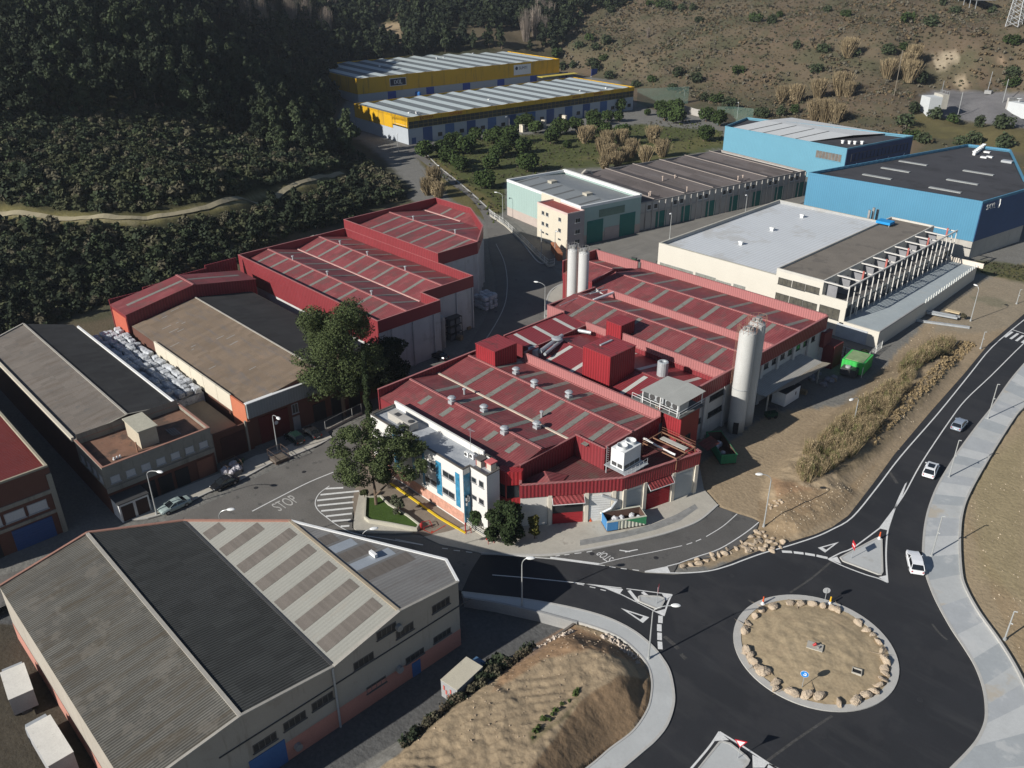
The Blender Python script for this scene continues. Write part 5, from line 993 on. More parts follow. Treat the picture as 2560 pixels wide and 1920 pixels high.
for px,py,k,h in ((1290,937,0,0),(1336,971,0,0),(1422,995,0,0),(1210,1030,0,0),(1161,983,1,0),(1354,1038,1,0),(1130,1012,0,0),(1211,1033,0,0),(1261,1087,0,0),(1342,1065,0,0)):
    u,v=q(px,py,9.2); l=L(u,v)
    if (px,py)==(1211,1033): continue
    vent(b,l[0],l[1],zprof(GF,l[1]) if l[1]<26 else 8.8,kind=k,r=.6)
# duct and cyclones on section C
for px,py,h in ((1333,893,2.0),(1655,944,2.6)): u,v=q(px,py-2,8.4); l=L(u,v); vent(b,l[0],l[1],zprof(GC,min(max(l[1],26),44)),kind=2,h=h,mat=GALV,nm="round_cooler")
u,v=q(1392,858,9); l=L(u,v); vent(b,l[0],l[1],9,kind=0,r=.9,mat=GALV)
pa=L(*q(1350,878,9.6)); pb=L(*q(1405,838,9.6)); mb=MB(); mb.tube((pa[0],pa[1],9.5),(pb[0],pb[1],9.5),.4,10); mb.tube((pa[0]+.9,pa[1]+.3,9.2),(pb[0]+.9,pb[1]-1,9.2),.3,10); mb.build("duct",GALV,b)
pb2=L(*q(1440,825,8.6)); pc2=L(*q(1478,832,8.6)); MB().tube((pb2[0],pb2[1],8.6),(pc2[0],pc2[1],8.6),.35,12).build("duct",GALV,b)
for a_,c_,r_ in (((1483,755),(1536,735),.28),((1475,739),(1520,728),.12),((1400,768),(1510,722),.07)):
    p1=L(*q(*a_,9.5)); p2=L(*q(*c_,9.5)); MB().tube((p1[0],p1[1],9.9),(p2[0],p2[1],9.9),r_,8).build("pipe",GALV if r_<.2 else M("white_pipe",(.6,.6,.6)),b)
# plant platform with its shelter
pf=MB(); a=L(-72.2,94.75); c=L(-63,101); pf.box(a[0],c[0],a[1],c[1],10.2,10.35); pf.build("platform",M("grating",(.12,.125,.12),var=.1,rib=(0,.25,0,.3)),b)
pr=MB(); a=L(-70.2,94.8); c=L(-63.5,101.2)
for x in (a[0],(a[0]+c[0])/2,c[0]-.1):
    for y in (a[1],c[1]-.1): pr.box(x,x+.12,y,y+.12,10.35,12.5)
for x0,x1,y0 in ((L(-72.2,0)[0],c[0],a[1]-.02),): 
    for z in (10.9,11.35): pr.box(x0,x1,y0,y0+.05,z,z+.05)
for z in (10.9,11.35): pr.box(c[0]+.4,c[0]+.45,a[1],c[1],z,z+.05)
for t in range(6): x=L(-72.2,0)[0]+t*1.8; pr.box(x,x+.05,a[1]-.02,a[1]+.03,10.35,11.4)
pr.build("railing",WHM,b)
sr=MB(); sr.add([(a[0]-.3,a[1]-.3,12.5),(c[0]-2.6,a[1]-.3,12.75),(c[0]+.3,a[1]-.3,12.5),(c[0]+.3,c[1]+.3,12.5),(c[0]-2.6,c[1]+.3,12.8),(a[0]-.3,c[1]+.3,12.5)],[(0,1,4,5),(1,2,3,4),(5,4,1,0),(4,3,2,1)]); sr.build("shelter_roof",M("grey_shelter",(.36,.36,.33),rough=.7,var=.08,cell=(1.6,90,.05)),b)
mc=MB(); mc.box(a[0]+.5,a[0]+3.3,a[1]+1.0,a[1]+3.6,10.4,12.1); mc.build("cooling_unit",GALV,b); MB().box(a[0]+3.6,c[0]-.4,a[1]+.95,a[1]+3.4,10.4,12.05).build("cooling_unit",GALV,b)
fn=MB()
for x in (a[0]+1.2,a[0]+2.5,a[0]+4.3,a[0]+5.5): fn.tube((x,a[1]+1.08,11.45),(x,a[1]+.9,11.45),.48,18)
fn.box(a[0]+.6,c[0]-.5,a[1]+.7,a[1]+.95,10.4,10.62); fn.tube((a[0]+.6,a[1]+.75,10.95),(c[0]-.5,a[1]+.75,10.95),.1,8)
fn.build("fans",DKMET,b)
# red stair tower under the platform + ladder
a=L(-66.45,95.3); c=L(-63,100); t_=MB(); t_.box(a[0],c[0],a[1],c[1],-.1,10.19); t_.build("stair_tower",M("stair_tower_red",(.25,.025,.03),rough=.5,rib=(0,.45,.05,.4)),b); window(b,(c[0],c[1]-2.6),WD,WN,1.4,1.0,5.6,DKMET,GL)
MB().add([(c[0],c[1]+.5,3.6),(c[0]+1.9,c[1]+.5,3.0),(c[0]+1.9,c[1]+4,3.0),(c[0],c[1]+4,3.6)],[(0,1,2,3),(3,2,1,0)]).build("door_canopy",RED,b)
ldm=MB()
for x in (-.35,.1): ldm.box(a[0]-.9+x,a[0]-.85+x,a[1]-.35,a[1]-.3,5.8,11)
for k in range(16): ldm.box(a[0]-1.25,a[0]-.8,a[1]-.35,a[1]-.3,6+k*.32,6.05+k*.32)
ldm.build("ladder",M("ladder_cream",(.5,.4,.3)),b)
# low front part behind the front parapet
LF=ccw([L(-70.5,68.6),L(-61.7,80.3),L(-58.1,93.7),L(-63,95.2),L(-66.4,95.2),L(-66.4,81.6),L(-72.2,81.6),L(-72.2,70.3)])
MB().prism(LF,-.1,5.5).build("front_block",[M("white_render_x",(.58,.56,.51),var=.08,scale=.4,streak=(.8,.8,.1,(.4,.36,.3),.4,.6))],b)
MB().sheet(LF,5.56).build("roof",M("low_red_roof",(.14,.05,.05),rough=.6,var=.2,rib=(0,.4,.04,.4),dirt=(.3,(.1,.09,.07),.5,.55)),b)
m3=MB(); g1=L(-70.2,74.8); m3.add([(-6.2,2.6,5.7),(-1.4,4.2,5.7),(-2.5,8.2,5.7),(-5.6,6.8,5.7),(-4.4,5.3,6.9)],[(0,1,4),(1,2,4),(2,3,4),(3,0,4)]); m3.build("low_gable",RED,b)
e0,e1,e2=(-70.5,68.6),(-61.7,80.3),(-58.1,93.7)
FPM=M("front_parapet_red",(.22,.028,.034),rough=.5,var=.08,rib=(1,.42,.05,.4)); para(e0,e1,5.0,7.15,FPM,.3); para(e1,e2,5.0,7.15,FPM,.3); para(e2,(-63,95.2),5.0,7.15,FPM,.3); para((-72.3,70.4),(-70.5,68.6),5,7.15,FPM,.25)
d1=unit(L(*e0),L(*e1)); n1_=(d1[1],-d1[0]); d2=unit(L(*e1),L(*e2)); n2_=(d2[1],-d2[0]); l1=14.64; l2=13.9
def gate(E,d,n,s0,s1,kind):
    c=(E[0]+d[0]*(s0+s1)/2,E[1]+d[1]*(s0+s1)/2); w=s1-s0
    if kind=='canopy':
        panel(b,c,d,n,w,4.4,0,DARKM,"opening",.03); panel(b,c,d,n,w,1.9 if E==L(*e0) else 2.9,0,M("red_gate",(.3,.02,.025),var=.1,rib=(2,.3,.02,.1)),"gate",.1)
        mb=MB(); P=[(c[0]+d[0]*k_*w/2*1.04,c[1]+d[1]*k_*w/2*1.04) for k_ in (-1,1)]; mb.add([(P[0][0],P[0][1],4.9),(P[1][0],P[1][1],4.9),(P[1][0]+n[0]*.95,P[1][1]+n[1]*.95,4.0),(P[0][0]+n[0]*.95,P[0][1]+n[1]*.95,4.0)],[(0,1,2,3),(3,2,1,0)]); mb.build("gate_canopy",M("canopy_red",(.42,.09,.09),rough=.55,rib=(1,.5,.05,.5)),b)
        mb=MB(); mb.bar((P[0][0]+n[0]*.95,P[0][1]+n[1]*.95,3.97),(P[1][0]+n[0]*.95,P[1][1]+n[1]*.95,3.97),.12); 
        for k_ in P: mb.bar((k_[0],k_[1],4.9),(k_[0]+n[0]*.95,k_[1]+n[1]*.95,3.97),.1)
        mb.build("canopy_frame",WHM,b)
    else: panel(b,c,d,n,w,4.5,0,M("pale_gate",(.55,.55,.53),rib=(2,.4,.02,.1)) if kind=='w' else M("grey_gate",(.36,.38,.38),var=.06),"gate",.05)
gate(L(*e0),d1,n1_,4.6,9.0,'canopy'); gate(L(*e0),d1,n1_,9.9,13.0,'w'); gate(L(*e1),d2,n2_,.7,3.4,'g'); gate(L(*e1),d2,n2_,4.4,8.6,'canopy'); gate(L(*e1),d2,n2_,9.6,12.8,'g')
pq=MB()
for E,d,n,ss in ((L(*e0),d1,n1_,(4.2,9.45,13.4)),(L(*e1),d2,n2_,(.3,3.9,9.1,13.3))):
    for s_ in ss: MB().obox((E[0]+d[0]*s_+n[0]*.12,E[1]+d[1]*s_+n[1]*.12),d,n,.55,.3,-.1,5.1).build("pillar",M("cream_pillar",(.58,.53,.44),var=.06),b)
E=L(*e0); s_=12.9; pz=[(E[0]+d1[0]*11.6+n1_[0]*.25,E[1]+d1[1]*11.6+n1_[1]*.25,4.6),(E[0]+d1[0]*13.8+n1_[0]*.4,E[1]+d1[1]*13.8+n1_[1]*.4,3.6),(E[0]+d1[0]*13+n1_[0]*.7,E[1]+d1[1]*13+n1_[1]*.7,2.6),(E[0]+d1[0]*11.5+n1_[0]*.4,E[1]+d1[1]*11.5+n1_[1]*.4,1.6)]
MB().path(pz,.2,8).build("waste_pipe",GALV,b)
# bay window
by=MB(); B0=[L(-75.2,68.6),L(-73.6,68.75),L(-72.3,70.3)]; 
BW=M("bay_red",(.3,.026,.03),rough=.5,rib=(0,.35,.04,.35)); 
bp=[L(-74.4,68.7),L(-74.2,67.7),L(-72.6,67.8),L(-71.2,69.6),L(-71.6,70.3)]
MB().prism(bp,6.4,8.6).build("bay_upper",BW,b); MB().prism(bp,3.2,4.1).build("bay_lower",BW,b); ip=[(p[0]-.15,p[1]+.18) for p in bp]; MB().prism(ip,4.1,6.4).build("bay_glass",GL,b)
for p in bp[1:4]: MB().box(p[0]-.08,p[0]+.08,p[1]-.08,p[1]+.08,4.1,6.4).build("bay_post",BW,b)
# ---------------------------------------------------------------- silos, cooling tower, steel frame (stand on their own)
def silo(x,y,r,h,label,rail=True,mat=None):
    s=thing("silo",label,"silo",(x,y,0),0,"factory silos"); mb=MB(); mb.lathe((0,0,0),[(r,0),(r,h*.13),(r*1.01,h*.14),(r*.985,h*.15),(r*.985,h*.985),(r*.9,h),(.3,h+.35),(.1,h+.4)],28); mb.build("body",mat or M("silo_paint",(.43,.43,.41),rough=.6,var=.1,scale=.4,streak=(.9,.9,.1,(.36,.34,.31),.5,.56)),s,smoothf=True)
    rm=MB(); n=12; 
    for k in range(n):
        a=2*math.pi*k/n; a2=2*math.pi*(k+1)/n; x0,y0=r*1.02*math.cos(a),r*1.02*math.sin(a); x1,y1=r*1.02*math.cos(a2),r*1.02*math.sin(a2)
        rm.bar((x0,y0,h-.1),(x0,y0,h+1.2),.05)
        for z in (h+.6,h+1.2): rm.bar((x0,y0,z),(x1,y1,z),.05)
    rm.build("railing",M("rusty_rail",(.3,.17,.12)) if r>1.2 else GALVD,s)
    eq=MB(); eq.box(-.4,.4,-.3,.5,h+.2,h+.9); eq.tube((.3,.2,h),(.9,-.4,h+1.0),.15); eq.lathe((-.5,-.4,h+.1),[(.3,0),(.3,.6),(.1,.8)],10); eq.build("top_gear",GALVD,s)
    lm=MB(); a=math.radians(200); lx,ly=(r+.25)*math.cos(a),(r+.25)*math.sin(a)
    for o_ in (-.2,.2): lm.bar((lx,ly+o_,h*.35),(lx,ly+o_,h+1),.05)
    for k in range(int(h*.65/.5)): lm.bar((lx,ly-.2,h*.35+k*.5),(lx,ly+.2,h*.35+k*.5),.04)
    lm.build("ladder",M("rusty_rail",(.3,.17,.12)),s)
    return s
x,y=q(1838,1075); s1=silo(x,y,1.42,18.4,"tall white silo nearest the green skip, at the yard wall of the red factory")
panel(s1,(.7,-1.2),(.85,.5),(.5,-.85),.9,2.2,0,DARKM,"door"); bnd=MB(); bnd.lathe((0,0,8.2),[(1.45,0),(1.45,.12)],28); bnd.build("band",GALV,s1)
x2,y2=x-.3,y+3.1; silo(x2,y2,1.42,18.9,"second tall white silo, just behind the one nearest the green skip")
silo(-114.9,127.4,1.12,17.0,"slim white silo by the middle street, left of the pair",mat=M("silo_white",(.46,.46,.445),rough=.55,var=.08,scale=.4,streak=(.9,.9,.1,(.45,.44,.42),.3,.6))); silo(-112.0,127.6,1.12,17.0,"slim white silo by the middle street, right of the pair",mat=MC["silo_white"])
t=thing("cooling_tower","white box cooling tower with two round fans on the low roof of the red factory","cooling tower",(-65.2,81.6,5.6))
MB().box(0,2.4,0,3.8,1.5,4.5).build("casing",M("tower_white",(.62,.63,.62),rough=.5,var=.05,streak=(.8,.8,.1,(.5,.5,.48),.3,.6)),t); g=MB()
for y in (.95,2.85): g.lathe((1.2,y,4.45),[(.85,0),(.75,.5),(.8,.55),(.7,.55),(.65,.1)],24)
g.build("fan_stacks",M("tower_white",(.62,.63,.62)),t); g=MB()
for x in (.25,1.3): g.box(x,x+.85,-.03,0,1.75,2.35)
for y in (.2,1.35,2.5): g.box(2.4,2.43,y,y+1.05,1.7,2.3)
g.build("louvres",DKMET,t); g=MB(); g.box(-.8,3.6,-.5,4.3,1.3,1.42)
for x in (-.6,2.8):
    for y in (-.3,4): g.box(x,x+.15,y,y+.15,0,1.3)
for z in (1.9,2.4): g.bar((3.5,-.4,z),(3.5,4.2,z),.06)
for k in range(6): g.bar((3.5,-.4+k*.9,1.4),(3.5,-.4+k*.9,2.4),.06)
for k in range(9): g.bar((-.55,-.3,1.5+k*.35),(-.1,-.3,1.5+k*.35),.04)
g.bar((-.55,-.3,1.4),(-.55,-.3,4.6),.06); g.build("stand",GALV,t)
t=thing("pipe_rack","rusty open steel rack with a white pipe on the factory's low front roof","rack",(-62.2,89.2,5.6)); g=MB()
for y in (0,4.6):
    for x in (-3.2,3.0): g.box(x,x+.12,y,y+.12,0,1.9)
for x in (-3.2,3.0): g.box(x,x+.12,0,4.6,1.8,1.95)
for y in (0,2.3,4.6): g.box(-3.2,3.1,y,y+.14,1.75,1.9)
for k in range(5): g.bar((-1.5+k*.9,2.5,1.85),(-.6+k*.9,4.5,1.85),.07); g.bar((-.6+k*.9,2.5,1.85),(-1.5+k*.9,4.5,1.85),.07)
for z in (2.3,2.7): g.bar((-3.2,4.7,z),(3,4.7,z),.05); g.bar((-3.2,0,z),(1.4,0,z),.05)
g.build("frame",M("rusty_steel",(.24,.13,.08),var=.25),t); MB().box(-2,2.6,2.6,3.5,1.95,2.05).build("walkway",M("walkway_grey",(.4,.39,.35)),t); MB().path([(-3.6,.6,2.2),(-3.0,.5,2.4),(-.2,.5,2.1),(2.4,.6,2.0)],.16,8).build("pipe",WHM,t)
# ================================================================ [9] white offices at the front
b=thing("office_building","white office block with blue stone strips and flat roof, front of the red factory","office",(-98.2,63.2,0))
L=lambda x,y:(x+98.2,y-63.2)
P=ccw([L(-98.2,63.2),L(-76.4,63.2),L(-76.4,64.5),L(-72.9,64.5),L(-72.9,66.9),L(-75.2,68.3),L(-98.2,68.4)]); Pm=ccw([L(-98.2,63.2),L(-76.4,63.2),L(-76.4,66.7),L(-98.2,66.7)])
WO=M("office_white",(.6,.585,.55),rough=.8,var=.04,scale=.4,streak=(.9,.9,.1,(.58,.56,.52),.25,.6)); wallmesh(P,-.1,9.4).build("wall",WO,b); MB().sheet(P,8.95).build("roof",M("office_deck",(.36,.38,.4),rough=.7,var=.14,scale=.3,dirt=(.5,(.22,.24,.27),.5,.55)),b)
ring(P,9.35,9.5,.28,.04).build("coping",M("dark_coping",(.1,.09,.08)),b); MB().box(0,21,4.6,4.9,8.9,10.0).build("upstand",WO,b)
BLUS=M("blue_stone",(.04,.2,.33),rough=.35,var=.5,scale=1.3,fine=.5,fscale=3); PKS=M("pink_stone",(.5,.27,.2),rough=.6,var=.35,scale=1.2,fine=.3)
def oxb(px,py): return px_on(px,py,1,63.2)
for xa,xb in ((1322,1338),(1427,1467),(1575,1608),(1245,1262),(1108,1150)):
    a=oxb(*crp(640,940,[(xa,800)])[0]); c=oxb(*crp(640,940,[(xb,800)])[0]); MB().box(a[0]+98.2,c[0]+98.2,-.05,-.005,2.6,8.3).build("stone_strip",BLUS,b)
for TL,BR in (((1335,655),(1420,745)),((1335,785),(1430,880)),((1475,740),(1570,838)),((1475,875),(1572,975)),((1195,600),(1290,660)),((1010,470),(1055,530)),((1275,750),(1300,800)),((1010,590),(1055,650))):
    a,c=crp(640,940,[TL,BR]); winpx(b,(-98.2,63.2,0),1,63.2,(a[0],a[1]-1.2),(c[0],c[1]+1.2),M("steel_frame",(.3,.3,.3)),GL,(0,-1),1)
for TL,BR in (((1705,795),(1742,848)),((1762,822),(1800,885)),((1708,935),(1745,985)),((1762,962),(1802,1020))):
    a,c=crp(640,940,[TL,BR]); winpx(b,(-98.2,63.2,0),1,64.5,(a[0],a[1]-1.2),(c[0],c[1]+1.2),M("steel_frame",(.3,.3,.3)),GL,(0,-1),0)
MB().box(.1,21.7,-.06,-.005,.3,2.0).build("stone_base",PKS,b)
MB().box(21.81,21.87,.1,1.2,0,8.4).build("blue_mosaic",BLUS,b); lg=MB(); lg.box(21.9,21.98,.3,.55,3.2,4.9); lg.box(21.9,21.98,.3,1.0,4.6,4.9); lg.box(21.9,21.98,.75,1.0,3.9,4.9); lg.box(21.9,21.98,.3,1.0,3.75,4.0); lg.build("logo",WHM,b)
ac=thing("air_handler","long grey air handling unit with a round fan on the white office roof","air conditioner",(-95.6,64.6,9.0)); MB().box(0,5.6,0,1.5,.15,1.3).build("casing",M("beige_metal",(.42,.4,.36),var=.08),ac); MB().lathe((4.9,.75,1.3),[(.45,0),(.45,.12),(.1,.14)],18).build("fan",DKMET,ac); MB().box(3.9,5.62,-.03,.0,.3,1.2).build("grille",DKMET,ac); MB().box(1.2,2.3,.3,1.1,1.3,1.34).build("hatch",DKMET,ac)
for k,(px,py,lb) in enumerate(((1168,1137,"small white air conditioner on the office roof edge, left of the pair"),(1181,1142,"small white air conditioner on the office roof edge, right of the pair"))):
    x,y=q(px,py,9.3); a=thing("air_conditioner",lb,"air conditioner",(x,y,8.95)); MB().box(-.4,.4,-.2,.2,.1,.85).build("casing",WHM,a); MB().tube((-.1,-.2,.5),(-.1,-.24,.5),.26,14).build("fan",DKMET,a)
for px,py,lb in ((1203,1160,"small hooded chimney with red trim on the white office roof, the taller one"),(1228,1168,"low red-capped hood on the white office roof corner")):
    x,y=q(px,py,9.2); a=thing("roof_hood",lb,"chimney",(x,y,8.95)); MB().box(-.5,.5,-.5,.5,0,1.1).build("box",M("cream_box",(.5,.45,.38)),a); MB().box(-.65,.65,-.65,.65,1.1,1.3).build("lid",M("dark_lid",(.1,.09,.085)) if "taller" in lb else M("pink_lid",(.5,.12,.12)),a); MB().box(-.52,-.4,-.54,.54,.1,1.0).build("trim",REDP,a)
a=thing("aerial","thin television aerial mast above the white office roof","aerial",(-78.4,66.5,8.95)); g=MB(); g.bar((0,0,0),(0,0,5),.06); g.build("mast",GALV,a); g=MB(); g.bar((-.6,0,4.6),(.7,.2,4.6),.05)
for k in range(5): g.bar((-.5+k*.25,-.3,4.6),(-.4+k*.25,.4,4.6),.04)
g.build("antenna",GALV,a)
# ================================================================ white building with the row of frames
b=thing("white_building","long white building with a row of white portal frames over a parking terrace","building",(-70.3,162.6,0))
L=lambda x,y:(x+70.3,y-162.6)
WB=M("white_building_render",(.55,.52,.45),rough=.85,var=.04,scale=.3,streak=(.9,.9,.1,(.6,.55,.45),.25,.6))
lo=[L(-118.8,162.6),L(-87,162.6),L(-87,217.6),L(-118.8,217.6)]; wallmesh(lo,-.1,9.5).build("wall",WB,b); ring(lo,9.45,9.55,.5,.03).build("coping",M("mouldy_coping",(.42,.4,.34),var=.2,scale=1),b); wallmesh([(p[0]*.999-.02,p[1]) for p in offs(lo,-.5)],8.6,9.5).build("parapet",M("grey_parapet",(.33,.33,.32),var=.15),b)
mb=MB(); a=L(-118.3,163.1); c=L(-87.05,217.1); m_=(a[0]+c[0])/2; mb.add([(a[0],a[1],8.7),(c[0],a[1],9.2),(c[0],c[1],9.2),(a[0],c[1],8.7)],[(0,1,2,3)]); mb.build("roof",WROOF,b)
hi=[L(-87,162.6),L(-76,162.6),L(-76,217.8),L(-87,217.8)]; wallmesh(hi,-.1,11.1).build("wall",WB,b); MB().sheet(offs(hi,-.2),10.7).build("roof",GRAVR,b); ring(hi,10.6,11.15,.3,.02).build("coping",M("grey_white_coping",(.5,.48,.43),var=.15),b)
fl_=[L(-76,162.6),L(-71.2,162.6),L(-71.2,217.8),L(-76,217.8)]; wallmesh(fl_,-.1,6.6).build("wall",WB,b); MB().sheet(fl_,6.6).build("balcony_floor",M("dark_floor",(.1,.095,.09),var=.2),b)
MB().box(L(-76,0)[0],L(-70.2,0)[0],0,.35,6.6,8.0).build("parapet",WB,b); pw=MB(); pw.add([(L(-76,0)[0],0,8),(L(-76,0)[0],0,11.1),(L(-75,0)[0],0,11.1),(L(-70.2,0)[0],0,8)],[(0,3,2,1),(0,1,2,3)])
MB().box(-.9,0,0,.3,-.1,6.6).build("front_pier",WB,b)
for k in range(10):
    y=2.2+k*5.5; panel(b,(L(-76,0)[0],y+1.6),WD,WN,3.6,2.6,6.9,GL,"balcony_glass"); MB().box(L(-76,0)[0],L(-73.6,0)[0],y-.6,y-.35,6.6,10.6).build("fin",M("grey_fin",(.22,.22,.23)),b); panel(b,(L(-71.2,0)[0],y+1.6),WD,WN,4.9,2.6,3.5,GL,"terrace_glass")
fm_=MB(); zt=11.05
for k in range(11):
    y=.1+k*5.48; fm_.box(L(-76.2,0)[0],.0,y-.09,y+.09,zt-.25,zt)
for k in range(21): y=.1+k*2.74; fm_.box(-.2,0,y-.08,y+.08,3.4,zt-.28)
fm_.box(-.3,.02,-.05,55.1,zt-.02,zt+.22); fm_.build("portal_frames",M("frame_white",(.55,.53,.49),var=.05,streak=(1,1,.3,(.5,.45,.4),.4,.6)),b)
rp=MB()
for k in (2,4,6,8,10): y=.1+k*5.48-1.2; rp.box(-2.1,-1.75,y-.14,y+.14,9.7,zt+.6)
rp.build("red_posts",M("faded_red_post",(.4,.12,.1)),b)
te=[L(-71.2,162.6),L(-62.6,162.6),L(-62.9,184.8),L(-64,217.8),L(-71.2,217.8)]
wallmesh(te,-.3,3.4).build("terrace_wall",WB,b); MB().sheet(te,3.4).build("terrace_floor",M("terrace_blue_grey",(.33,.37,.38),rough=.8,var=.12,scale=.3,dirt=(.3,(.3,.31,.3),.4,.6)),b)
MB().box(-.9,7.7,54.9,55.25,3.3,4.5).build("end_wall",M("pink_cream_wall",(.62,.55,.46)),b); MB().box(-.9,7.75,-.08,.3,3.3,3.62).build("kerb_wall",WB,b); para_=MB(); para_.curb([L(-62.7,162.8),L(-63,184.8)],.25,3.4,3.7); para_.build("edge_wall",M("edge_concrete",(.3,.3,.29)),b)
ry=MB()
for k in range(22): p=along(L(-62.9,185.5),L(-64,217.5),k/21); ry.obox(p,(0,1),(1,0),.22,.16,3.4,4.4)
ry.build("railing_posts",M("post_white",(.6,.6,.56)),b); pk=MB()
for k in range(14): y=3+k*2.6; pk.box(1.4,5.4,y,y+.1,3.404,3.41)
pk.build("parking_lines",M("faint_line",(.36,.39,.39)),b)
for TL,BR in (((275,678),(372,745)),((386,706),(478,775)),((490,735),(592,803)),((252,797),(348,872)),((362,828),(456,905)),((468,860),(570,935)),((600,892),(745,1008))):
    a,c=crp(1860,480,[TL,BR]); s_=.62; mx=(a[0]+c[0])/2; winpx(b,(-70.3,162.6,0),1,162.6,(a[0],a[1]-2),(c[0],c[1]+2.5),DKMET,M("office_glass_w",(.09,.085,.07),rough=.2,var=.6,scale=1),(0,-1),2)
for TL,BR in (((1295,575),(1555,655)),((1575,655),(1735,705)),((1740,700),(1855,750)),((1875,740),(1968,775))):
    a,c=crp(1240,480,[TL,BR]); A_1=px_on(*a,1,162.6); C_1=px_on(c[0],c[1],1,162.6); window(b,((A_1[0]+C_1[0])/2+70.3,-.01),(1,0),(0,-1),abs(C_1[0]-A_1[0]),.9,min(A_1[2],C_1[2])-.1,FRAMEM,M("pale_glass",(.22,.23,.2),rough=.3,var=.4),mull=6)
a=px_on(*crp(1860,480,[(750,1105)])[0],1,162.6); c=px_on(*crp(1860,480,[(925,1240)])[0],1,162.6)
panel(b,((a[0]+c[0])/2+70.3,-.02),(1,0),(0,-1),abs(c[0]-a[0])+1.4,3.0,0,M("pale_grey_door",(.42,.44,.46)),"gate")  # plain pale grey gate panel
for px,py in ((2005,540),(1930,573),(1852,608)): x,y=q(px,py+3,9); vent(b,x+70.3,y-162.6,8.9,kind=3,mat=WHM)
for px,py,h in ((2172,540,2.6),(2182,538,3.0),(2193,535,2.2)): x,y=q(px,py,10); MB().tube((x+70.3,y-162.6,8.5),(x+70.3,y-162.6,9+h),.35,10).build("chimney",GALVD,b)
x,y=q(2210,561,10.8); bt=thing("water_tank","blue tarpaulin-covered box on the gravel roof of the white building","tank",(x,y,10.7)); MB().box(-1.6,2.0,-1.4,1.4,.5,1.1).build("cover",M("blue_tarp",(.02,.25,.55),var=.1),bt); g=MB()
for x_ in (-1.4,1.7):
    for y_ in (-1.2,1.1): g.box(x_,x_+.12,y_,y_+.12,0,.5)
g.build("stand",GALV,bt)
# ------------------------------------------------------------ things in the streets
def heightof(bx,by,tx,ty,zg=0):
    x,y=q(bx,by,zg); zs=np.linspace(0,30,601); X,Y=proj(x,y,zs+zg); return float(zs[int(np.argmin(abs(Y-ty)))])
POLE=M("lamp_pole",(.42,.43,.42),rough=.4,var=.1,metal=.3); LAMPH=M("lamp_head",(.75,.75,.72),rough=.35,var=.03)
def lamp(bx,by,hx,hy,label,h=None,z=None,base=None):
    z=0 if z is None else z
    x,y=base or q(bx,by,z); 
    hh=h or heightof(bx,by,hx,hy,z); hh=min(max(hh,6),9)
    tx,ty=q(hx,hy,hh+z); d=Vector((tx-x,ty-y)); L_=max(min(d.length,2.6),.8); d=d.normalized()
    t=thing("street_lamp",label,"street lamp",(x,y,z),math.atan2(d.y,d.x),"street lamps"); mb=MB(); mb.tube((0,0,0),(0,0,hh-1.0),.11,8,.07)
    pts=[(0,0,hh-1.0)]+[(L_*.85*(1-math.cos(a)),0,hh-1.0+1.0*math.sin(a)) for a in np.linspace(.2,math.pi/2,7)]; mb.path(pts,.055,6); mb.lathe((0,0,0),[(.2,0),(.16,.5)],8); mb.build("pole",POLE,t)
    hd=MB(); hd.lathe((0,0,0),[(.05,-.1),(.24,-.08),(.3,.02),(.22,.12),(.05,.16)],12); hd.v=[(L_*.85+.35+v[0]*1.9,v[1]*1.0,hh+.02+v[2]) for v in hd.v]; hd.build("lamp_head",LAMPH,t)
    return t
lamp(1621,1649,1690,1514,"street lamp on the curved pavement beside the roundabout, arm over the give-way blocks")
lamp(1305,1516,1311,1396,"street lamp on the pavement by the retaining wall, in the big building shadow")
lamp(1909,1317,1900,1186,"street lamp at the rock bank by the end of the service lane")
lamp(2130,1078,2107,1012,"street lamp half hidden in the dry reed strip",h=7)
lamp(392,1287,400,1180,"street lamp in front of the white kiosk at the left",h=8)
lamp(696,1137,697,1047,"street lamp beside the empty cage, in front of the red gate",h=8)
x,y=q(566,1275,8.4); lamp(0,0,575,1274,"street lamp seen just above the beige warehouse roof, nearer the striped sheets",h=8.4,base=(x-.8,y-.8))
x,y=q(926,1326,8.4); lamp(0,0,932,1322,"street lamp head seen over the white edge of the beige warehouse",h=8.4,base=(x-.8,y-.8))
lamp(1362,792,1341,705,"street lamp on the footway beside the slim silos",h=8)
lamp(1674,598,1662,560,"street lamp at the corner of the white building",h=8)
lamp(1257,548,1240,481,"street lamp by the white fence at the mint warehouse corner",h=8)
lamp(1862,540,1848,515,"street lamp in the lane before the grey row, behind the white roof",h=7)
for bx,by,hx,hy,lb in ((1413,289,1403,271,"street lamp on the forecourt before the fourth yellow unit"),(1273,334,1263,293,"street lamp in front of the yellow-trimmed units, between stone pines"),(1537,270,1528,251,"street lamp near the right end of the yellow-trimmed units"),(1121,340,1112,317,"street lamp at the left end of the yellow-trimmed units"),(1273,315,1266,294,"street lamp by the gates of the yellow-trimmed units"),(996,380,997,357,"street lamp where the uphill street reaches the yellow units"),(799,190,801,166,"street lamp against the dark wood left of the yellow sheds"),(1094,465,1105,422,"street lamp on the grass verge of the uphill street"),
  (1477,225,1474,204,"street lamp at the hill foot behind the yellow units"),(1709,260,1704,227,"street lamp on the bend below the scrub hill"),(1842,300,1846,256,"street lamp behind the sky blue warehouse"),(1387,640,1398,595,"street lamp inside the fence by the cream office"),(1353,640,1352,575,"street lamp by the fence above the dark street")):
    if lb.startswith("street lamp by the gates"): continue
    lamp(bx,by,hx,hy,lb,h=7.5)
lamp(2426,803,2446,716,"street lamp beside the steel beams on the sandy ground",h=8)
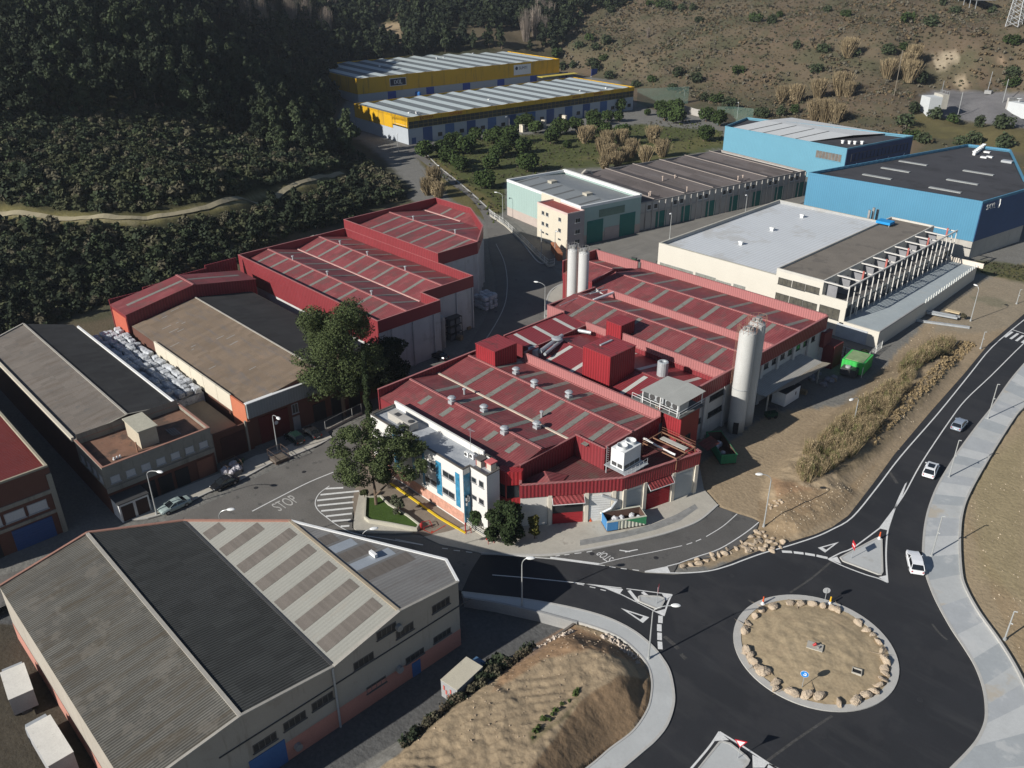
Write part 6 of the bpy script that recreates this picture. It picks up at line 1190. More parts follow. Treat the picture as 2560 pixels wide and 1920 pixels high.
def pole(bx,by,tx,ty,label,arm=False,name="pole",cat="pole",z=0):
    x,y=q(bx,by,z); h=heightof(bx,by,tx,ty,z); t=thing(name,label,cat,(x,y,z)); mb=MB(); mb.tube((0,0,0),(0,0,h),.11,8,.07); mb.lathe((0,0,0),[(.22,0),(.2,.3)],8); mb.tube((0,0,h*.6),(.3,0,h*.6),.08,6); mb.tube((0,0,h),(.35,.1,h+.05),.07,6); mb.build("shaft",POLE,t); return t
for bx,by,tx,ty,lb in ((2469,1048,2496,961,"bare new lamp post without a head, farthest along the wide pavement"),(2372,1194,2400,1101,"bare new lamp post without a head, middle one along the wide pavement"),(2328,1391,2360,1291,"bare new lamp post without a head near the sandy stain on the pavement"),(2511,1600,2540,1529,"bare new lamp post standing in the waste ground at the right edge"),(2451,872,2462,830,"thin grey post at the top of the reed bank"),(2541,760,2553,724,"road sign post on the small grass island")): pole(bx,by,tx,ty,lb,name="lamp_post",cat="lamp post")
x,y=q(2553,1893,0); t=thing("lamp_post","bare new lamp post cut by the bottom right corner of the photo","lamp post",(x+1.5,y-1,0)); MB().tube((0,0,0),(0,0,7),.11,8,.07).build("shaft",POLE,t)
# ---- cars
TYRE=M("tyre",(.02,.02,.02),rough=.8,var=.1); CGL=M("car_glass",(.012,.015,.018),rough=.06,var=.1,spec=.7); RIMM=M("rim",(.35,.35,.36),rough=.3,metal=.6,var=.05); TAIL=M("tail_light",(.35,.01,.01),rough=.2,var=.05); HEADL=M("head_light",(.7,.7,.7),rough=.1,var=.02)
def car(label,p_rear,p_front,color,L_=4.4,W_=1.8,Hh=1.5,kind="suv",name="car",roofm=None,group=None,z=0.04):
    a=Vector(q(*p_rear)); c=Vector(q(*p_front)); d=(c-a).normalized(); ce=(a+c)/2
    t=thing(name,label,"car",(ce.x,ce.y,z),math.atan2(d.y,d.x),group)
    paint=M("car_paint_"+color[0],color[1],rough=.25,var=.03,fine=.02,spec=.6,metal=color[2] if len(color)>2 else 0)
    # body: stations along x, cross sections lofted
    hw=W_/2; st=[(-.5,.35,.72,.86),(-.49,.3,.86,.93),(-.4,.22,.95,.99),(-.2,.2,.97,1.0),(.15,.2,.96,1.0),(.33,.22,.88,.98),(.44,.26,.78,.92),(.49,.32,.66,.82),(.5,.4,.6,.74)]
    if kind=="sedan": st=[(-.5,.35,.8,.84),(-.48,.28,.9,.92),(-.38,.22,.95,.98)]+st[3:]
    vs=[];fs=[];n=8
    for fx,z0,z1,wf in st:
        x=fx*L_; w=hw*wf; vs+=[(x,-w*.9,z0),(x,-w,z0+.15),(x,-w,z1-.18),(x,-w*.86,z1),(x,w*.86,z1),(x,w,z1-.18),(x,w,z0+.15),(x,w*.9,z0)]
    for i in range(len(st)-1):
        for j in range(n): fs.append((i*n+j,(i+1)*n+j,(i+1)*n+(j+1)%n,i*n+(j+1)%n))
    fs+=[tuple(range(n)),tuple((len(st)-1)*n+j for j in range(n))[::-1]]
    mb=MB().add(vs,fs); mb.build("body",paint,t,smoothf=False)
    zr=Hh; b0,b1,r0,r1=(-.47,.24,-.36,.06) if kind=="suv" else (-.36,.26,-.2,.06)
    zb=.93; W1=hw*.9; W2=hw*.72
    v=[(b0*L_,-W1,zb),(b1*L_,-W1,zb-.04),(b1*L_,W1,zb-.04),(b0*L_,W1,zb),(r0*L_,-W2,zr-.06),(r1*L_,-W2,zr-.06),(r1*L_,W2,zr-.06),(r0*L_,W2,zr-.06)]
    g=MB().add(v,[(4,5,6,7),(0,1,5,4),(1,2,6,5),(2,3,7,6),(3,0,4,7)]); g.build("windows",CGL,t)
    rf=MB(); e=.04; rx=[r0*L_-e,(r0*.6+r1*.4)*L_,r1*L_+e]; rf.add([(rx[0],-W2-.02,zr-.06),(rx[1],-W2-.02,zr),(rx[2],-W2-.02,zr-.06),(rx[0],W2+.02,zr-.06),(rx[1],W2+.02,zr),(rx[2],W2+.02,zr-.06),(rx[0],-W2-.02,zr-.12),(rx[2],-W2-.02,zr-.12),(rx[0],W2+.02,zr-.12),(rx[2],W2+.02,zr-.12)],[(0,1,4,3),(1,2,5,4),(0,6,7,2,1),(3,4,5,9,8),(0,3,8,6),(2,7,9,5)]); 
    for s in (-1,1):
        for (xa,xb) in ((b0,r0),(b1,r1),(-.02,-.02)): rf.bar((xa*L_,s*W1*1.0,zb-.02),(xb*L_ if xa!=-.02 else xa*L_,s*(W2+.01),zr-.08),.09)
    rf.build("roof",paint,t)
    if roofm: MB().box(rx[0]+.5,rx[2]-.25,-W2*.72,W2*.72,zr-.02,zr+.015).build("sunroof",CGL,t)
    for fx in (-.3,.31):
        for s in (-1,1):
            w=MB().tube((fx*L_,s*(hw-.2),.33),(fx*L_,s*(hw+.01),.33),.33,18); wo=w.build("wheel",TYRE,t); MB().tube((fx*L_,s*(hw),.33),(fx*L_,s*(hw+.02),.33),.2,12).build("rim",RIMM,wo)
    for s in (-1,1):
        MB().box(.47*L_,.492*L_,s*hw*.55,s*hw*.8,.55,.68).build("headlight",HEADL,t); MB().box(-.505*L_,-.47*L_,s*hw*.62,s*hw*.84,.62,.8).build("tail_light",TAIL,t); MB().box(.2*L_,.235*L_,s*hw*.98,s*hw*1.14,.9,1.02).build("mirror",paint,t)
    MB().box(-.508*L_,-.49*L_,-.26,.26,.5,.61).build("number_plate",WHM,t)
    return t
car("silver blue hatchback driving away up the road, farthest of the three cars",(2385,1082),(2408,1054),("silver",(.35,.4,.46),.3))
car("white car with a dark glass sunroof driving up the road, middle of the three",(2317,1200),(2333,1164),("white",(.75,.76,.77)),4.6,1.85,1.6,roofm=1)
car("white estate car beside the wide pavement, nearest the roundabout",(2291,1440),(2279,1388),("white",(.75,.76,.77)),4.7,1.85,1.55)
car("pale green saloon parked by the lamp and the white kiosk",(472,1256),(404,1287),("pale_green",(.36,.44,.42),.2),4.7,1.8,1.4,"sedan")
car("black car parked on the left street, next to the heaped scrap bag",(590,1203),(535,1228),("black",(.012,.013,.015)),4.3,1.75,1.45,"sedan")
car("dark green off-roader parked before the red gate, nearer the cage",(752,1113),(722,1092),("dark_green",(.012,.03,.025)),4.3,1.8,1.75)
car("dark saloon parked in shade beside the dark green off-roader",(797,1100),(765,1076),("dark_grey",(.02,.02,.022)),4.3,1.75,1.42,"sedan")
car("dark car parked in the shade at the foot of the white concrete wall",(1118,903),(1076,888),("navy",(.012,.014,.02)),4.3,1.75,1.42,"sedan")
# ---- trucks
def truck(label,p_rear,p_front,z,boxc,cabc,L_=7,W_=2.4,Hb=3.4,name="box_truck",deflector=True):
    a=Vector(q(p_rear[0],p_rear[1],z+Hb)); c=Vector(q(p_front[0],p_front[1],z+Hb)); d=(c-a).normalized(); t=thing(name,label,"truck",(a.x,a.y,z),math.atan2(d.y,d.x)); Lb=(c-a).length
    MB().box(0,Lb,-W_/2,W_/2,1.0,Hb-.05).build("cargo_box",M("truck_side",(.3,.3,.3),var=.15,scale=.8),t); MB().box(-.03,Lb+.03,-W_/2-.03,W_/2+.03,Hb-.05,Hb).build("box_roof",M("truck_roof_"+boxc[0],boxc[1],rough=.6,var=.12,scale=.5,dirt=(.6,(.3,.28,.24),.5,.58)),t)
    m=MB(); m.add([(Lb+.15,-W_/2*.95,.6),(Lb+1.9,-W_/2*.95,.6),(Lb+1.9,W_/2*.95,.6),(Lb+.15,W_/2*.95,.6),(Lb+.15,-W_/2*.92,2.5),(Lb+1.5,-W_/2*.85,2.5),(Lb+1.5,W_/2*.85,2.5),(Lb+.15,W_/2*.92,2.5),(Lb+1.95,-W_/2*.93,1.5),(Lb+1.95,W_/2*.93,1.5)],[(0,3,2,1),(4,5,6,7),(0,1,8,5,4),(3,7,6,9,2),(1,2,9,8),(0,4,7,3)]); cb=m.build("cab",M("cab_"+cabc[0],cabc[1],rough=.35,var=.05),t)
    MB().add([(Lb+1.97,-W_/2*.85,1.55),(Lb+1.97,W_/2*.85,1.55),(Lb+1.55,W_/2*.78,2.42),(Lb+1.55,-W_/2*.78,2.42)],[(0,1,2,3)]).build("windscreen",CGL,cb)
    if deflector: m=MB(); m.add([(Lb+.1,-.9,2.5),(Lb+1.1,-.7,2.5),(Lb+1.1,.7,2.5),(Lb+.1,.9,2.5),(Lb+.1,-.9,3.2),(Lb+.1,.9,3.2)],[(0,1,4),(3,5,2),(1,2,5,4),(0,4,5,3)]); m.build("wind_deflector",M("cab_"+cabc[0],cabc[1]),cb)
    ch=MB().box(-.1,Lb+1.8,-.5,.5,.6,1.0); ch.build("chassis",DKMET,t)
    for x in (1.2,Lb+1.0):
        for s in (-1,1): MB().tube((x,s*(W_/2-.35),.45),(x,s*W_/2,.45),.45,14).build("wheel",TYRE,t)
    return t
tk=truck("box truck with cream roof, blue cab and graffiti on its rear, beside the hedge",(1122,1712),(1186,1654),-1.3,("cream",(.5,.46,.36)),("blue",(.07,.14,.24)),Hb=3.5)
gr=MB(); 
for k in range(6): gr.box(-.06,-.02,-1+k*.33,-.8+k*.33,1.3+.5*(k%3),1.9+.5*(k%3))
gr.build("graffiti",M("graffiti_red",(.5,.12,.1)),tk)
truck("white-roofed truck in the dark yard, upper of the two at the bottom left",(52,1736),(30,1669),-1.3,("white",(.62,.6,.55)),("pale",(.3,.32,.34)),Hb=3.4)
truck("white-roofed truck in the dark yard, lower of the two at the bottom left",(152,1897),(95,1803),-1.3,("white",(.62,.6,.55)),("pale",(.3,.32,.34)),Hb=3.4)
# ---- skips, cabins, machines
def skip(label,c4,h,mat_f,z=.13,fillm=None,cat="skip",name="skip"):
    P=[Vector(q(*p,z+h)) for p in c4]; ce=sum(P,Vector((0,0)))/4; d=((P[1]-P[0])+(P[2]-P[3])).normalized(); Lx=((P[1]-P[0]).length+(P[2]-P[3]).length)/2; Wy=((P[3]-P[0]).length+(P[2]-P[1]).length)/2
    t=thing(name,label,cat,(ce.x,ce.y,z),math.atan2(d.y,d.x)); 
    for part,(x0,x1,y0,y1) in (("side",(-Lx/2,Lx/2,-Wy/2,-Wy/2+.1)),("side",(-Lx/2,Lx/2,Wy/2-.1,Wy/2)),("end",(-Lx/2,-Lx/2+.1,-Wy/2+.1,Wy/2-.1)),("end",(Lx/2-.1,Lx/2,-Wy/2+.1,Wy/2-.1))):
        mb=MB(); mb.box(x0,x1,y0,y1,.2,h)
        if part=="side":
            s=-1 if y0<0 else 1
            for k in range(int(Lx/.55)+1): x=-Lx/2+k*.55; yb=(-Wy/2 if s<0 else Wy/2); mb.box(x,x+.18,min(yb,yb+s*.1),max(yb,yb+s*.1),.25,h)
            mb.box(-Lx/2-.05,Lx/2+.05,min(yb,yb+s*.14),max(yb,yb+s*.14),h-.12,h+.03)
        mb.build(part,mat_f[0] if part=="end" and x0<0 else mat_f[1],t)
    MB().box(-Lx/2,Lx/2,-Wy/2,Wy/2,.1,.25).build("floor",M("rusty_floor",(.1,.06,.045)),t); li=MB(); a_,b_=Lx/2-.11,Wy/2-.11; li.add([(-a_,-b_,.25),(a_,-b_,.25),(a_,b_,.25),(-a_,b_,.25),(-a_,-b_,h-.02),(a_,-b_,h-.02),(a_,b_,h-.02),(-a_,b_,h-.02)],[(1,0,4,5),(2,1,5,6),(3,2,6,7),(0,3,7,4)]); li.build("liner",M("rusty_floor",(.1,.06,.045)),t)
    return t,Lx,Wy,h
def sacks(t,Lx,Wy,z,n,mat,seed):
    r=random.Random(seed); mb=MB()
    for k in range(n):
        cx,cy=(r.random()-.5)*(Lx-1),(r.random()-.5)*(Wy-.8); R0=.35+r.random()*.35; o=len(mb.v); vs=[];fs=[]
        for i in range(5):
            for j in range(8):
                a=2*math.pi*j/8; e=math.pi*(i+.3)/5.2; rr_=R0*math.sin(e)*(.8+.4*r.random()); vs.append((cx+rr_*math.cos(a),cy+rr_*math.sin(a),z+R0*.9*math.cos(e)*(.8+.3*r.random())))
        for i in range(4):
            for j in range(8): fs.append((i*8+j,(i+1)*8+j,(i+1)*8+(j+1)%8,i*8+(j+1)%8))
        fs.append(tuple(range(8))[::-1]); mb.add(vs,fs)
    o=mb.build("rubbish",mat,t); o["kind"]="stuff"; return o
sk,Lx,Wy,h=skip("large open skip painted blue, white and green on the forecourt",[(1520,1305),(1616,1288),(1600,1266),(1502,1280)],1.8,(M("skip_blue",(.06,.2,.4),var=.12,scale=1),M("skip_cream",(.5,.5,.42),var=.12,scale=1)))
MB().box(-Lx/2-.02,-Lx/2+1.6,-Wy/2-.13,-Wy/2-.02,.25,1.7).build("blue_panel",MC["skip_blue"],sk); MB().add([(Lx/2-3.2,-Wy/2-.15,1.7),(Lx/2,-Wy/2-.15,.4),(Lx/2,-Wy/2-.15,1.75)],[(0,1,2)]).build("green_panel",M("skip_green",(.04,.2,.09),var=.12,scale=1),sk)
sacks(sk,Lx,Wy,.9,10,M("plastic_sheet",(.5,.51,.52),rough=.4,var=.3,scale=2),3)
sk,Lx,Wy,h=skip("tall green skip in the shade beside the stair tower of the red factory",[(1787,1138),(1826,1134),(1820,1078),(1782,1080)],1.9,(M("skip_teal",(.03,.22,.13),var=.12),MC["skip_green"] if "skip_green" in MC else PAINT),.02); sacks(sk,Lx,Wy,.7,7,MC["plastic_sheet"],5)
x,y=q(1960,1020); t=thing("cabin","white site cabin with black roof in the factory yard","cabin",(x,y,0),R_(90)); MB().box(0,5,0,2.6,.2,2.8).build("walls",WHM,t); MB().box(-.1,5.1,-.1,2.7,2.8,2.95).build("roof",TAR,t); MB().box(3.4,3.7,-.04,-.01,1.4,2.0).build("window",DKMET,t)
x,y=q(1945,1040); t=thing("forklift","dark green forklift parked against the white site cabin","forklift",(x-.6,y-1.4,0),R_(60)); MB().box(-1,1,-.55,.55,.3,1.1).build("body",M("fork_green",(.015,.05,.03)),t); g=MB()
for sx in (-.5,.5):
    for sy in (-.5,.5): g.bar((sx,sy,1.1),(sx,sy,2.1),.07)
g.box(-.6,.6,-.55,.55,2.1,2.17); g.bar((1.05,-.3,.1),(1.05,-.3,2.3),.1); g.bar((1.05,.3,.1),(1.05,.3,2.3),.1); g.build("mast",DKMET,t)
for sx in (-.6,.6):
    for sy in (-1,1): MB().tube((sx,sy*.4,.3),(sx,sy*.6,.3),.3,12).build("wheel",TYRE,t)
x,y=q(2100,928); t=thing("compactor","bright green rubbish compactor by the white fence gate","compactor",(x,y,0),R_(8)); GRN=M("bright_green",(.05,.42,.08),rough=.4,var=.08,rib=(0,.7,.02,.15)); MB().box(0,4.2,0,5.4,.3,2.7).build("body",GRN,t); MB().box(.4,3.8,.4,5.0,2.7,2.8).build("lid",M("compactor_lid",(.22,.3,.15),var=.3,scale=.8),t); MB().box(.5,3.4,-1.8,0,.3,1.7).build("hopper",DKMET,t); MB().lathe((1.6,-1.0,1.7),[(.5,0),(.5,.35),(.3,.4)],14).build("drum",M("hub_grey",(.35,.36,.35)),t)
# steel beams
bt=MB(); 
for k,(a,c) in enumerate((((1405,950),(1700,1005)),((1440,975),(1680,1020)),((1405,962),(1665,1012)))):
    pa,pc=[q(*p) for p in crp(1860,480,[a,c])]; tt=thing("steel_beam","galvanised steel beam in the stack on the sandy ground","beam",(pa[0],pa[1],.3+.18*k),0,"stack of steel beams"); d=unit(pa,pc); Lq=math.hypot(pc[0]-pa[0],pc[1]-pa[1]); mb=MB(); mb.obox((d[0]*Lq/2,d[1]*Lq/2),d,(-d[1],d[0]),Lq,.5,0,.08); mb.obox((d[0]*Lq/2,d[1]*Lq/2),d,(-d[1],d[0]),Lq,.12,.08,.38); mb.obox((d[0]*Lq/2,d[1]*Lq/2),d,(-d[1],d[0]),Lq,.5,.38,.46); mb.build("profile",GALV,tt)
pa,pc=[q(*p) for p in crp(1860,480,[(1295,1015),(1780,1080)])]; tt=thing("steel_beam","longest galvanised beam lying alone in front of the stack","beam",(pa[0],pa[1],.05)); d=unit(pa,pc); Lq=math.hypot(pc[0]-pa[0],pc[1]-pa[1]); mb=MB(); mb.obox((d[0]*Lq/2,d[1]*Lq/2),d,(-d[1],d[0]),Lq,.45,0,.07); mb.obox((d[0]*Lq/2,d[1]*Lq/2),d,(-d[1],d[0]),Lq,.1,.07,.4); mb.obox((d[0]*Lq/2,d[1]*Lq/2),d,(-d[1],d[0]),Lq,.45,.4,.47); mb.build("profile",GALV,tt)
x,y=q(2360,786); t=thing("pallet_stack","pale timber boards lying on the steel beams","timber",(x,y,.8),R_(5)); mb=MB()
for k in range(4): mb.box(0,3,k*.3,k*.3+.25,0,.25)
mb.build("boards",M("pale_timber",(.5,.4,.25)),t)
# ---- white baled plastic
BALE=M("bale_plastic",(.46,.48,.5),rough=.55,var=.35,scale=1.6,fine=.45,fscale=5,bump=.12,rnd=.25,dirt=(1.5,(.12,.13,.16),.7,.55))
def balemesh(seed,a=1.25,c=1.05,h=1.0):
    r=random.Random(seed); n=7; vs=[];fs=[]; mb=MB(); idx={}
    def vtx(i,j,k):
        key=(i,j,k)
        if key not in idx:
            f=lambda t:(t/(n-1)*2-1); x,y,z=f(i),f(j),f(k); L_=(abs(x)**5+abs(y)**5+abs(z)**5)**.2; s=1/L_ if L_>1 else 1; s*=1+r.uniform(-.09,.09)
            idx[key]=len(vs); vs.append((x*s*a/2*1.08,y*s*c/2*1.08,(z*s*.5+.5)*h))
        return idx[key]
    for u in range(n-1):
        for v in range(n-1):
            for s in (0,n-1):
                fs.append([vtx(u,v,s),vtx(u+1,v,s),vtx(u+1,v+1,s),vtx(u,v+1,s)][::1 if s else -1]); fs.append([vtx(u,s,v),vtx(u+1,s,v),vtx(u+1,s,v+1),vtx(u,s,v+1)][::-1 if s else 1]); fs.append([vtx(s,u,v),vtx(s,u+1,v),vtx(s,u+1,v+1),vtx(s,u,v+1)][::1 if s else -1])
    return mb.add(vs,[tuple(f) for f in fs])
BS=[balemesh(s).build("bale",BALE) for s in range(4)]; used=[False]*4
def putbale(x,y,z,rz,label,group):
    k=random.randrange(4)
    if not used[k]: o=BS[k]; used[k]=True
    else: o=BS[k].copy(); C.objects.link(o)
    o.location=(x,y,z); o.rotation_euler=(0,0,rz); o.scale=(1.0+random.uniform(-.1,.25),1.0+random.uniform(-.1,.3),1+random.uniform(-.15,.25)); tag(o,label,"bale",group)
for i in range(26):
    for j in range(5):
        x=-167.5+i*1.38+random.uniform(-.15,.15); y=44.9+j*1.42+random.uniform(-.12,.12); top=4.5+(.35 if j>1 else 0)+random.uniform(-.25,.45)
        putbale(x,y,top,random.uniform(-.2,.2),"white bale in the alley, %s row from near end, %s from cream wall"%(ordn(26-i),ordn(5-j)),"bales heaped in the alley")
st=MB(); st.box(-168.5,-132.5,44.3,51.6,0,4.6); o=st.build("bale_mound",BALE); tag(o,"packed lower layers of plastic bales filling the alley","bales",kind="stuff")
for i in range(3):
    for j in range(3):
        for k in range(3):
            x,y=q(1192,785); putbale(x+i*1.3+random.uniform(-.15,.15)-3,y+j*1.35+3,k*1.1,random.uniform(-.2,.2),"white plastic bale in the street-side stack, %s layer up"%ordn(k+1),"bales stacked at the street")
# heap of scrap near black car
x,y=q(578,1185); t=thing("scrap_bag","heaped bag of silver and pink scrap on the pavement behind the black car","scrap heap",(x,y,.1)); sacks(t,3.2,3,.8,14,M("silver_scrap",(.42,.4,.42),rough=.4,var=.5,scale=3,fine=.5),9); MB().box(-1.3,1.3,-1.2,1.2,0,.8).build("crate",M("crate_grey",(.2,.19,.17)),t)
def cage(px,py,label,s=2.4):
    x,y=q(px,py); t=thing("wire_cage",label,"cage",(x,y,.13),R_(0)); g=MB()
    for sx in (0,s):
        for sy in (0,s): g.bar((sx,sy,0),(sx,sy,1.9),.08)
    for z in (.05,.9,1.9):
        g.bar((0,0,z),(s,0,z),.07); g.bar((s,0,z),(s,s,z),.07); g.bar((s,s,z),(0,s,z),.07); g.bar((0,s,z),(0,0,z),.07)
    g.build("frame",M("rusty_frame",(.12,.08,.06)),t); MB().box(.1,s-.1,.1,s-.1,0,.45).build("contents",M("wood_scrap",(.12,.1,.08),var=.4,scale=2,fine=.4),t)
cage(672,1150,"rusty open wire cage by the lamp in front of the red gate"); cage(556,1180,"rusty wire cage behind the heaped scrap bag"); cage(725,1105,"low rusty cage against the dark brick workshops") if False else None
# ---- walls, fences
t=thing("retaining_wall","low grey concrete retaining wall below the curved pavement","wall",(0,0,0)); mb=MB(); Wl=wp([(1160,1496),(1240,1509),(1345,1532),(1443,1559)]); mb.curb(Wl,.3,-1.5,.28); mb.build("wall",M("cast_concrete",(.3,.3,.29),var=.15,scale=.6,streak=(.2,.2,1.5,(.22,.22,.22),.5,.5),world=True),t)
t=thing("yard_wall","overgrown rendered yard wall between the dark court and the earth mound","wall",(0,0,0)); mb=MB(); Wl=wp([(1441,1556),(1345,1622),(1250,1688),(1180,1742),(1070,1820),(960,1900),(860,1975)]); mb.curb(Wl,.28,-1.6,.15); mb.build("wall",M("dark_render",(.16,.14,.12),var=.3,scale=.5,world=True),t)
LH=crp(640,940,[(870,985),(862,1140),(895,1165),(1050,1190),(1230,1225),(1270,1232),(1290,1200),(1200,1130),(1050,1040),(985,975)]); LW=wp(LH)
struct("lawn",MB().prism(LW,-.05,.5),M("short_grass",(.05,.085,.02),rough=.95,var=.2,scale=.6,fine=.3,fscale=5,bump=.04,world=True,spec=.1),"triangle of short green lawn at the street corner")
t=thing("lawn_wall","low cream wall round the triangular corner lawn","wall",(0,0,0)); MB().curb(LW,.25,0,.75,closed=True).build("wall",M("lawn_wall_cream",(.42,.4,.33),var=.12,world=True),t)
t=thing("lamp_box_wall","yellow painted parking kerb in front of the white offices","kerb",(0,0,0)); MB().curb(wp(crp(640,940,[(1065,855),(1250,985),(1440,1120),(1655,1248)])),.3,0,.22).build("kerb",M("yellow_paint",(.6,.42,.02),var=.12,scale=1,world=True),t)
k=MB(); k.ribbon(wp(crp(640,940,[(1320,1215),(1385,1245),(1500,1180)])),.18,.052); k.ribbon(wp(crp(640,940,[(1385,1245),(1395,1225)])),.3,.05); struct("red_markings",k,M("red_floor_paint",(.35,.05,.03),world=True),"red painted lines on the brown paving")
def barrier(label,pts,name="barrier"):
    t=thing(name,label,"parking barrier",(*q(*pts[0]),.04)); o=q(*pts[0]); mb=MB(); P=[(q(*p)[0]-o[0],q(*p)[1]-o[1]) for p in pts]
    for a,c in zip(P[:-1],P[1:]): mb.bar((a[0],a[1],.55),(c[0],c[1],.55),.09)
    for a in P: mb.bar((a[0],a[1],0),(a[0],a[1],.6),.09)
    mb.build("frame",REDP,t)
barrier("red hooped parking barrier by the lawn tip",crp(640,940,[(1310,1180),(1375,1168),(1392,1200),(1330,1222)])); barrier("red parking barrier at the end of the yellow kerb",crp(640,940,[(1660,1255),(1700,1245),(1690,1215)])); barrier("red hooped barrier at the fence corner",crp(640,940,[(1835,1335),(1880,1325),(1870,1300)]))
x,y=q(640+1308*.31646,940+1215*.31646); t=thing("hydrant","red fire hydrant at the tip of the corner lawn","hydrant",(x,y,.1)); MB().lathe((0,0,0),[(.18,0),(.18,.7),(.26,.75),(.2,1.0),(.08,1.1)],12).build("body",REDP,t)
for px,py,lb in ((1655,1230,"red post at the end of the yellow kerb"),(1822,1300,"red post with wire at the white fence corner")):
    x,y=q(640+px*.31646,940+py*.31646); t=thing("bollard",lb,"bollard",(x,y,.05)); MB().lathe((0,0,0),[(.09,0),(.09,1.5),(.02,1.55)],8).build("post",REDP,t)
def fence(label,pts,h,mat,kind='rail',z=0,step=2.5,name="fence",base=0.4,basemat=None):
    P=[Vector(q(*p,z)) for p in pts]; t=thing(name,label,"fence",(P[0].x,P[0].y,z)); o=P[0]; P=[p-o for p in P]; r=MB()
    for a,c in zip(P[:-1],P[1:]):
        L_=(c-a).length; n=max(int(L_/step),1)
        for k in range(n+1): p=a.lerp(c,k/n); MBp=MB().box(p.x-.05,p.x+.05,p.y-.05,p.y+.05,base,base+h); MBp.build("post",mat,t) if n*len(pts)<90 else r.box(p.x-.05,p.x+.05,p.y-.05,p.y+.05,base,base+h)
        for zz2 in ((.1,.5,.95) if kind=='rail' else (.05,1.0)): r.bar((a.x,a.y,base+h*zz2),(c.x,c.y,base+h*zz2),.06)
        if kind=='rail':
            m=int(L_/.35)
            for k in range(m): p=a.lerp(c,k/m); r.bar((p.x,p.y,base+h*.1),(p.x,p.y,base+h*.95),.025)
    r.build("rails",mat,t)
    if base>0: MB().curb([tuple(p) for p in P],.25,-.1,base).build("plinth",basemat or CONC2,t)
    return t
FW=M("fence_white",(.6,.6,.57),var=.05)
fence("white railing on a low wall along the uphill street by the mint warehouse",[(1225,540),(1262,565),(1300,600),(1340,640),(1372,668),(1386,664)],1.6,FW,'rail',0,3)
fence("white garden railing by the ficus trees at the office corner",[(1160,1303),(1190,1330),(1222,1350),(1226,1357),(1275,1357)],.8,FW,'rail',0,1.6,base=.3)
fence("white framed mesh gate fence by the green compactor",[(2062,880),(2110,892),(2160,912),(2153,945)],2.2,FW,'rail',0,2.5,base=0)
fence("white netting fence along the edge below the parking terrace",[(2160,920),(2175,895),(2203,872)],1.8,FW,'rail',0,2,base=0)
fence("thin wire fence in front of the dark brick workshops",[(815,1080),(858,1058),(905,1035)],1.6,GALVD,'wire',0,2,base=.5)
# sports-court style green netting at the hill foot
GN=M("green_net",(.13,.22,.18),rough=.8,var=.15,scale=.4)
def netf(label,pts,h):
    P=[Vector(q(*p)) for p in pts]; o=P[0]; t=thing("netting_fence",label,"fence",(o.x,o.y,0)); mb=MB(); po=MB()
    for a,c in zip(P[:-1],P[1:]):
        n=int((c-a).length/.45)
        for k in range(n): p=a.lerp(c,k/n)-o; mb.bar((p.x,p.y,0),(p.x,p.y,h),.12)
        for z_ in np.arange(.2,h,.45): mb.bar((a.x-o.x,a.y-o.y,z_),(c.x-o.x,c.y-o.y,z_),.1)
    mb.build("net",GN,t)
netf("tall green netting at the hill foot right of the yellow units",[(1592,268),(1660,265),(1720,262)],9); netf("green netting behind the road bend near the sky blue warehouse",[(1790,312),(1830,312),(1880,318)],8)
t=thing("boundary_wall","pale retaining wall at the road bend below the scrub hill","wall",(0,0,0)); MB().curb(wp([(1700,278),(1740,290),(1770,295),(1800,300)]),.4,-.2,3.2).build("wall",M("pale_block_wall",(.36,.34,.31),world=True),t)
for px,py,k in ((1359,318,0),(1411,306,1),(1459,293,2),(1508,281,3),(1305,330,4)):
    x,y=q(px,py); t=thing("gate_pier",["cream gate pier, leftmost but one, before the yellow units","tall cream gate pier before the yellow units, left of the pine pair","cream gate pier in the middle of the yellow units forecourt","cream gate pier at the right of the yellow units forecourt","cream gate pier behind the leftmost stone pines"][k],"pier",(x,y,0)); MB().box(-1.1,1.1,-.6,.6,0,3.2).build("pier",CREAM,t)
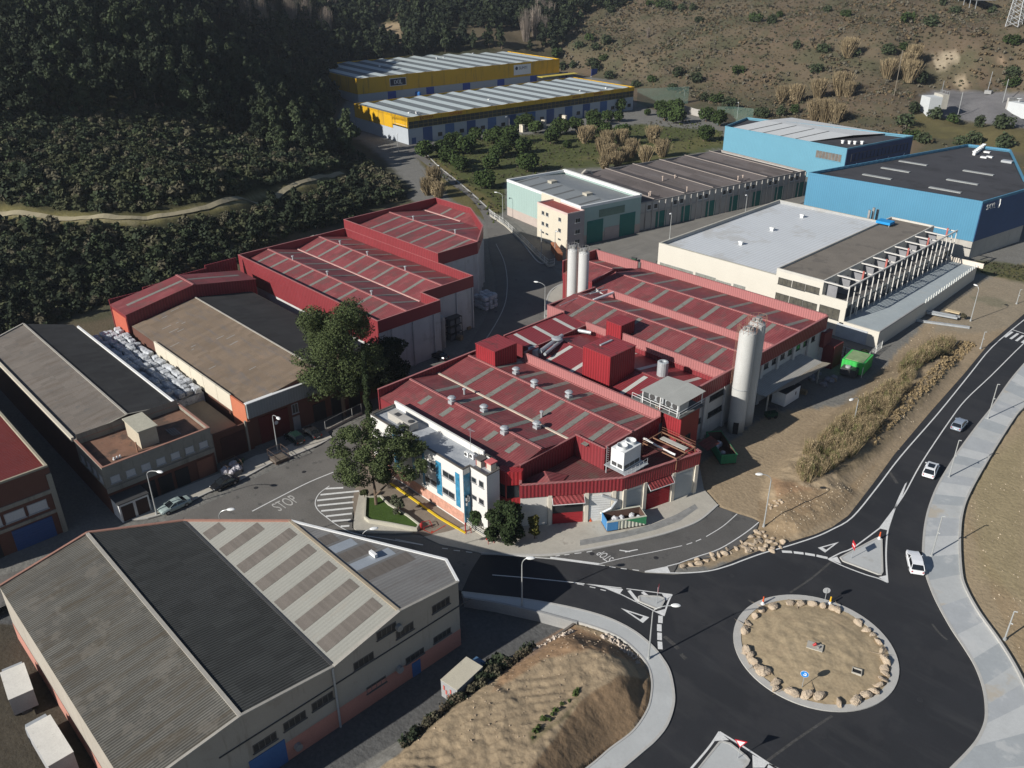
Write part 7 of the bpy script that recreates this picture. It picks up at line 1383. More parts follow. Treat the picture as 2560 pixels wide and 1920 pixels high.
# ---- road signs
def sign(bx,by,label,face,hh=2.4,dir_=None,z=.16):
    x,y=q(bx,by,z); t=thing("road_sign",label,"road sign",(x,y,z),dir_ if dir_ is not None else math.atan2(-y,-x)); MB().tube((-.05,0,0),(-.05,0,hh+.3),.035,8).build("post",GALV,t)
    def disc(r,m,x0,nm,n=24,par=t): return MB().tube((x0,0,hh),(x0+.02,0,hh),r,n).build(nm,m,par)
    RS=M("sign_bright_red",(.55,.02,.03),rough=.35,var=.03); WS=M("sign_white",(.75,.75,.75),rough=.35,var=.02); BS_=M("sign_blue",(.02,.2,.55),rough=.35,var=.02)
    if face=='noentry': MB().box(-.02,.02,-.5,.5,hh-.5,hh+.5).build("plate",RS,t); MB().box(.02,.035,-.38,.38,hh-.1,hh+.1).build("bar",WS,t)
    if face=='yield':
        f=lambda r:[(0,-r,hh+.3*r/.55),(0,r,hh+.3*r/.55),(0,0,hh-.62*r/.55)]
        for r,m,x0,nm in ((.62,RS,.0,"plate"),(.42,WS,.03,"centre")):
            v=f(r); MB().add([(x0,a[1],a[2]) for a in v]+[(x0+.025,a[1],a[2]) for a in v],[(0,1,2),(5,4,3),(0,3,4,1),(1,4,5,2),(2,5,3,0)]).build(nm,m,t)
    if face=='blue': disc(.45,WS,0,"rim"); disc(.42,BS_,.02,"plate"); g=MB(); 
    if face=='blue':
        g.tube((.05,-.15,hh-.12),(.05,.17,hh-.12),.05,6); g.tube((.05,.17,hh-.12),(.05,.17,hh+.12),.05,6); g.tube((.05,.17,hh+.12),(.05,-.05,hh+.18),.05,6); g.build("arrow",WS,t)
    if face=='back': disc(.45,M("sign_back",(.36,.37,.38),rough=.5),0,"plate")
    return t
sign(1860+845*.31646,940+1440*.31646,"square red no-entry sign on the triangular traffic island","noentry",2.2,R_(-135)); sign(1240+1272*.31646,1395+358*.31646,"small red give-way sign on the left traffic island","yield",2.3,R_(30)); sign(1240+1912*.31646,1395+1583*.31646,"red and white give-way sign on the bottom traffic island","yield",2.3,R_(-60))
sign(2005,1718,"round blue arrow sign at the front of the roundabout island","blue",2.0,z=.3); sign(1860+632*.31646,1395+360*.31646,"grey back of a round sign at the rear of the roundabout island","back",2.1,z=.2,dir_=R_(130))
for px,py,lb,c2 in ((1860+678*.31646,1395+362*.31646,"yellow and white marker post by the round sign of the island",M("cone_yellow",(.7,.4,.02))),(1860+148*.31646,1395+362*.31646,"red and white marker cone at the far left of the island",M("cone_orange",(.6,.1,.03))),(1860+1068*.31646,940+1285*.31646,"orange and yellow marker cone at the tip of the triangular island",M("cone_orange",(.6,.1,.03)))):
    x,y=q(px,py,.15); t=thing("traffic_cone",lb,"cone",(x,y,.16)); MB().lathe((0,0,0),[(.28,0),(.28,.05),(.16,.06),(.13,.4)],12).build("base",M("cone_white",(.7,.7,.68)),t); MB().lathe((0,0,.4),[(.13,0),(.08,.5),(.1,.7),(.04,.75)],12).build("top",c2,t)
x,y=q(1239+2,1300); 
x,y=q(1240+745*.31646,940+1142*.31646,.12); t=thing("traffic_cone","small red cone by the pale gate of the factory","cone",(x,y,.12)); MB().lathe((0,0,0),[(.3,0),(.3,.05),(.18,.06),(.05,.7)],12).build("body",M("cone_orange",(.6,.1,.03)),t)
# island hardware: concrete pad and inspection box
x,y=q(2037,1618,.5); t=thing("concrete_pad","broken concrete pad with pipe stubs at the middle of the island","pad",(x,y,.45),R_(20)); MB().box(-.9,.9,-.6,.6,0,.25).build("slab",CONC2,t); MB().tube((-.2,0,.25),(.1,.1,.6),.16,10).build("pipe",REDP,t); MB().tube((.4,-.2,.25),(.4,-.2,.5),.12,10).build("pipe",GALVD,t)
x,y=q(2142,1679,.4); t=thing("manhole","small square inspection box in the roundabout earth","manhole",(x,y,.3),R_(20)); MB().curb([(-.5,-.4),(.5,-.4),(.5,.4),(-.5,.4)],.12,0,.25,closed=True).build("rim",CONC2,t); MB().box(-.42,.42,-.32,.32,0,.1).build("lid",DARKM,t)
# ---- small clutter of the estate
WOODP=M("pallet_wood",(.26,.2,.13),var=.25,scale=1.5)
def pallets(px,py,n,label,rz=0,z=0,mat=None):
    x,y=q(px,py,z); t=thing("pallet_stack",label,"pallets",(x,y,z),rz)
    for k in range(n):
        mb=MB(); 
        for i in range(4): mb.box(0,1.2,i*.27,i*.27+.2,k*.16+.1,k*.16+.13)
        for i in range(3): mb.box(i*.55,i*.55+.1,0,1.0,k*.16,k*.16+.1)
        mb.build("pallet",mat or WOODP,t)
def bin_(px,py,label,col,rz=0):
    x,y=q(px,py); t=thing("wheelie_bin",label,"bin",(x,y,.02),rz); MB().add([(-.5,-.35,.15),(.5,-.35,.15),(.5,.35,.15),(-.5,.35,.15),(-.65,-.5,1.1),(.65,-.5,1.1),(.65,.5,1.1),(-.65,.5,1.1)],[(0,3,2,1),(0,1,5,4),(1,2,6,5),(2,3,7,6),(3,0,4,7)]).build("body",M("bin_"+col[0],col[1]),t); MB().add([(-.68,-.54,1.1),(.68,-.54,1.1),(.68,.54,1.1),(-.68,.54,1.1),(-.68,0,1.32),(.68,0,1.32)],[(0,1,5,4),(3,4,5,2),(0,4,3),(1,2,5)]).build("lid",DKMET,t)
pallets(1140,850,6,"stack of pallets in the shade by the white walls of the long red sheds",.3); pallets(1160,822,4,"lower stack of pallets beside the steel rack of bins",.1)
pallets(1998,985,5,"stack of pallets under the end of the pale yard canopy",.2); pallets(2075,955,3,"few pallets lying before the green compactor",.7)
pallets(1110,228,5,"pallets stacked in the yard between the two yellow rows",.4); pallets(1230,212,6,"second pallet pile in the yard between the yellow rows",.2)
bin_(600,1160,"dark green bin at the kerb by the brown gate wall",("green",(.02,.07,.04)),.4); bin_(1700,1150,"grey bin against the pale gate at the right end of the forecourt",("grey",(.1,.1,.1)),.9); bin_(1585,655,"green bin by the base panel of the mint warehouse",("green",(.02,.07,.04)),.2)
# ---- boulders
ROCKM=M("sandstone",(.42,.34,.25),rough=.95,var=.18,scale=1.2,fine=.2,fscale=4,bump=.06,rnd=.2,dirt=(1.2,(.3,.2,.13),.5,.58),spec=.1)
def rockmesh(seed):
    r=np.random.default_rng(seed); bm=bmesh.new(); pts=r.normal(size=(16,3)); pts/=np.linalg.norm(pts,axis=1)[:,None]; pts*=r.uniform(.8,1.1,(16,1)); pts*=np.array([1,.75,.6])
    for p in pts: bm.verts.new(p)
    bmesh.ops.convex_hull(bm,input=bm.verts); bmesh.ops.bevel(bm,geom=bm.edges[:],offset=.09,segments=1,affect='EDGES')
    bmesh.ops.triangulate(bm,faces=bm.faces[:]); bmesh.ops.subdivide_edges(bm,edges=bm.edges[:],cuts=1,use_grid_fill=True)
    for v in bm.verts: v.co+=Vector(r.uniform(-.045,.045,3))
    me_=bpy.data.meshes.new("boulder"); bm.to_mesh(me_); bm.free(); me_.materials.append(ROCKM); return me_
RM=[rockmesh(s) for s in range(7)]
def rock(x,y,z,s,label,group,flat=1.0):
    o=bpy.data.objects.new("boulder",random.choice(RM)); C.objects.link(o); o.location=(x,y,z+s*.25); o.rotation_euler=(random.uniform(-.2,.2),random.uniform(-.2,.2),random.random()*6.28); o.scale=(s,s*random.uniform(.8,1.1),s*flat*random.uniform(.75,1)); tag(o,label,"boulder",group)
isl=crp(1860,1395,[(8,560),(40,500),(90,450),(140,395),(230,375),(370,345),(450,350),(545,355),(630,370),(700,385),(740,400),(900,505),(970,560),(1020,595),(1060,650),(1095,720),(1120,800),(1110,870),(1120,905),(1100,945),(1075,995),(1030,1045),(960,1070),(880,1115),(750,1130),(600,1085),(500,1070),(380,1050),(250,1020),(240,970),(160,890),(110,860),(75,810),(50,760),(25,720)])
sz=[1,.9,.9,.9,1.1,.9,1,.9,.9,.8,.9,1.0,.9,.8,.9,.9,1.2,.9,.9,.9,1.0,1.0,1.1,1.3,1.1,1.3,1.2,1.2,.9,1.1,1.4,1.1,1.1,1.0,1.2]
for i_,((px,py),s) in enumerate(zip(isl,sz)): x,y=q(px,py,.5); n_=(i_-8)%35; rock(x,y,.12,s*.8,"pale sandstone boulder of the island ring, "+("right at the grey-backed round sign" if n_==0 else "%s clockwise from the grey-backed round sign"%ordn(n_) if n_<18 else "%s anticlockwise from the grey-backed round sign"%ordn(35-n_)),"boulders ringing the roundabout island")
bank=crp(1240,940,[(1475,1495),(1540,1480),(1600,1470),(1590,1440),(1660,1440),(1720,1430),(1700,1400),(1760,1400),(1800,1390),(1850,1385),(1830,1355),(1900,1350),(1960,1330),(1940,1300),(1990,1370),(2020,1310),(2050,1350),(2090,1290),(2110,1360),(2140,1330),(2080,1230),(2130,1250),(2170,1300),(2190,1350)])+crp(1860,940,[(20,1310),(60,1350),(90,1300),(130,1350),(120,1260),(170,1330),(180,1290),(220,1370),(250,1310),(230,1270),(290,1340),(310,1300),(60,1260),(100,1220),(150,1220),(30,1360)])
for px,py in bank: x,y=q(px,py,.3); rock(x,y,HZ(x,y)-.1,random.uniform(.42,.78),"sandstone rock in the bank between service lane and new road","rocks of the roadside bank")
for px,py in crp(1860,940,[(205,985),(225,1000),(245,975),(265,1000),(285,985),(300,1000),(215,1020),(255,1015)]): x,y=q(px,py,.8); rock(x,y,HZ(x,y),random.uniform(.3,.5),"broken rock in the little pile under the reed bank lamp","small rock pile under the reeds")
# loose stones: too many to count
def stones(polys,n,s0,s1,name,label,mat,seed):
    r=np.random.default_rng(seed); mb=MB(); vb=[(1,0,0),(-.5,.8,0),(-.5,-.8,0),(0,0,.8)]
    for poly in polys:
        W=np.array(wp(poly)); lo,hi=W.min(0),W.max(0); P=r.uniform(lo,hi,(n*3,2)); P=P[inpoly(P[:,0],P[:,1],[tuple(w_) for w_ in W])][:n]; Z=H(P[:,0],P[:,1])
        for (x,y),z in zip(P,Z):
            s=s0+(s1-s0)*r.random()**3; a=r.random()*6.28; c,s_=math.cos(a)*s,math.sin(a)*s; k=r.uniform(.5,1)
            mb.add([(x+c*v[0]-s_*v[1]*k,y+s_*v[0]+c*v[1]*k,z-.02+v[2]*s) for v in vb],[(0,1,3),(1,2,3),(2,0,3)])
    o=mb.build(name,mat); return tag(o,label,"stones",kind="stuff")
stones([[(1020,1880),(1130,1785),(1250,1700),(1340,1630),(1443,1560),(1510,1580),(1590,1640),(1540,1700),(1461,1743),(1325,1915)]],500,.05,.22,"loose_stones","loose stones scattered over the earth mound",M("mound_stone",(.36,.28,.2),world=True,var=.2),1)
stones([[(1290,1640),(1420,1570),(1440,1580),(1300,1660)],[(1500,1590),(1520,1585),(1610,1650),(1600,1660)]],150,.12,.5,"rubble","rubble of broken stone along the mound edge",M("rubble_stone",(.42,.36,.3),world=True,var=.25),2)
stones([[(1950,1240),(2130,1210),(2190,1160),(2100,1290),(1900,1370)],[(2120,1010),(2320,800),(2400,860),(2240,1140)],[(2405,1290),(2560,1100),(2560,1900),(2480,1480)]],500,.05,.22,"loose_stones","loose stones on the sandy verges of the road",M("verge_stone",(.4,.33,.24),world=True,var=.2),3)
# ---- container cabins on the upper platform, pylon, solar canopy
def G3(px,py): return G(px,py)
x,y,z=G3(2322,282); t=thing("white_cabin","tall white box cabin at the edge of the upper paved platform","cabin",(x,y,z),R_(-38)); MB().box(-3.6,3.6,-2.8,2.8,-1,7).build("walls",M("cabin_white",(.5,.52,.52),var=.06),t); MB().box(-3.6,3.6,2.8,5.6,2,8).build("rear_block",M("cabin_cream",(.4,.38,.33)),t); g=MB()
for a in np.linspace(-3.5,3.5,5): g.bar((a,5.5,8),(a,5.5,9.2),.12)
g.bar((-3.5,5.5,9.1),(3.5,5.5,9.1),.12); g.bar((-2.5,5.5,8),(-2.5,5.5,13),.2); g.build("roof_rail",GALV,t)
x,y,z=G3(2548,285); t=thing("white_cabin","white block with a dish aerial at the right edge of the upper platform","cabin",(x,y,z),R_(-20)); MB().box(-4,6,-3.5,3,-1,5).build("walls",M("cabin_white",(.5,.52,.52),var=.06),t); MB().box(-4.8,-4,-3.5,3.5,-1,6.5).build("side_wall",PANELG,t); MB().lathe((-1,-1,5),[(.1,0),(.1,1),(1.0,1.4),(1.1,1.6)],14).build("dish",WHM,t)
x,y,z=G3(2470,236); t=thing("generator_cart","small machine with a mast at the back of the upper platform","machine",(x,y,z)); MB().box(-1.5,1.5,-1,1,.3,1.8).build("body",GALVD,t); MB().tube((-.5,0,1.8),(-.3,0,10),.12,6).build("mast",GALV,t)
for px,py,ty,lb in ((2394,290,263,"slim white pole at the front of the upper platform"),(2507,256,222,"slim pole by the right-hand white block"),(2235,240,150,"wooden power pole standing in the scrub beside tall dry canes")):
    x,y,z=G3(px,py); t=thing("pole",lb,"pole",(x,y,z)); MB().tube((0,0,0),(0,0,10 if ty!=150 else 20),.16,6).build("shaft",POLE if ty!=150 else M("wood_pole",(.2,.17,.13)),t)
x,y,z=G3(2534,66); t=thing("pylon","steel lattice power pylon at the top right corner","pylon",(x,y,z)); g=MB(); w0,w1=3.0,1.2; Hh=34
for sx,sy in ((-1,-1),(1,-1),(1,1),(-1,1)): g.bar((sx*w0,sy*w0,0),(sx*w1,sy*w1,Hh),.35)
for k in range(12):
    f0,f1=k/12,(k+1)/12; a0=w0+(w1-w0)*f0; a1=w0+(w1-w0)*f1
    for (s1,s2) in (((-1,-1),(1,-1)),((1,-1),(1,1)),((1,1),(-1,1)),((-1,1),(-1,-1))): g.bar((s1[0]*a0,s1[1]*a0,Hh*f0),(s2[0]*a1,s2[1]*a1,Hh*f1),.22); g.bar((s2[0]*a0,s2[1]*a0,Hh*f0),(s1[0]*a1,s1[1]*a1,Hh*f1),.22)
g.build("lattice",GALV,t)
x,y,z=G3(2435,14); t=thing("canopy","grey canopy on posts at the top edge of the scrub hill","canopy",(x,y,z),YAW+R_(0)); MB().box(-14,14,-5,5,3.5,4.2).build("roof",GALVD,t); g=MB()
for a in (-12,-4,4,12): g.box(a,a+.3,-4.5,-4.2,-1,3.5)
g.build("legs",GALV,t)
# vehicles and stock in the yard of the rear yellow units
BLUEDR=M("blue_drum",(.02,.12,.35),var=.1)
for k,(px,py,lb,m_) in enumerate(((1010,240,"blue and white tank by the rear yellow units, leftmost",BLUEDR),(1035,240,"blue drum group by the rear yellow units",BLUEDR),(1058,236,"white tank in the yard between the yellow rows",WHM),(1122,228,"white machine in the yard between the yellow rows",WHM))):
    x,y=q(px,py,0); t=thing("storage_tank",lb,"tank",(x,y,0)); g=MB(); [g.lathe((i*2.4,0,0),[(1.0,0),(1.0,2.2),(.4,2.8)],12) for i in range(1 if k!=1 else 3)]; g.build("body",m_,t)
# long pallets of orange stock by the cream office
x,y=q(1377,625); t=thing("pallet_rack","orange pallet rack against the fence below the cream office","rack",(x,y,0),R_(-35)); g=MB()
for i in range(5): g.box(i*1.9,i*1.9+1.7,0,1.3,0,2.2)
g.build("pallets",M("orange_stock",(.3,.12,.06),var=.3,scale=1.2,rib=(2,.35,0,.4)),t)
# scrap by factory yard
x,y=q(2040,945); t=thing("scrap_heap","mixed scrap and bags lying in the shaded factory yard","scrap heap",(x,y,0)); sacks(t,7,5,.2,18,M("dull_scrap",(.2,.2,.22),var=.5,scale=2),15)
x,y=q(2262,728,.02)
def wallbox(): pass
# ------------------------------------------------------------ vegetation
def leafmat(n,c,var=.3,rnd=.35): return M(n,c,rough=.9,var=var,scale=.5,fine=.25,fscale=3,rnd=rnd,spec=.12)
LP=leafmat("pine_needles",(.046,.06,.03),.35,.6); LD=leafmat("dark_pine",(.032,.042,.024),.35,.5); LS=leafmat("stone_pine_leaf",(.042,.064,.02)); LB=leafmat("olive_scrub",(.06,.066,.034)); LB2=leafmat("grey_scrub",(.085,.078,.05)); LC=leafmat("dry_cane",(.25,.195,.115)); LT=leafmat("bare_twig",(.24,.2,.165)); LO_=leafmat("autumn_leaf",(.13,.1,.03)); BARK=M("bark",(.14,.1,.07),rough=.95,var=.3,scale=2)
def foliage(r,lobes,n,s,flat=.25):
    """n leaf clumps, small quads, spread through ellipsoid lobes (cx,cy,cz,rx,ry,rz)"""
    Lb=np.array(lobes,float); vol=np.cbrt(Lb[:,3]*Lb[:,4]*Lb[:,5])**2; k=r.choice(len(Lb),n,p=vol/vol.sum()); d=r.normal(size=(n,3)); d/=np.linalg.norm(d,axis=1)[:,None]; rad=r.uniform(.45,1.05,n)**.6
    c=Lb[k,:3]+d*Lb[k,3:]*rad[:,None]
    nrm=d*.7+r.normal(size=(n,3))*.6; nrm[:,2]+=flat; nrm/=np.linalg.norm(nrm,axis=1)[:,None]; a=np.cross(nrm,r.normal(size=(n,3))); a/=np.linalg.norm(a,axis=1)[:,None]; b=np.cross(nrm,a); sz=s*r.uniform(.6,1.4,n)[:,None]
    V=np.stack([c-a*sz-b*sz*.5,c+a*sz*.3-b*sz,c+a*sz+b*sz*.4,c-a*sz*.2+b*sz],1).reshape(-1,3); return V,np.arange(4*n).reshape(n,4)
def np_mesh(name,parts,mats):
    """parts: list of (V,F,matindex)"""
    V=[];F=[];Mi=[];o=0
    for v,f,m_ in parts: V.append(v); F.append(np.asarray(f)+o); Mi.append(np.full(len(f),m_)); o+=len(v)
    V=np.concatenate(V); F=np.concatenate(F); Mi=np.concatenate(Mi)
    me=bpy.data.meshes.new(name); me.vertices.add(len(V)); me.vertices.foreach_set("co",V.astype(np.float32).ravel()); me.loops.add(F.size); me.polygons.add(len(F)); me.polygons.foreach_set("loop_start",np.arange(0,F.size,4)); me.loops.foreach_set("vertex_index",F.astype(np.int32).ravel()); me.polygons.foreach_set("material_index",Mi.astype(np.int32))
    for m_ in mats: me.materials.append(m_)
    me.update(); return me
def limb(a,b,r0,r1,n=5):
    m=MB().tube(a,b,r0,n,r1,cap=False); return np.array(m.v),np.array(m.f)
def sticks(r,n,h,spread,w,curve=.3):
    """thin upright blades/twigs"""
    a=r.uniform(0,6.283,n); rd=r.uniform(0,1,n)**.6*spread; x=rd*np.cos(a); y=rd*np.sin(a); hh=h*r.uniform(.6,1.05,n); lean=r.normal(size=(n,2))*curve; p0=np.stack([x*.5,y*.5,np.zeros(n)],1); p1=np.stack([x+lean[:,0],y+lean[:,1],hh],1); t=r.uniform(0,3.14,n); wv=np.stack([np.cos(t),np.sin(t),np.zeros(n)],1)*w
    V=np.stack([p0-wv,p0+wv,p1+wv*.35,p1-wv*.35],1).reshape(-1,3); return V,np.arange(4*n).reshape(n,4)
r=np.random.default_rng(5)
def pine(seed,h,n,s,full=.75,leaf=LP):
    r=np.random.default_rng(seed); lob=[]; base=h*(1-full)
    for k in range(9):
        t=(k+.5)/9; rr_=h*.33*(1-abs(t-.38)*1.05)*r.uniform(.75,1.1); a=r.random()*6.28; off=rr_*.45; lob.append((off*math.cos(a),off*math.sin(a),base+(h-base)*t,rr_*.72,rr_*.72,(h-base)*.13))
    V,F=foliage(r,lob,n,s); T,TF=limb((0,0,-1),(0,0,h*.8),h*.03,h*.008); return np_mesh("pine_tree",[(V,F,0),(T,TF,1)],[leaf,BARK])
def umbrella(seed,h,n,s,wd,leaf=LS):
    r=np.random.default_rng(seed); lob=[]
    for k in range(8): a=r.random()*6.28; d=wd*.5*r.random()**.5; lob.append((d*math.cos(a),d*math.sin(a),h*.56+r.uniform(-.3,.3)-d*.2,wd*.55,wd*.55,h*.34))
    V,F=foliage(r,lob,n,s,.6); parts=[(V,F,0)]; T,TF=limb((0,0,-.5),(0,0,h*.5),.22,.14); parts.append((T,TF,1))
    for k in range(5): a=k*1.256; T,TF=limb((0,0,h*.4),(wd*.4*math.cos(a),wd*.4*math.sin(a),h*.65),.1,.04); parts.append((T,TF,1))
    return np_mesh("stone_pine",parts,[leaf,BARK])
def roundbush(seed,h,n,s,leaf):
    r=np.random.default_rng(seed); lob=[(r.uniform(-.3,.3)*h,r.uniform(-.3,.3)*h,h*r.uniform(.35,.6),h*.4,h*.4,h*.38) for _ in range(5)]; V,F=foliage(r,lob,n,s,.6); return V,F
PM=[pine(10+k,8.5,1700,.26,.82,LP if k%2 else LD) for k in range(5)]; PS=[pine(30+k,8.5,300,.55,.82,LP if k%2 else LD) for k in range(4)]
SP=[umbrella(50+k,4.6,1500,.24,2.7) for k in range(4)]
HB=[np_mesh("hill_tree",[(*roundbush(70+k,4.2,380,.32,LP),0),(*limb((0,0,-.5),(0,0,2),.15,.08),1)],[LP if k else LS,BARK]) for k in range(4)]
CN=[np_mesh("cane_clump",[(*sticks(np.random.default_rng(90+k),900,5.5,2.0,.09,.6),0),(*foliage(np.random.default_rng(95+k),[(0,0,3.6,2.1,2.1,1.6),(.6,.4,2.4,1.7,1.7,1.8)],500,.22),0)],[LC]) for k in range(3)]
def poplar(seed,h):
    r=np.random.default_rng(seed); parts=[limb((0,0,-1),(0,0,h*.7),.35,.1)]; V,F=sticks(r,260,h,h*.22,.07,h*.05); V2=V.copy(); parts.append((V2,F)); return np_mesh("bare_tree",[(v,f,0) for v,f in parts],[LT])
BP=[poplar(110+k,15) for k in range(3)]
def put(name,me,x,y,z,s,label,cat,group=None,rz=None,sz=None):
    o=bpy.data.objects.new(name,me); C.objects.link(o); o.location=(x,y,z); o.rotation_euler=(0,0,random.random()*6.28 if rz is None else rz); o.scale=(s,s,s*(sz or 1)); tag(o,label,cat,group); return o
# --- the wood on the left hill and behind the yellow sheds
WOOD=[[(-300,-200),(640,-200),(1000,-200),(1560,-200),(1560,20),(1440,30),(1425,60),(1400,140),(1275,128),(1100,132),(960,150),(845,172),(815,235),(870,290),(925,372),(860,410),(760,400),(700,385),(560,330),(430,300),(330,265),(100,300),(-300,330)]]
CLEAR=[[(935,55),(1000,60),(1015,110),(960,112),(930,95)],[(1120,70),(1300,80),(1390,110),(1330,125),(1200,118),(1110,95)],[(640,10),(700,10),(700,60),(640,60)]]
def offpath(X,Y,k):
    R=np.hypot(X,Y); return (dseg(X,Y,PTH,False)>2)&(dseg(X+k*X/R,Y+k*Y/R,PTH,False)>k+.8)
def scatter(n,rmin,rmax,amin,amax,poly,excl=(),seed=1,mind=0,margin=0):
    r=np.random.default_rng(seed); A=np.radians(r.uniform(amin,amax,n)); R=np.sqrt(r.uniform(rmin**2,rmax**2,n)); X=R*(FWD[0]*np.cos(A)+RGT[0]*np.sin(A)); Y=R*(FWD[1]*np.cos(A)+RGT[1]*np.sin(A)); Z=H(X,Y,False); px,py=proj(X,Y,Z)
    k=np.zeros(len(X),bool)
    for p in poly: k|=inpoly(px,py,p)
    for p in excl: k&=~inpoly(px,py,p)
    # keep clear of the flat built platform
    X,Y,Z,px,py=X[k],Y[k],Z[k],px[k],py[k]; dE_=sdist(X,Y,ESTATE); k=dE_<-margin; X,Y,Z,px,py=X[k],Y[k],Z[k],px[k],py[k]
    if mind:
        g={}; keep=[]
        for i in range(len(X)):
            c=(int(X[i]//mind),int(Y[i]//mind)); ok=True
            for a in (-1,0,1):
                for b in (-1,0,1):
                    for j in g.get((c[0]+a,c[1]+b),()):
                        if (X[i]-X[j])**2+(Y[i]-Y[j])**2<mind*mind: ok=False
            if ok: g.setdefault(c,[]).append(i); keep.append(i)
        X,Y,Z,px,py=X[keep],Y[keep],Z[keep],px[keep],py[keep]
    return X,Y,Z,px,py
X,Y,Z,px,py=scatter(60000,190,900,-48,25,WOOD,CLEAR,1,5.0,3)
dist=np.hypot(X,Y); vis=(px>-40)&(px<1600)&(py>-60); order=np.argsort(dist+np.where(vis,0,1e5)); ind=order[:300]; rest=order[300:]
for i in ind: put("pine_tree",PM[i%5],X[i],Y[i],Z[i]-.3,1.05+.85*random.random()**1.5,"dark evergreen pine in the wood on the shaded left hill","tree","pines of the hill wood",sz=1.0+.25*random.random())
def merged(name,src,X,Y,Z,S,label,cat,seed=0):
    r=np.random.default_rng(seed); Vs=[];Fs=[];Ms=[];o=0; data=[]
    for me in src:
        v=np.empty(len(me.vertices)*3,np.float32); me.vertices.foreach_get("co",v); f=np.empty(len(me.loops),np.int32); me.loops.foreach_get("vertex_index",f); mi=np.empty(len(me.polygons),np.int32); me.polygons.foreach_get("material_index",mi); data.append((v.reshape(-1,3),f.reshape(-1,4),mi))
    mats=[]; 
    for me in src:
        for m_ in me.materials:
            if m_ not in mats: mats.append(m_)
    for i in range(len(X)):
        k=r.integers(len(src)); v,f,mi=data[k]; a=r.random()*6.283; c,s=math.cos(a),math.sin(a); sc2=S[i]; v2=np.stack([(v[:,0]*c-v[:,1]*s)*sc2+X[i],(v[:,0]*s+v[:,1]*c)*sc2+Y[i],v[:,2]*sc2*r.uniform(.85,1.25)+Z[i]],1); Vs.append(v2); Fs.append(f+o); o+=len(v); mm=np.array([mats.index(m_) for m_ in src[k].materials]); Ms.append(mm[mi])
    V=np.concatenate(Vs);F=np.concatenate(Fs);Mi=np.concatenate(Ms); me=bpy.data.meshes.new(name); me.vertices.add(len(V)); me.vertices.foreach_set("co",V.astype(np.float32).ravel()); me.loops.add(F.size); me.polygons.add(len(F)); me.polygons.foreach_set("loop_start",np.arange(0,F.size,4)); me.loops.foreach_set("vertex_index",F.astype(np.int32).ravel()); me.polygons.foreach_set("material_index",Mi.astype(np.int32))
    for m_ in mats: me.materials.append(m_)
    me.update(); ob=bpy.data.objects.new(name,me); C.objects.link(ob); return tag(ob,label,cat,kind="stuff")
rest=rest[:2600]
merged("far_wood",PS,X[rest],Y[rest],Z[rest],.85+.8*np.random.default_rng(2).random(len(rest)),"dark pine wood covering the upper left hill and the valley behind","wood",3)
# --- scrub on the slopes of the left hill
def bushmesh(k,leafs,h=1.6,n=120,s=.2): return np_mesh("bush",[(*roundbush(130+k,h,n,s,None),0)],[leafs])
BM=[bushmesh(0,LB),bushmesh(1,LD),bushmesh(2,LB2),bushmesh(3,LB),bushmesh(4,LP)]
PATHZ=[[(-60,500),(120,526),(330,533),(600,486),(850,420),(890,430),(890,446),(700,506),(600,534),(330,582),(120,576),(-60,560)]]
SLOPE=[[(-300,260),(100,270),(330,250),(560,310),(800,380),(925,372),(960,400),(1030,470),(1010,500),(900,520),(900,545),(760,580),(650,620),(600,650),(430,700),(260,765),(60,840),(-300,930)]]
X,Y,Z,px,py=scatter(90000,150,420,-50,5,SLOPE,PATHZ,4,1.25,.6)
kp=offpath(X,Y,1.2); X,Y,Z=X[kp],Y[kp],Z[kp]
S=(.7+1.1*np.random.default_rng(5).random(len(X))**1.5)*(1+.5*(vn(X,Y,18,33)>.55))
merged("hillside_scrub",BM,X,Y,Z-.2,S,"dense olive and grey scrub on the slope above and below the dirt track","scrub",6)
X2,Y2,Z2,_,_=scatter(5000,150,300,-50,5,[[(-300,600),(60,585),(300,600),(600,540),(860,460),(960,510),(860,560),(700,600),(590,655),(300,750),(0,845),(-300,920)]],[],8,4.6,1)
kp=offpath(X2,Y2,4); X2,Y2,Z2=X2[kp],Y2[kp],Z2[kp]
merged("slope_trees",[PS[0],PS[2],np_mesh("t",[(*roundbush(150,4.5,260,.45,None),0)],[LD])],X2,Y2,Z2-.3,.45+.4*np.random.default_rng(9).random(len(X2)),"thicket of small dark trees on the bank behind the sheds","thicket",10)
# --- scrub of the brown hill on the right
HILL=[[(1400,-150),(2900,-150),(2900,240),(2560,232),(2330,222),(2290,240),(2240,300),(2300,345),(2560,420),(2560,470),(2330,360),(2290,345),(1870,292),(1700,235),(1590,210),(1420,165),(1405,140),(1440,60)]]
tuft=[bushmesh(5,leafmat("hill_scrub_brown",(.11,.088,.056)),.7,26,.17),bushmesh(6,leafmat("hill_scrub_olive",(.082,.08,.047)),.8,26,.17),bushmesh(7,leafmat("hill_scrub_grey",(.12,.108,.08)),.8,26,.2),bushmesh(8,leafmat("hill_scrub_tan",(.14,.105,.062)),.7,26,.2)]
X,Y,Z,px,py=scatter(70000,300,900,-5,45,HILL,[[(2300,238),(2340,225),(2560,232),(2700,240),(2700,330),(2560,320),(2420,305),(2340,290)]],11,1.7,.5)
X,Y,Z=X[:18000],Y[:18000],Z[:18000]
merged("hill_scrub",tuft,X,Y,Z-.1,.8+1.2*np.random.default_rng(12).random(len(X))**2+.8*(vn(X,Y,20,35)>.6),"low brown and olive scrub covering the right-hand hill","scrub",13)
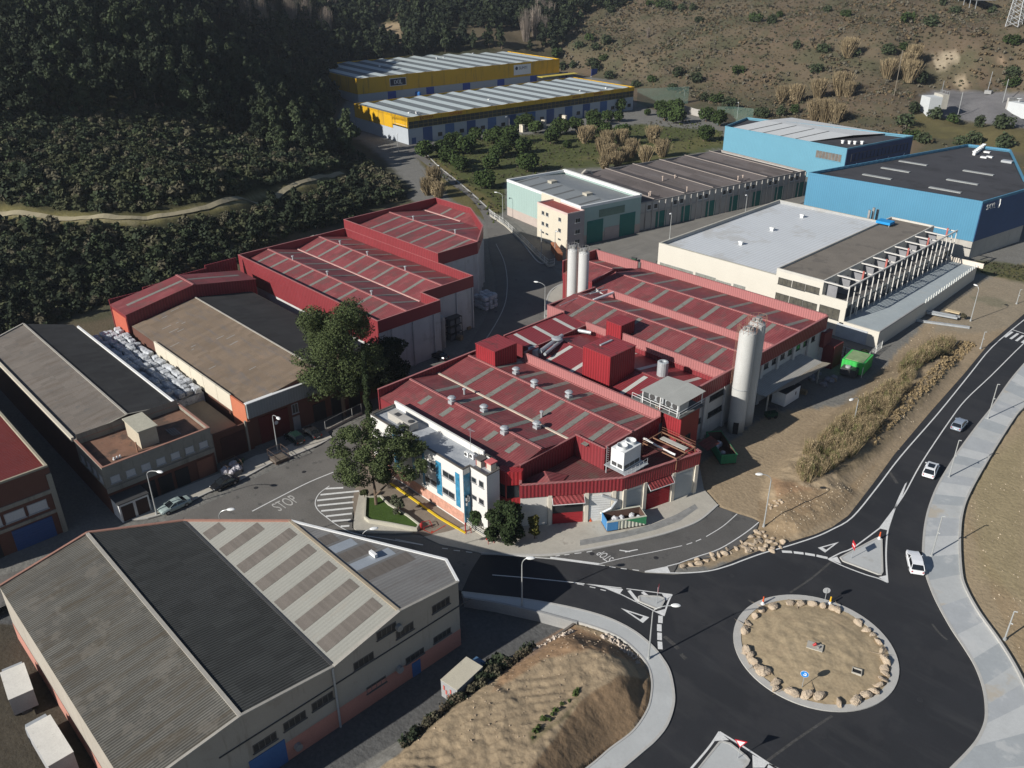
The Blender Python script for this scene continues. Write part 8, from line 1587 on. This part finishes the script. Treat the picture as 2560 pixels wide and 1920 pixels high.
# --- single trees on the right-hand hill
ht=[(x,y) for x,y in crp(1240,0,[(745,325),(870,348),(650,382),(790,395),(845,480),(790,560),(750,520),(610,530),(480,450),(530,550),(900,622),(1115,690),(1235,650),(1440,605),(1385,712),(1590,655),(1915,582),(1850,858),(2110,922),(1630,802),(1735,812),(885,62),(965,65),(895,102),(1300,62),(1370,78),(1470,78),(1560,78),(1215,48),(620,205),(560,225),(700,95),(2055,172),(2170,188),(1610,182),(655,150)])]+[(x,y) for x,y in crp(1860,0,[(280,138),(210,190),(95,172),(645,98),(795,132),(1575,42),(1655,103),(1455,208),(1290,178),(420,385),(635,412),(880,445),(1250,392),(1130,432),(150,925),(300,912),(395,892),(1330,892),(1280,995),(1490,940),(1655,972),(1865,1002),(2035,1012),(1430,1132),(1310,1102),(1810,1132),(1700,1142),(2060,1162),(2110,690),(1390,655),(560,575),(1960,112),(2100,352),(2120,610)])]
big={(28),(29),(11)}
rw=rows(ht,10)
for i,(a,c) in enumerate(ht):
    x,y,z=G(a,c); s=random.uniform(1.1,1.7); put("hill_tree",HB[i%4],x,y,z-.2,s,"round evergreen on the brown hill, %s from left in the %s row down"%(ordn(rw[i][1]),ordn(rw[i][0])),"tree","single trees on the brown hill")
# --- stone pines of the meadow
sp=[(x,y) for x,y in crp(1240,0,[(1190,912),(1295,885),(1330,955),(1420,975),(1410,905),(1660,960),(1770,995),(1640,1115),(960,885),(880,960),(970,962),(750,995),(630,1028),(510,1065),(430,1135),(310,1052),(230,1030),(30,1115),(110,1155),(220,1215),(60,1225),(250,1355),(870,1085),(780,1065),(990,1105),(560,1170)])]+[(x,y) for x,y in crp(640,0,[(1350,1250),(1480,1225),(1600,1330),(1660,1215),(1640,1360),(1850,1335),(1870,1135),(1810,1490),(2000,1135),(1750,1105),(1530,1300),(1560,1180),(1900,1250)])]
rw=rows(sp,8)
for i,(a,c) in enumerate(sp):
    x,y=q(a,c); put("stone_pine",SP[i%4],x,y,-.1,random.uniform(1.25,1.8) if i not in (0,25) else .8,"meadow stone pine, %s from left in the %s row below the yellow units"%(ordn(rw[i][1]),ordn(rw[i][0])),"tree","stone pines of the meadow")
cn=[(x,y) for x,y in crp(1240,0,[(700,1130),(740,1100),(845,1225),(880,1160),(960,1315),(1070,1240),(990,1150),(860,1340),(900,1290),(1180,1290),(1240,1130),(1310,1240),(1020,1270)])]+[(x,y) for x,y in crp(640,0,[(1360,1540),(1440,1565),(1410,1470)])]
rw=rows(cn,20)
for i,(a,c) in enumerate(cn): x,y=q(a,c); put("cane_clump",CN[i%3],x,y,-.1,random.uniform(.95,1.3),"dry tan cane clump of the meadow, %s cane clump from the left in the photo"%ordn(rw[i][1]) if i<13 else "dry tan canes over the uphill street behind the red sheds, %s from the left"%ordn(rw[i][1]),"canes","dry cane clumps" if i<13 else "canes by the street")
HC=crp(1860,0,[(580,780),(760,755),(820,765),(640,965),(560,960),(720,970),(300,805),(410,815),(1300,650),(1280,560),(1330,500),(820,455),(1130,625)])
for i,(a,c) in enumerate(HC): x,y,z=G(a,c); put("cane_clump",CN[i%3],x,y,z-.1,random.uniform(1.3,2.0),"dry tan canes at the foot of the brown hill, %s clump from the left"%ordn(1+sum(1 for t_ in HC if t_[0]<a or (t_[0]==a and t_[1]<c))),"canes","canes on the brown hill")
PO=crp(0,0,[(2060,250),(1960,240),(2150,240)])+crp(640,0,[(60,265),(110,230),(290,225),(410,215),(565,305),(600,160)])+crp(1240,0,[(240,325),(310,285),(380,295),(430,200),(350,150)])
for i,(a,c) in enumerate(PO): x,y,z=G(a,c); put("bare_tree",BP[i%3],x,y,z-.3,random.uniform(.9,1.4),"pale leafless poplar among the dark trees at the top, %s from the left"%ordn(1+sum(1 for t_ in PO if t_[0]<a)),"tree","bare poplars")
x,y,z=G(1240+1200*.31646,300*.31646); put("bare_tree",BP[0],x,y,z,.45,"small grey leafless tree alone on the open brown hillside","tree")
# --- reed strip beside the road
RB=wp([(1990,1190),(2010,1215),(2060,1190),(2130,1150),(2190,1080),(2250,1000),(2290,960),(2275,935),(2200,980),(2120,1040),(2060,1090),(2000,1140)],1.2); W_=np.array(RB); rr2=np.random.default_rng(40); P=rr2.uniform(W_.min(0),W_.max(0),(9000,2)); P=P[inpoly(P[:,0],P[:,1],RB)][:1700]; P=P[vn(P[:,0],P[:,1],3,44)>.3]; Z=H(P[:,0],P[:,1])
reed=[np_mesh("reed",[(*sticks(np.random.default_rng(200+k),20,3.2,.4,.035,.55),0),(*foliage(np.random.default_rng(210+k),[(0,0,2.2,.4,.4,.7)],8,.14),0)],[(LC,leafmat('pale_reed',(.27,.21,.12)),leafmat('olive_reed',(.12,.12,.05)),LC)[k]]) for k in range(4)]
merged("reed_bed",reed,P[:,0],P[:,1],Z-.1,.3+.5*rr2.random(len(P))*vn(P[:,0],P[:,1],2.2,45)+.12,"long strip of tan dry reeds on the bank beside the new road","reeds",41)
RB=wp([(2240,935),(2290,930),(2370,880),(2390,850),(2340,850),(2270,890)],1.0); W_=np.array(RB); P=rr2.uniform(W_.min(0),W_.max(0),(2500,2)); P=P[inpoly(P[:,0],P[:,1],RB)][:520]; Z=H(P[:,0],P[:,1])
merged("reed_bed",reed[1:]+[bushmesh(20,LB,1.0,40,.2)],P[:,0],P[:,1],Z-.1,.45+.4*rr2.random(len(P)),"shorter green and tan reeds at the upper end of the road bank","reeds",42)
# weeds
def weeds(poly,n,z,label,src,seed,s0=.3,s1=.8,near=True):
    RB=wp(poly); W_=np.array(RB); r=np.random.default_rng(seed); P=r.uniform(W_.min(0),W_.max(0),(n*4,2)); P=P[inpoly(P[:,0],P[:,1],RB)][:n]; Z=H(P[:,0],P[:,1]); merged("weeds",src,P[:,0],P[:,1],Z-.05,s0+(s1-s0)*r.random(len(P)),label,"weeds",seed+1)
weeds([(1015,1865),(1130,1765),(1250,1675),(1335,1615),(1345,1628),(1250,1700),(1120,1800),(1010,1900)],160,0,"tangled dark weeds along the yard wall above the mound",[BM[1],BM[2],bushmesh(21,leafmat("tangle",(.09,.075,.05)),1.5,90,.12),bushmesh(31,leafmat("tangle2",(.12,.1,.065)),1.0,90,.1)],50,.25,.8)
weeds([(1180,1690),(1240,1650),(1262,1672),(1200,1720)],26,0,"dark bush leaning over the cab of the box truck",[BM[1]],52,.8,1.3)
weeds([(1330,1860),(1420,1785),(1450,1750),(1450,1765),(1400,1815),(1330,1890)],16,0,"green weeds on the crest of the earth mound",[bushmesh(22,leafmat("weed_green",(.07,.1,.03)),.8,40,.16)],54,.3,.8)
weeds([(2440,655),(2560,665),(2700,690),(2700,712),(2560,705),(2440,680)],260,0,"rough grass and brush patch beyond the parking terrace",[bushmesh(23,LB,.6,30,.12),bushmesh(24,LB2,.6,30,.12)],56,.4,.9)
weeds([(2330,975),(2440,860),(2400,855),(2290,975),(2170,1105),(2180,1130)],500,0,"dry grass on the bank slope facing the new road",[bushmesh(25,leafmat("dry_grass",(.24,.18,.1)),.5,20,.14)],58,.4,1.1)
weeds([(1060,400),(1150,345),(1450,325),(1700,295),(1815,330),(1800,360),(1400,425),(1262,450),(1262,530),(1235,560)],1500,0,"rough meadow grass and low brush under the stone pines",[bushmesh(26,leafmat("meadow_green",(.08,.095,.03)),.6,16,.2),bushmesh(27,LB2,.6,16,.18)],60,.5,1.3)
# --- the near trees, with trunk and crown parts
def bigtree(name,label,px,py,h,crown,n,s,leaf,trunks,flat=.25,seed=1,z=0,cat="tree",base=None):
    x,y=base or q(px,py,z); t=thing(name,label,cat,(x,y,z)); r=np.random.default_rng(seed); V,F=foliage(r,crown,n,s,flat)
    me=np_mesh("crown",[(V,F,0)],[leaf]); o=bpy.data.objects.new("crown",me); C.objects.link(o); o.parent=t
    mb=MB()
    for a,b,r0,r1 in trunks: mb.tube(a,b,r0,8,r1)
    mb.build("trunk",BARK,t); return t
def lobes(seed,n,R,z0,z1,k=.33):
    r=random.Random(seed); out=[]
    for i in range(n):
        a=r.random()*6.28; d=R*(1-k)*math.sqrt(r.random()); zz=z0+(z1-z0)*r.random(); f=1-.35*abs((zz-z0)/(z1-z0)*2-.8); out.append((d*math.cos(a)*f,d*math.sin(a)*f,zz,R*k*r.uniform(.7,1.1),R*k*r.uniform(.7,1.1),R*k*r.uniform(.5,.8)))
    return out
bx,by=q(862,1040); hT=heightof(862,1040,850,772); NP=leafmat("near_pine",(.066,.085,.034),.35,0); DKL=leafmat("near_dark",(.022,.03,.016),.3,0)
bigtree("pine_tree","huge spreading pine rising over the brown warehouse, the largest tree",862,1040,hT,lobes(1,110,9.2,hT*.26,hT*.99,.24),56000,.115,NP,[((0,0,-.2),(-.3,0,hT*.45),.4,.28),((-.3,0,hT*.45),(-1.5,1,hT*.75),.2,.08),((-.3,0,hT*.45),(1.5,-.6,hT*.72),.2,.08)],seed=2)
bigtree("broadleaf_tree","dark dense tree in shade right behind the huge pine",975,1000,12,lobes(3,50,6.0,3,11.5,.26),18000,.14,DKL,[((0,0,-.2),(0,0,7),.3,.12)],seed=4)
cyp=[(0.15*math.sin(k),.15*math.cos(k*2),1.0+k*.98,.62*(1-((k-5)/13)**2),.62*(1-((k-5)/13)**2),.9) for k in range(14)]
bigtree("cypress","slim dark columnar cypress between the pines by the white offices",925,1068,13.8,cyp,6500,.1,leafmat("cypress_leaf",(.035,.05,.022),.25,0),[((0,0,-.2),(0,0,6),.18,.08)],seed=5)
bigtree("pine_tree","leaning two-trunked pine on the corner lawn before the white offices",941,1268,9,[(l[0]-2.2,l[1]+.6,l[2],l[3],l[4],l[5]) for l in lobes(7,55,6.9,4.2,11.8,.2)]+[(2.8+l[0],3.2+l[1],l[2]+.6,l[3],l[4],l[5]) for l in lobes(8,34,5.2,5,12,.22)],30000,.11,NP,[((0,0,0),(-.3,.2,3.4),.26,.2),((-.3,.2,3.4),(-1.4,.6,6.5),.18,.08),((-.1,.1,2.0),(1.6,1.8,4.6),.18,.13),((1.6,1.8,4.6),(2.2,2.4,7.5),.13,.06)],seed=9)
bigtree("broadleaf_tree","dark rounded ficus tree at the red bay window corner",1262,1352,5.4,lobes(11,40,3.6,1.3,5.6,.28),11000,.13,leafmat("ficus_leaf",(.03,.045,.018),.35,0),[((0,0,0),(0,0,2),.15,.1)],seed=12)
bigtree("palm_bush","small spiky bush between white office and ficus",1186,1318,2.2,lobes(13,10,1.2,.6,2.6,.45),1800,.11,leafmat("bush_green",(.05,.08,.03),.35,0),[((0,0,0),(0,0,1),.1,.08)],seed=14)
bigtree("small_tree","small yellowing tree beside the red factory gate",1336,1348,3.4,lobes(15,12,1.4,.9,3.8,.42),2000,.11,leafmat("yellow_green",(.1,.095,.025),.4,0),[((0,0,0),(0,0,1.2),.08,.05)],seed=16)
bigtree("small_tree","sparse grey olive tree on the lawn beside the pine trunks",995,1292,3,lobes(17,10,1.3,1.2,3.4,.36),1500,.1,leafmat("grey_olive",(.09,.1,.06),.3,0),[((0,0,0),(.2,.1,2),.09,.05)],seed=18)
bigtree("small_tree","slight dark shrub at the back of the lawn",912,1245,2,lobes(19,7,.8,.5,1.6,.45),900,.1,leafmat("bush_green2",(.06,.07,.03),.35,0),[((0,0,0),(0,0,.8),.06,.05)],seed=20)
x,y=q(2417,803); bigtree("bush","round brown bush at the foot of the lamp by the steel beams",0,0,1.5,lobes(21,7,.9,.4,1.3,.5),1000,.1,LB2,[((0,0,0),(0,0,.5),.05,.05)],seed=22,base=(x-1,y))
x,y=q(2145,905); bigtree("bush","dark round bush behind the green compactor",0,0,1.5,lobes(23,7,1.3,.5,1.9,.5),1200,.12,DKL,[((0,0,0),(0,0,.5),.05,.05)],seed=24,base=(x,y+2))
finish_ground(); haze()
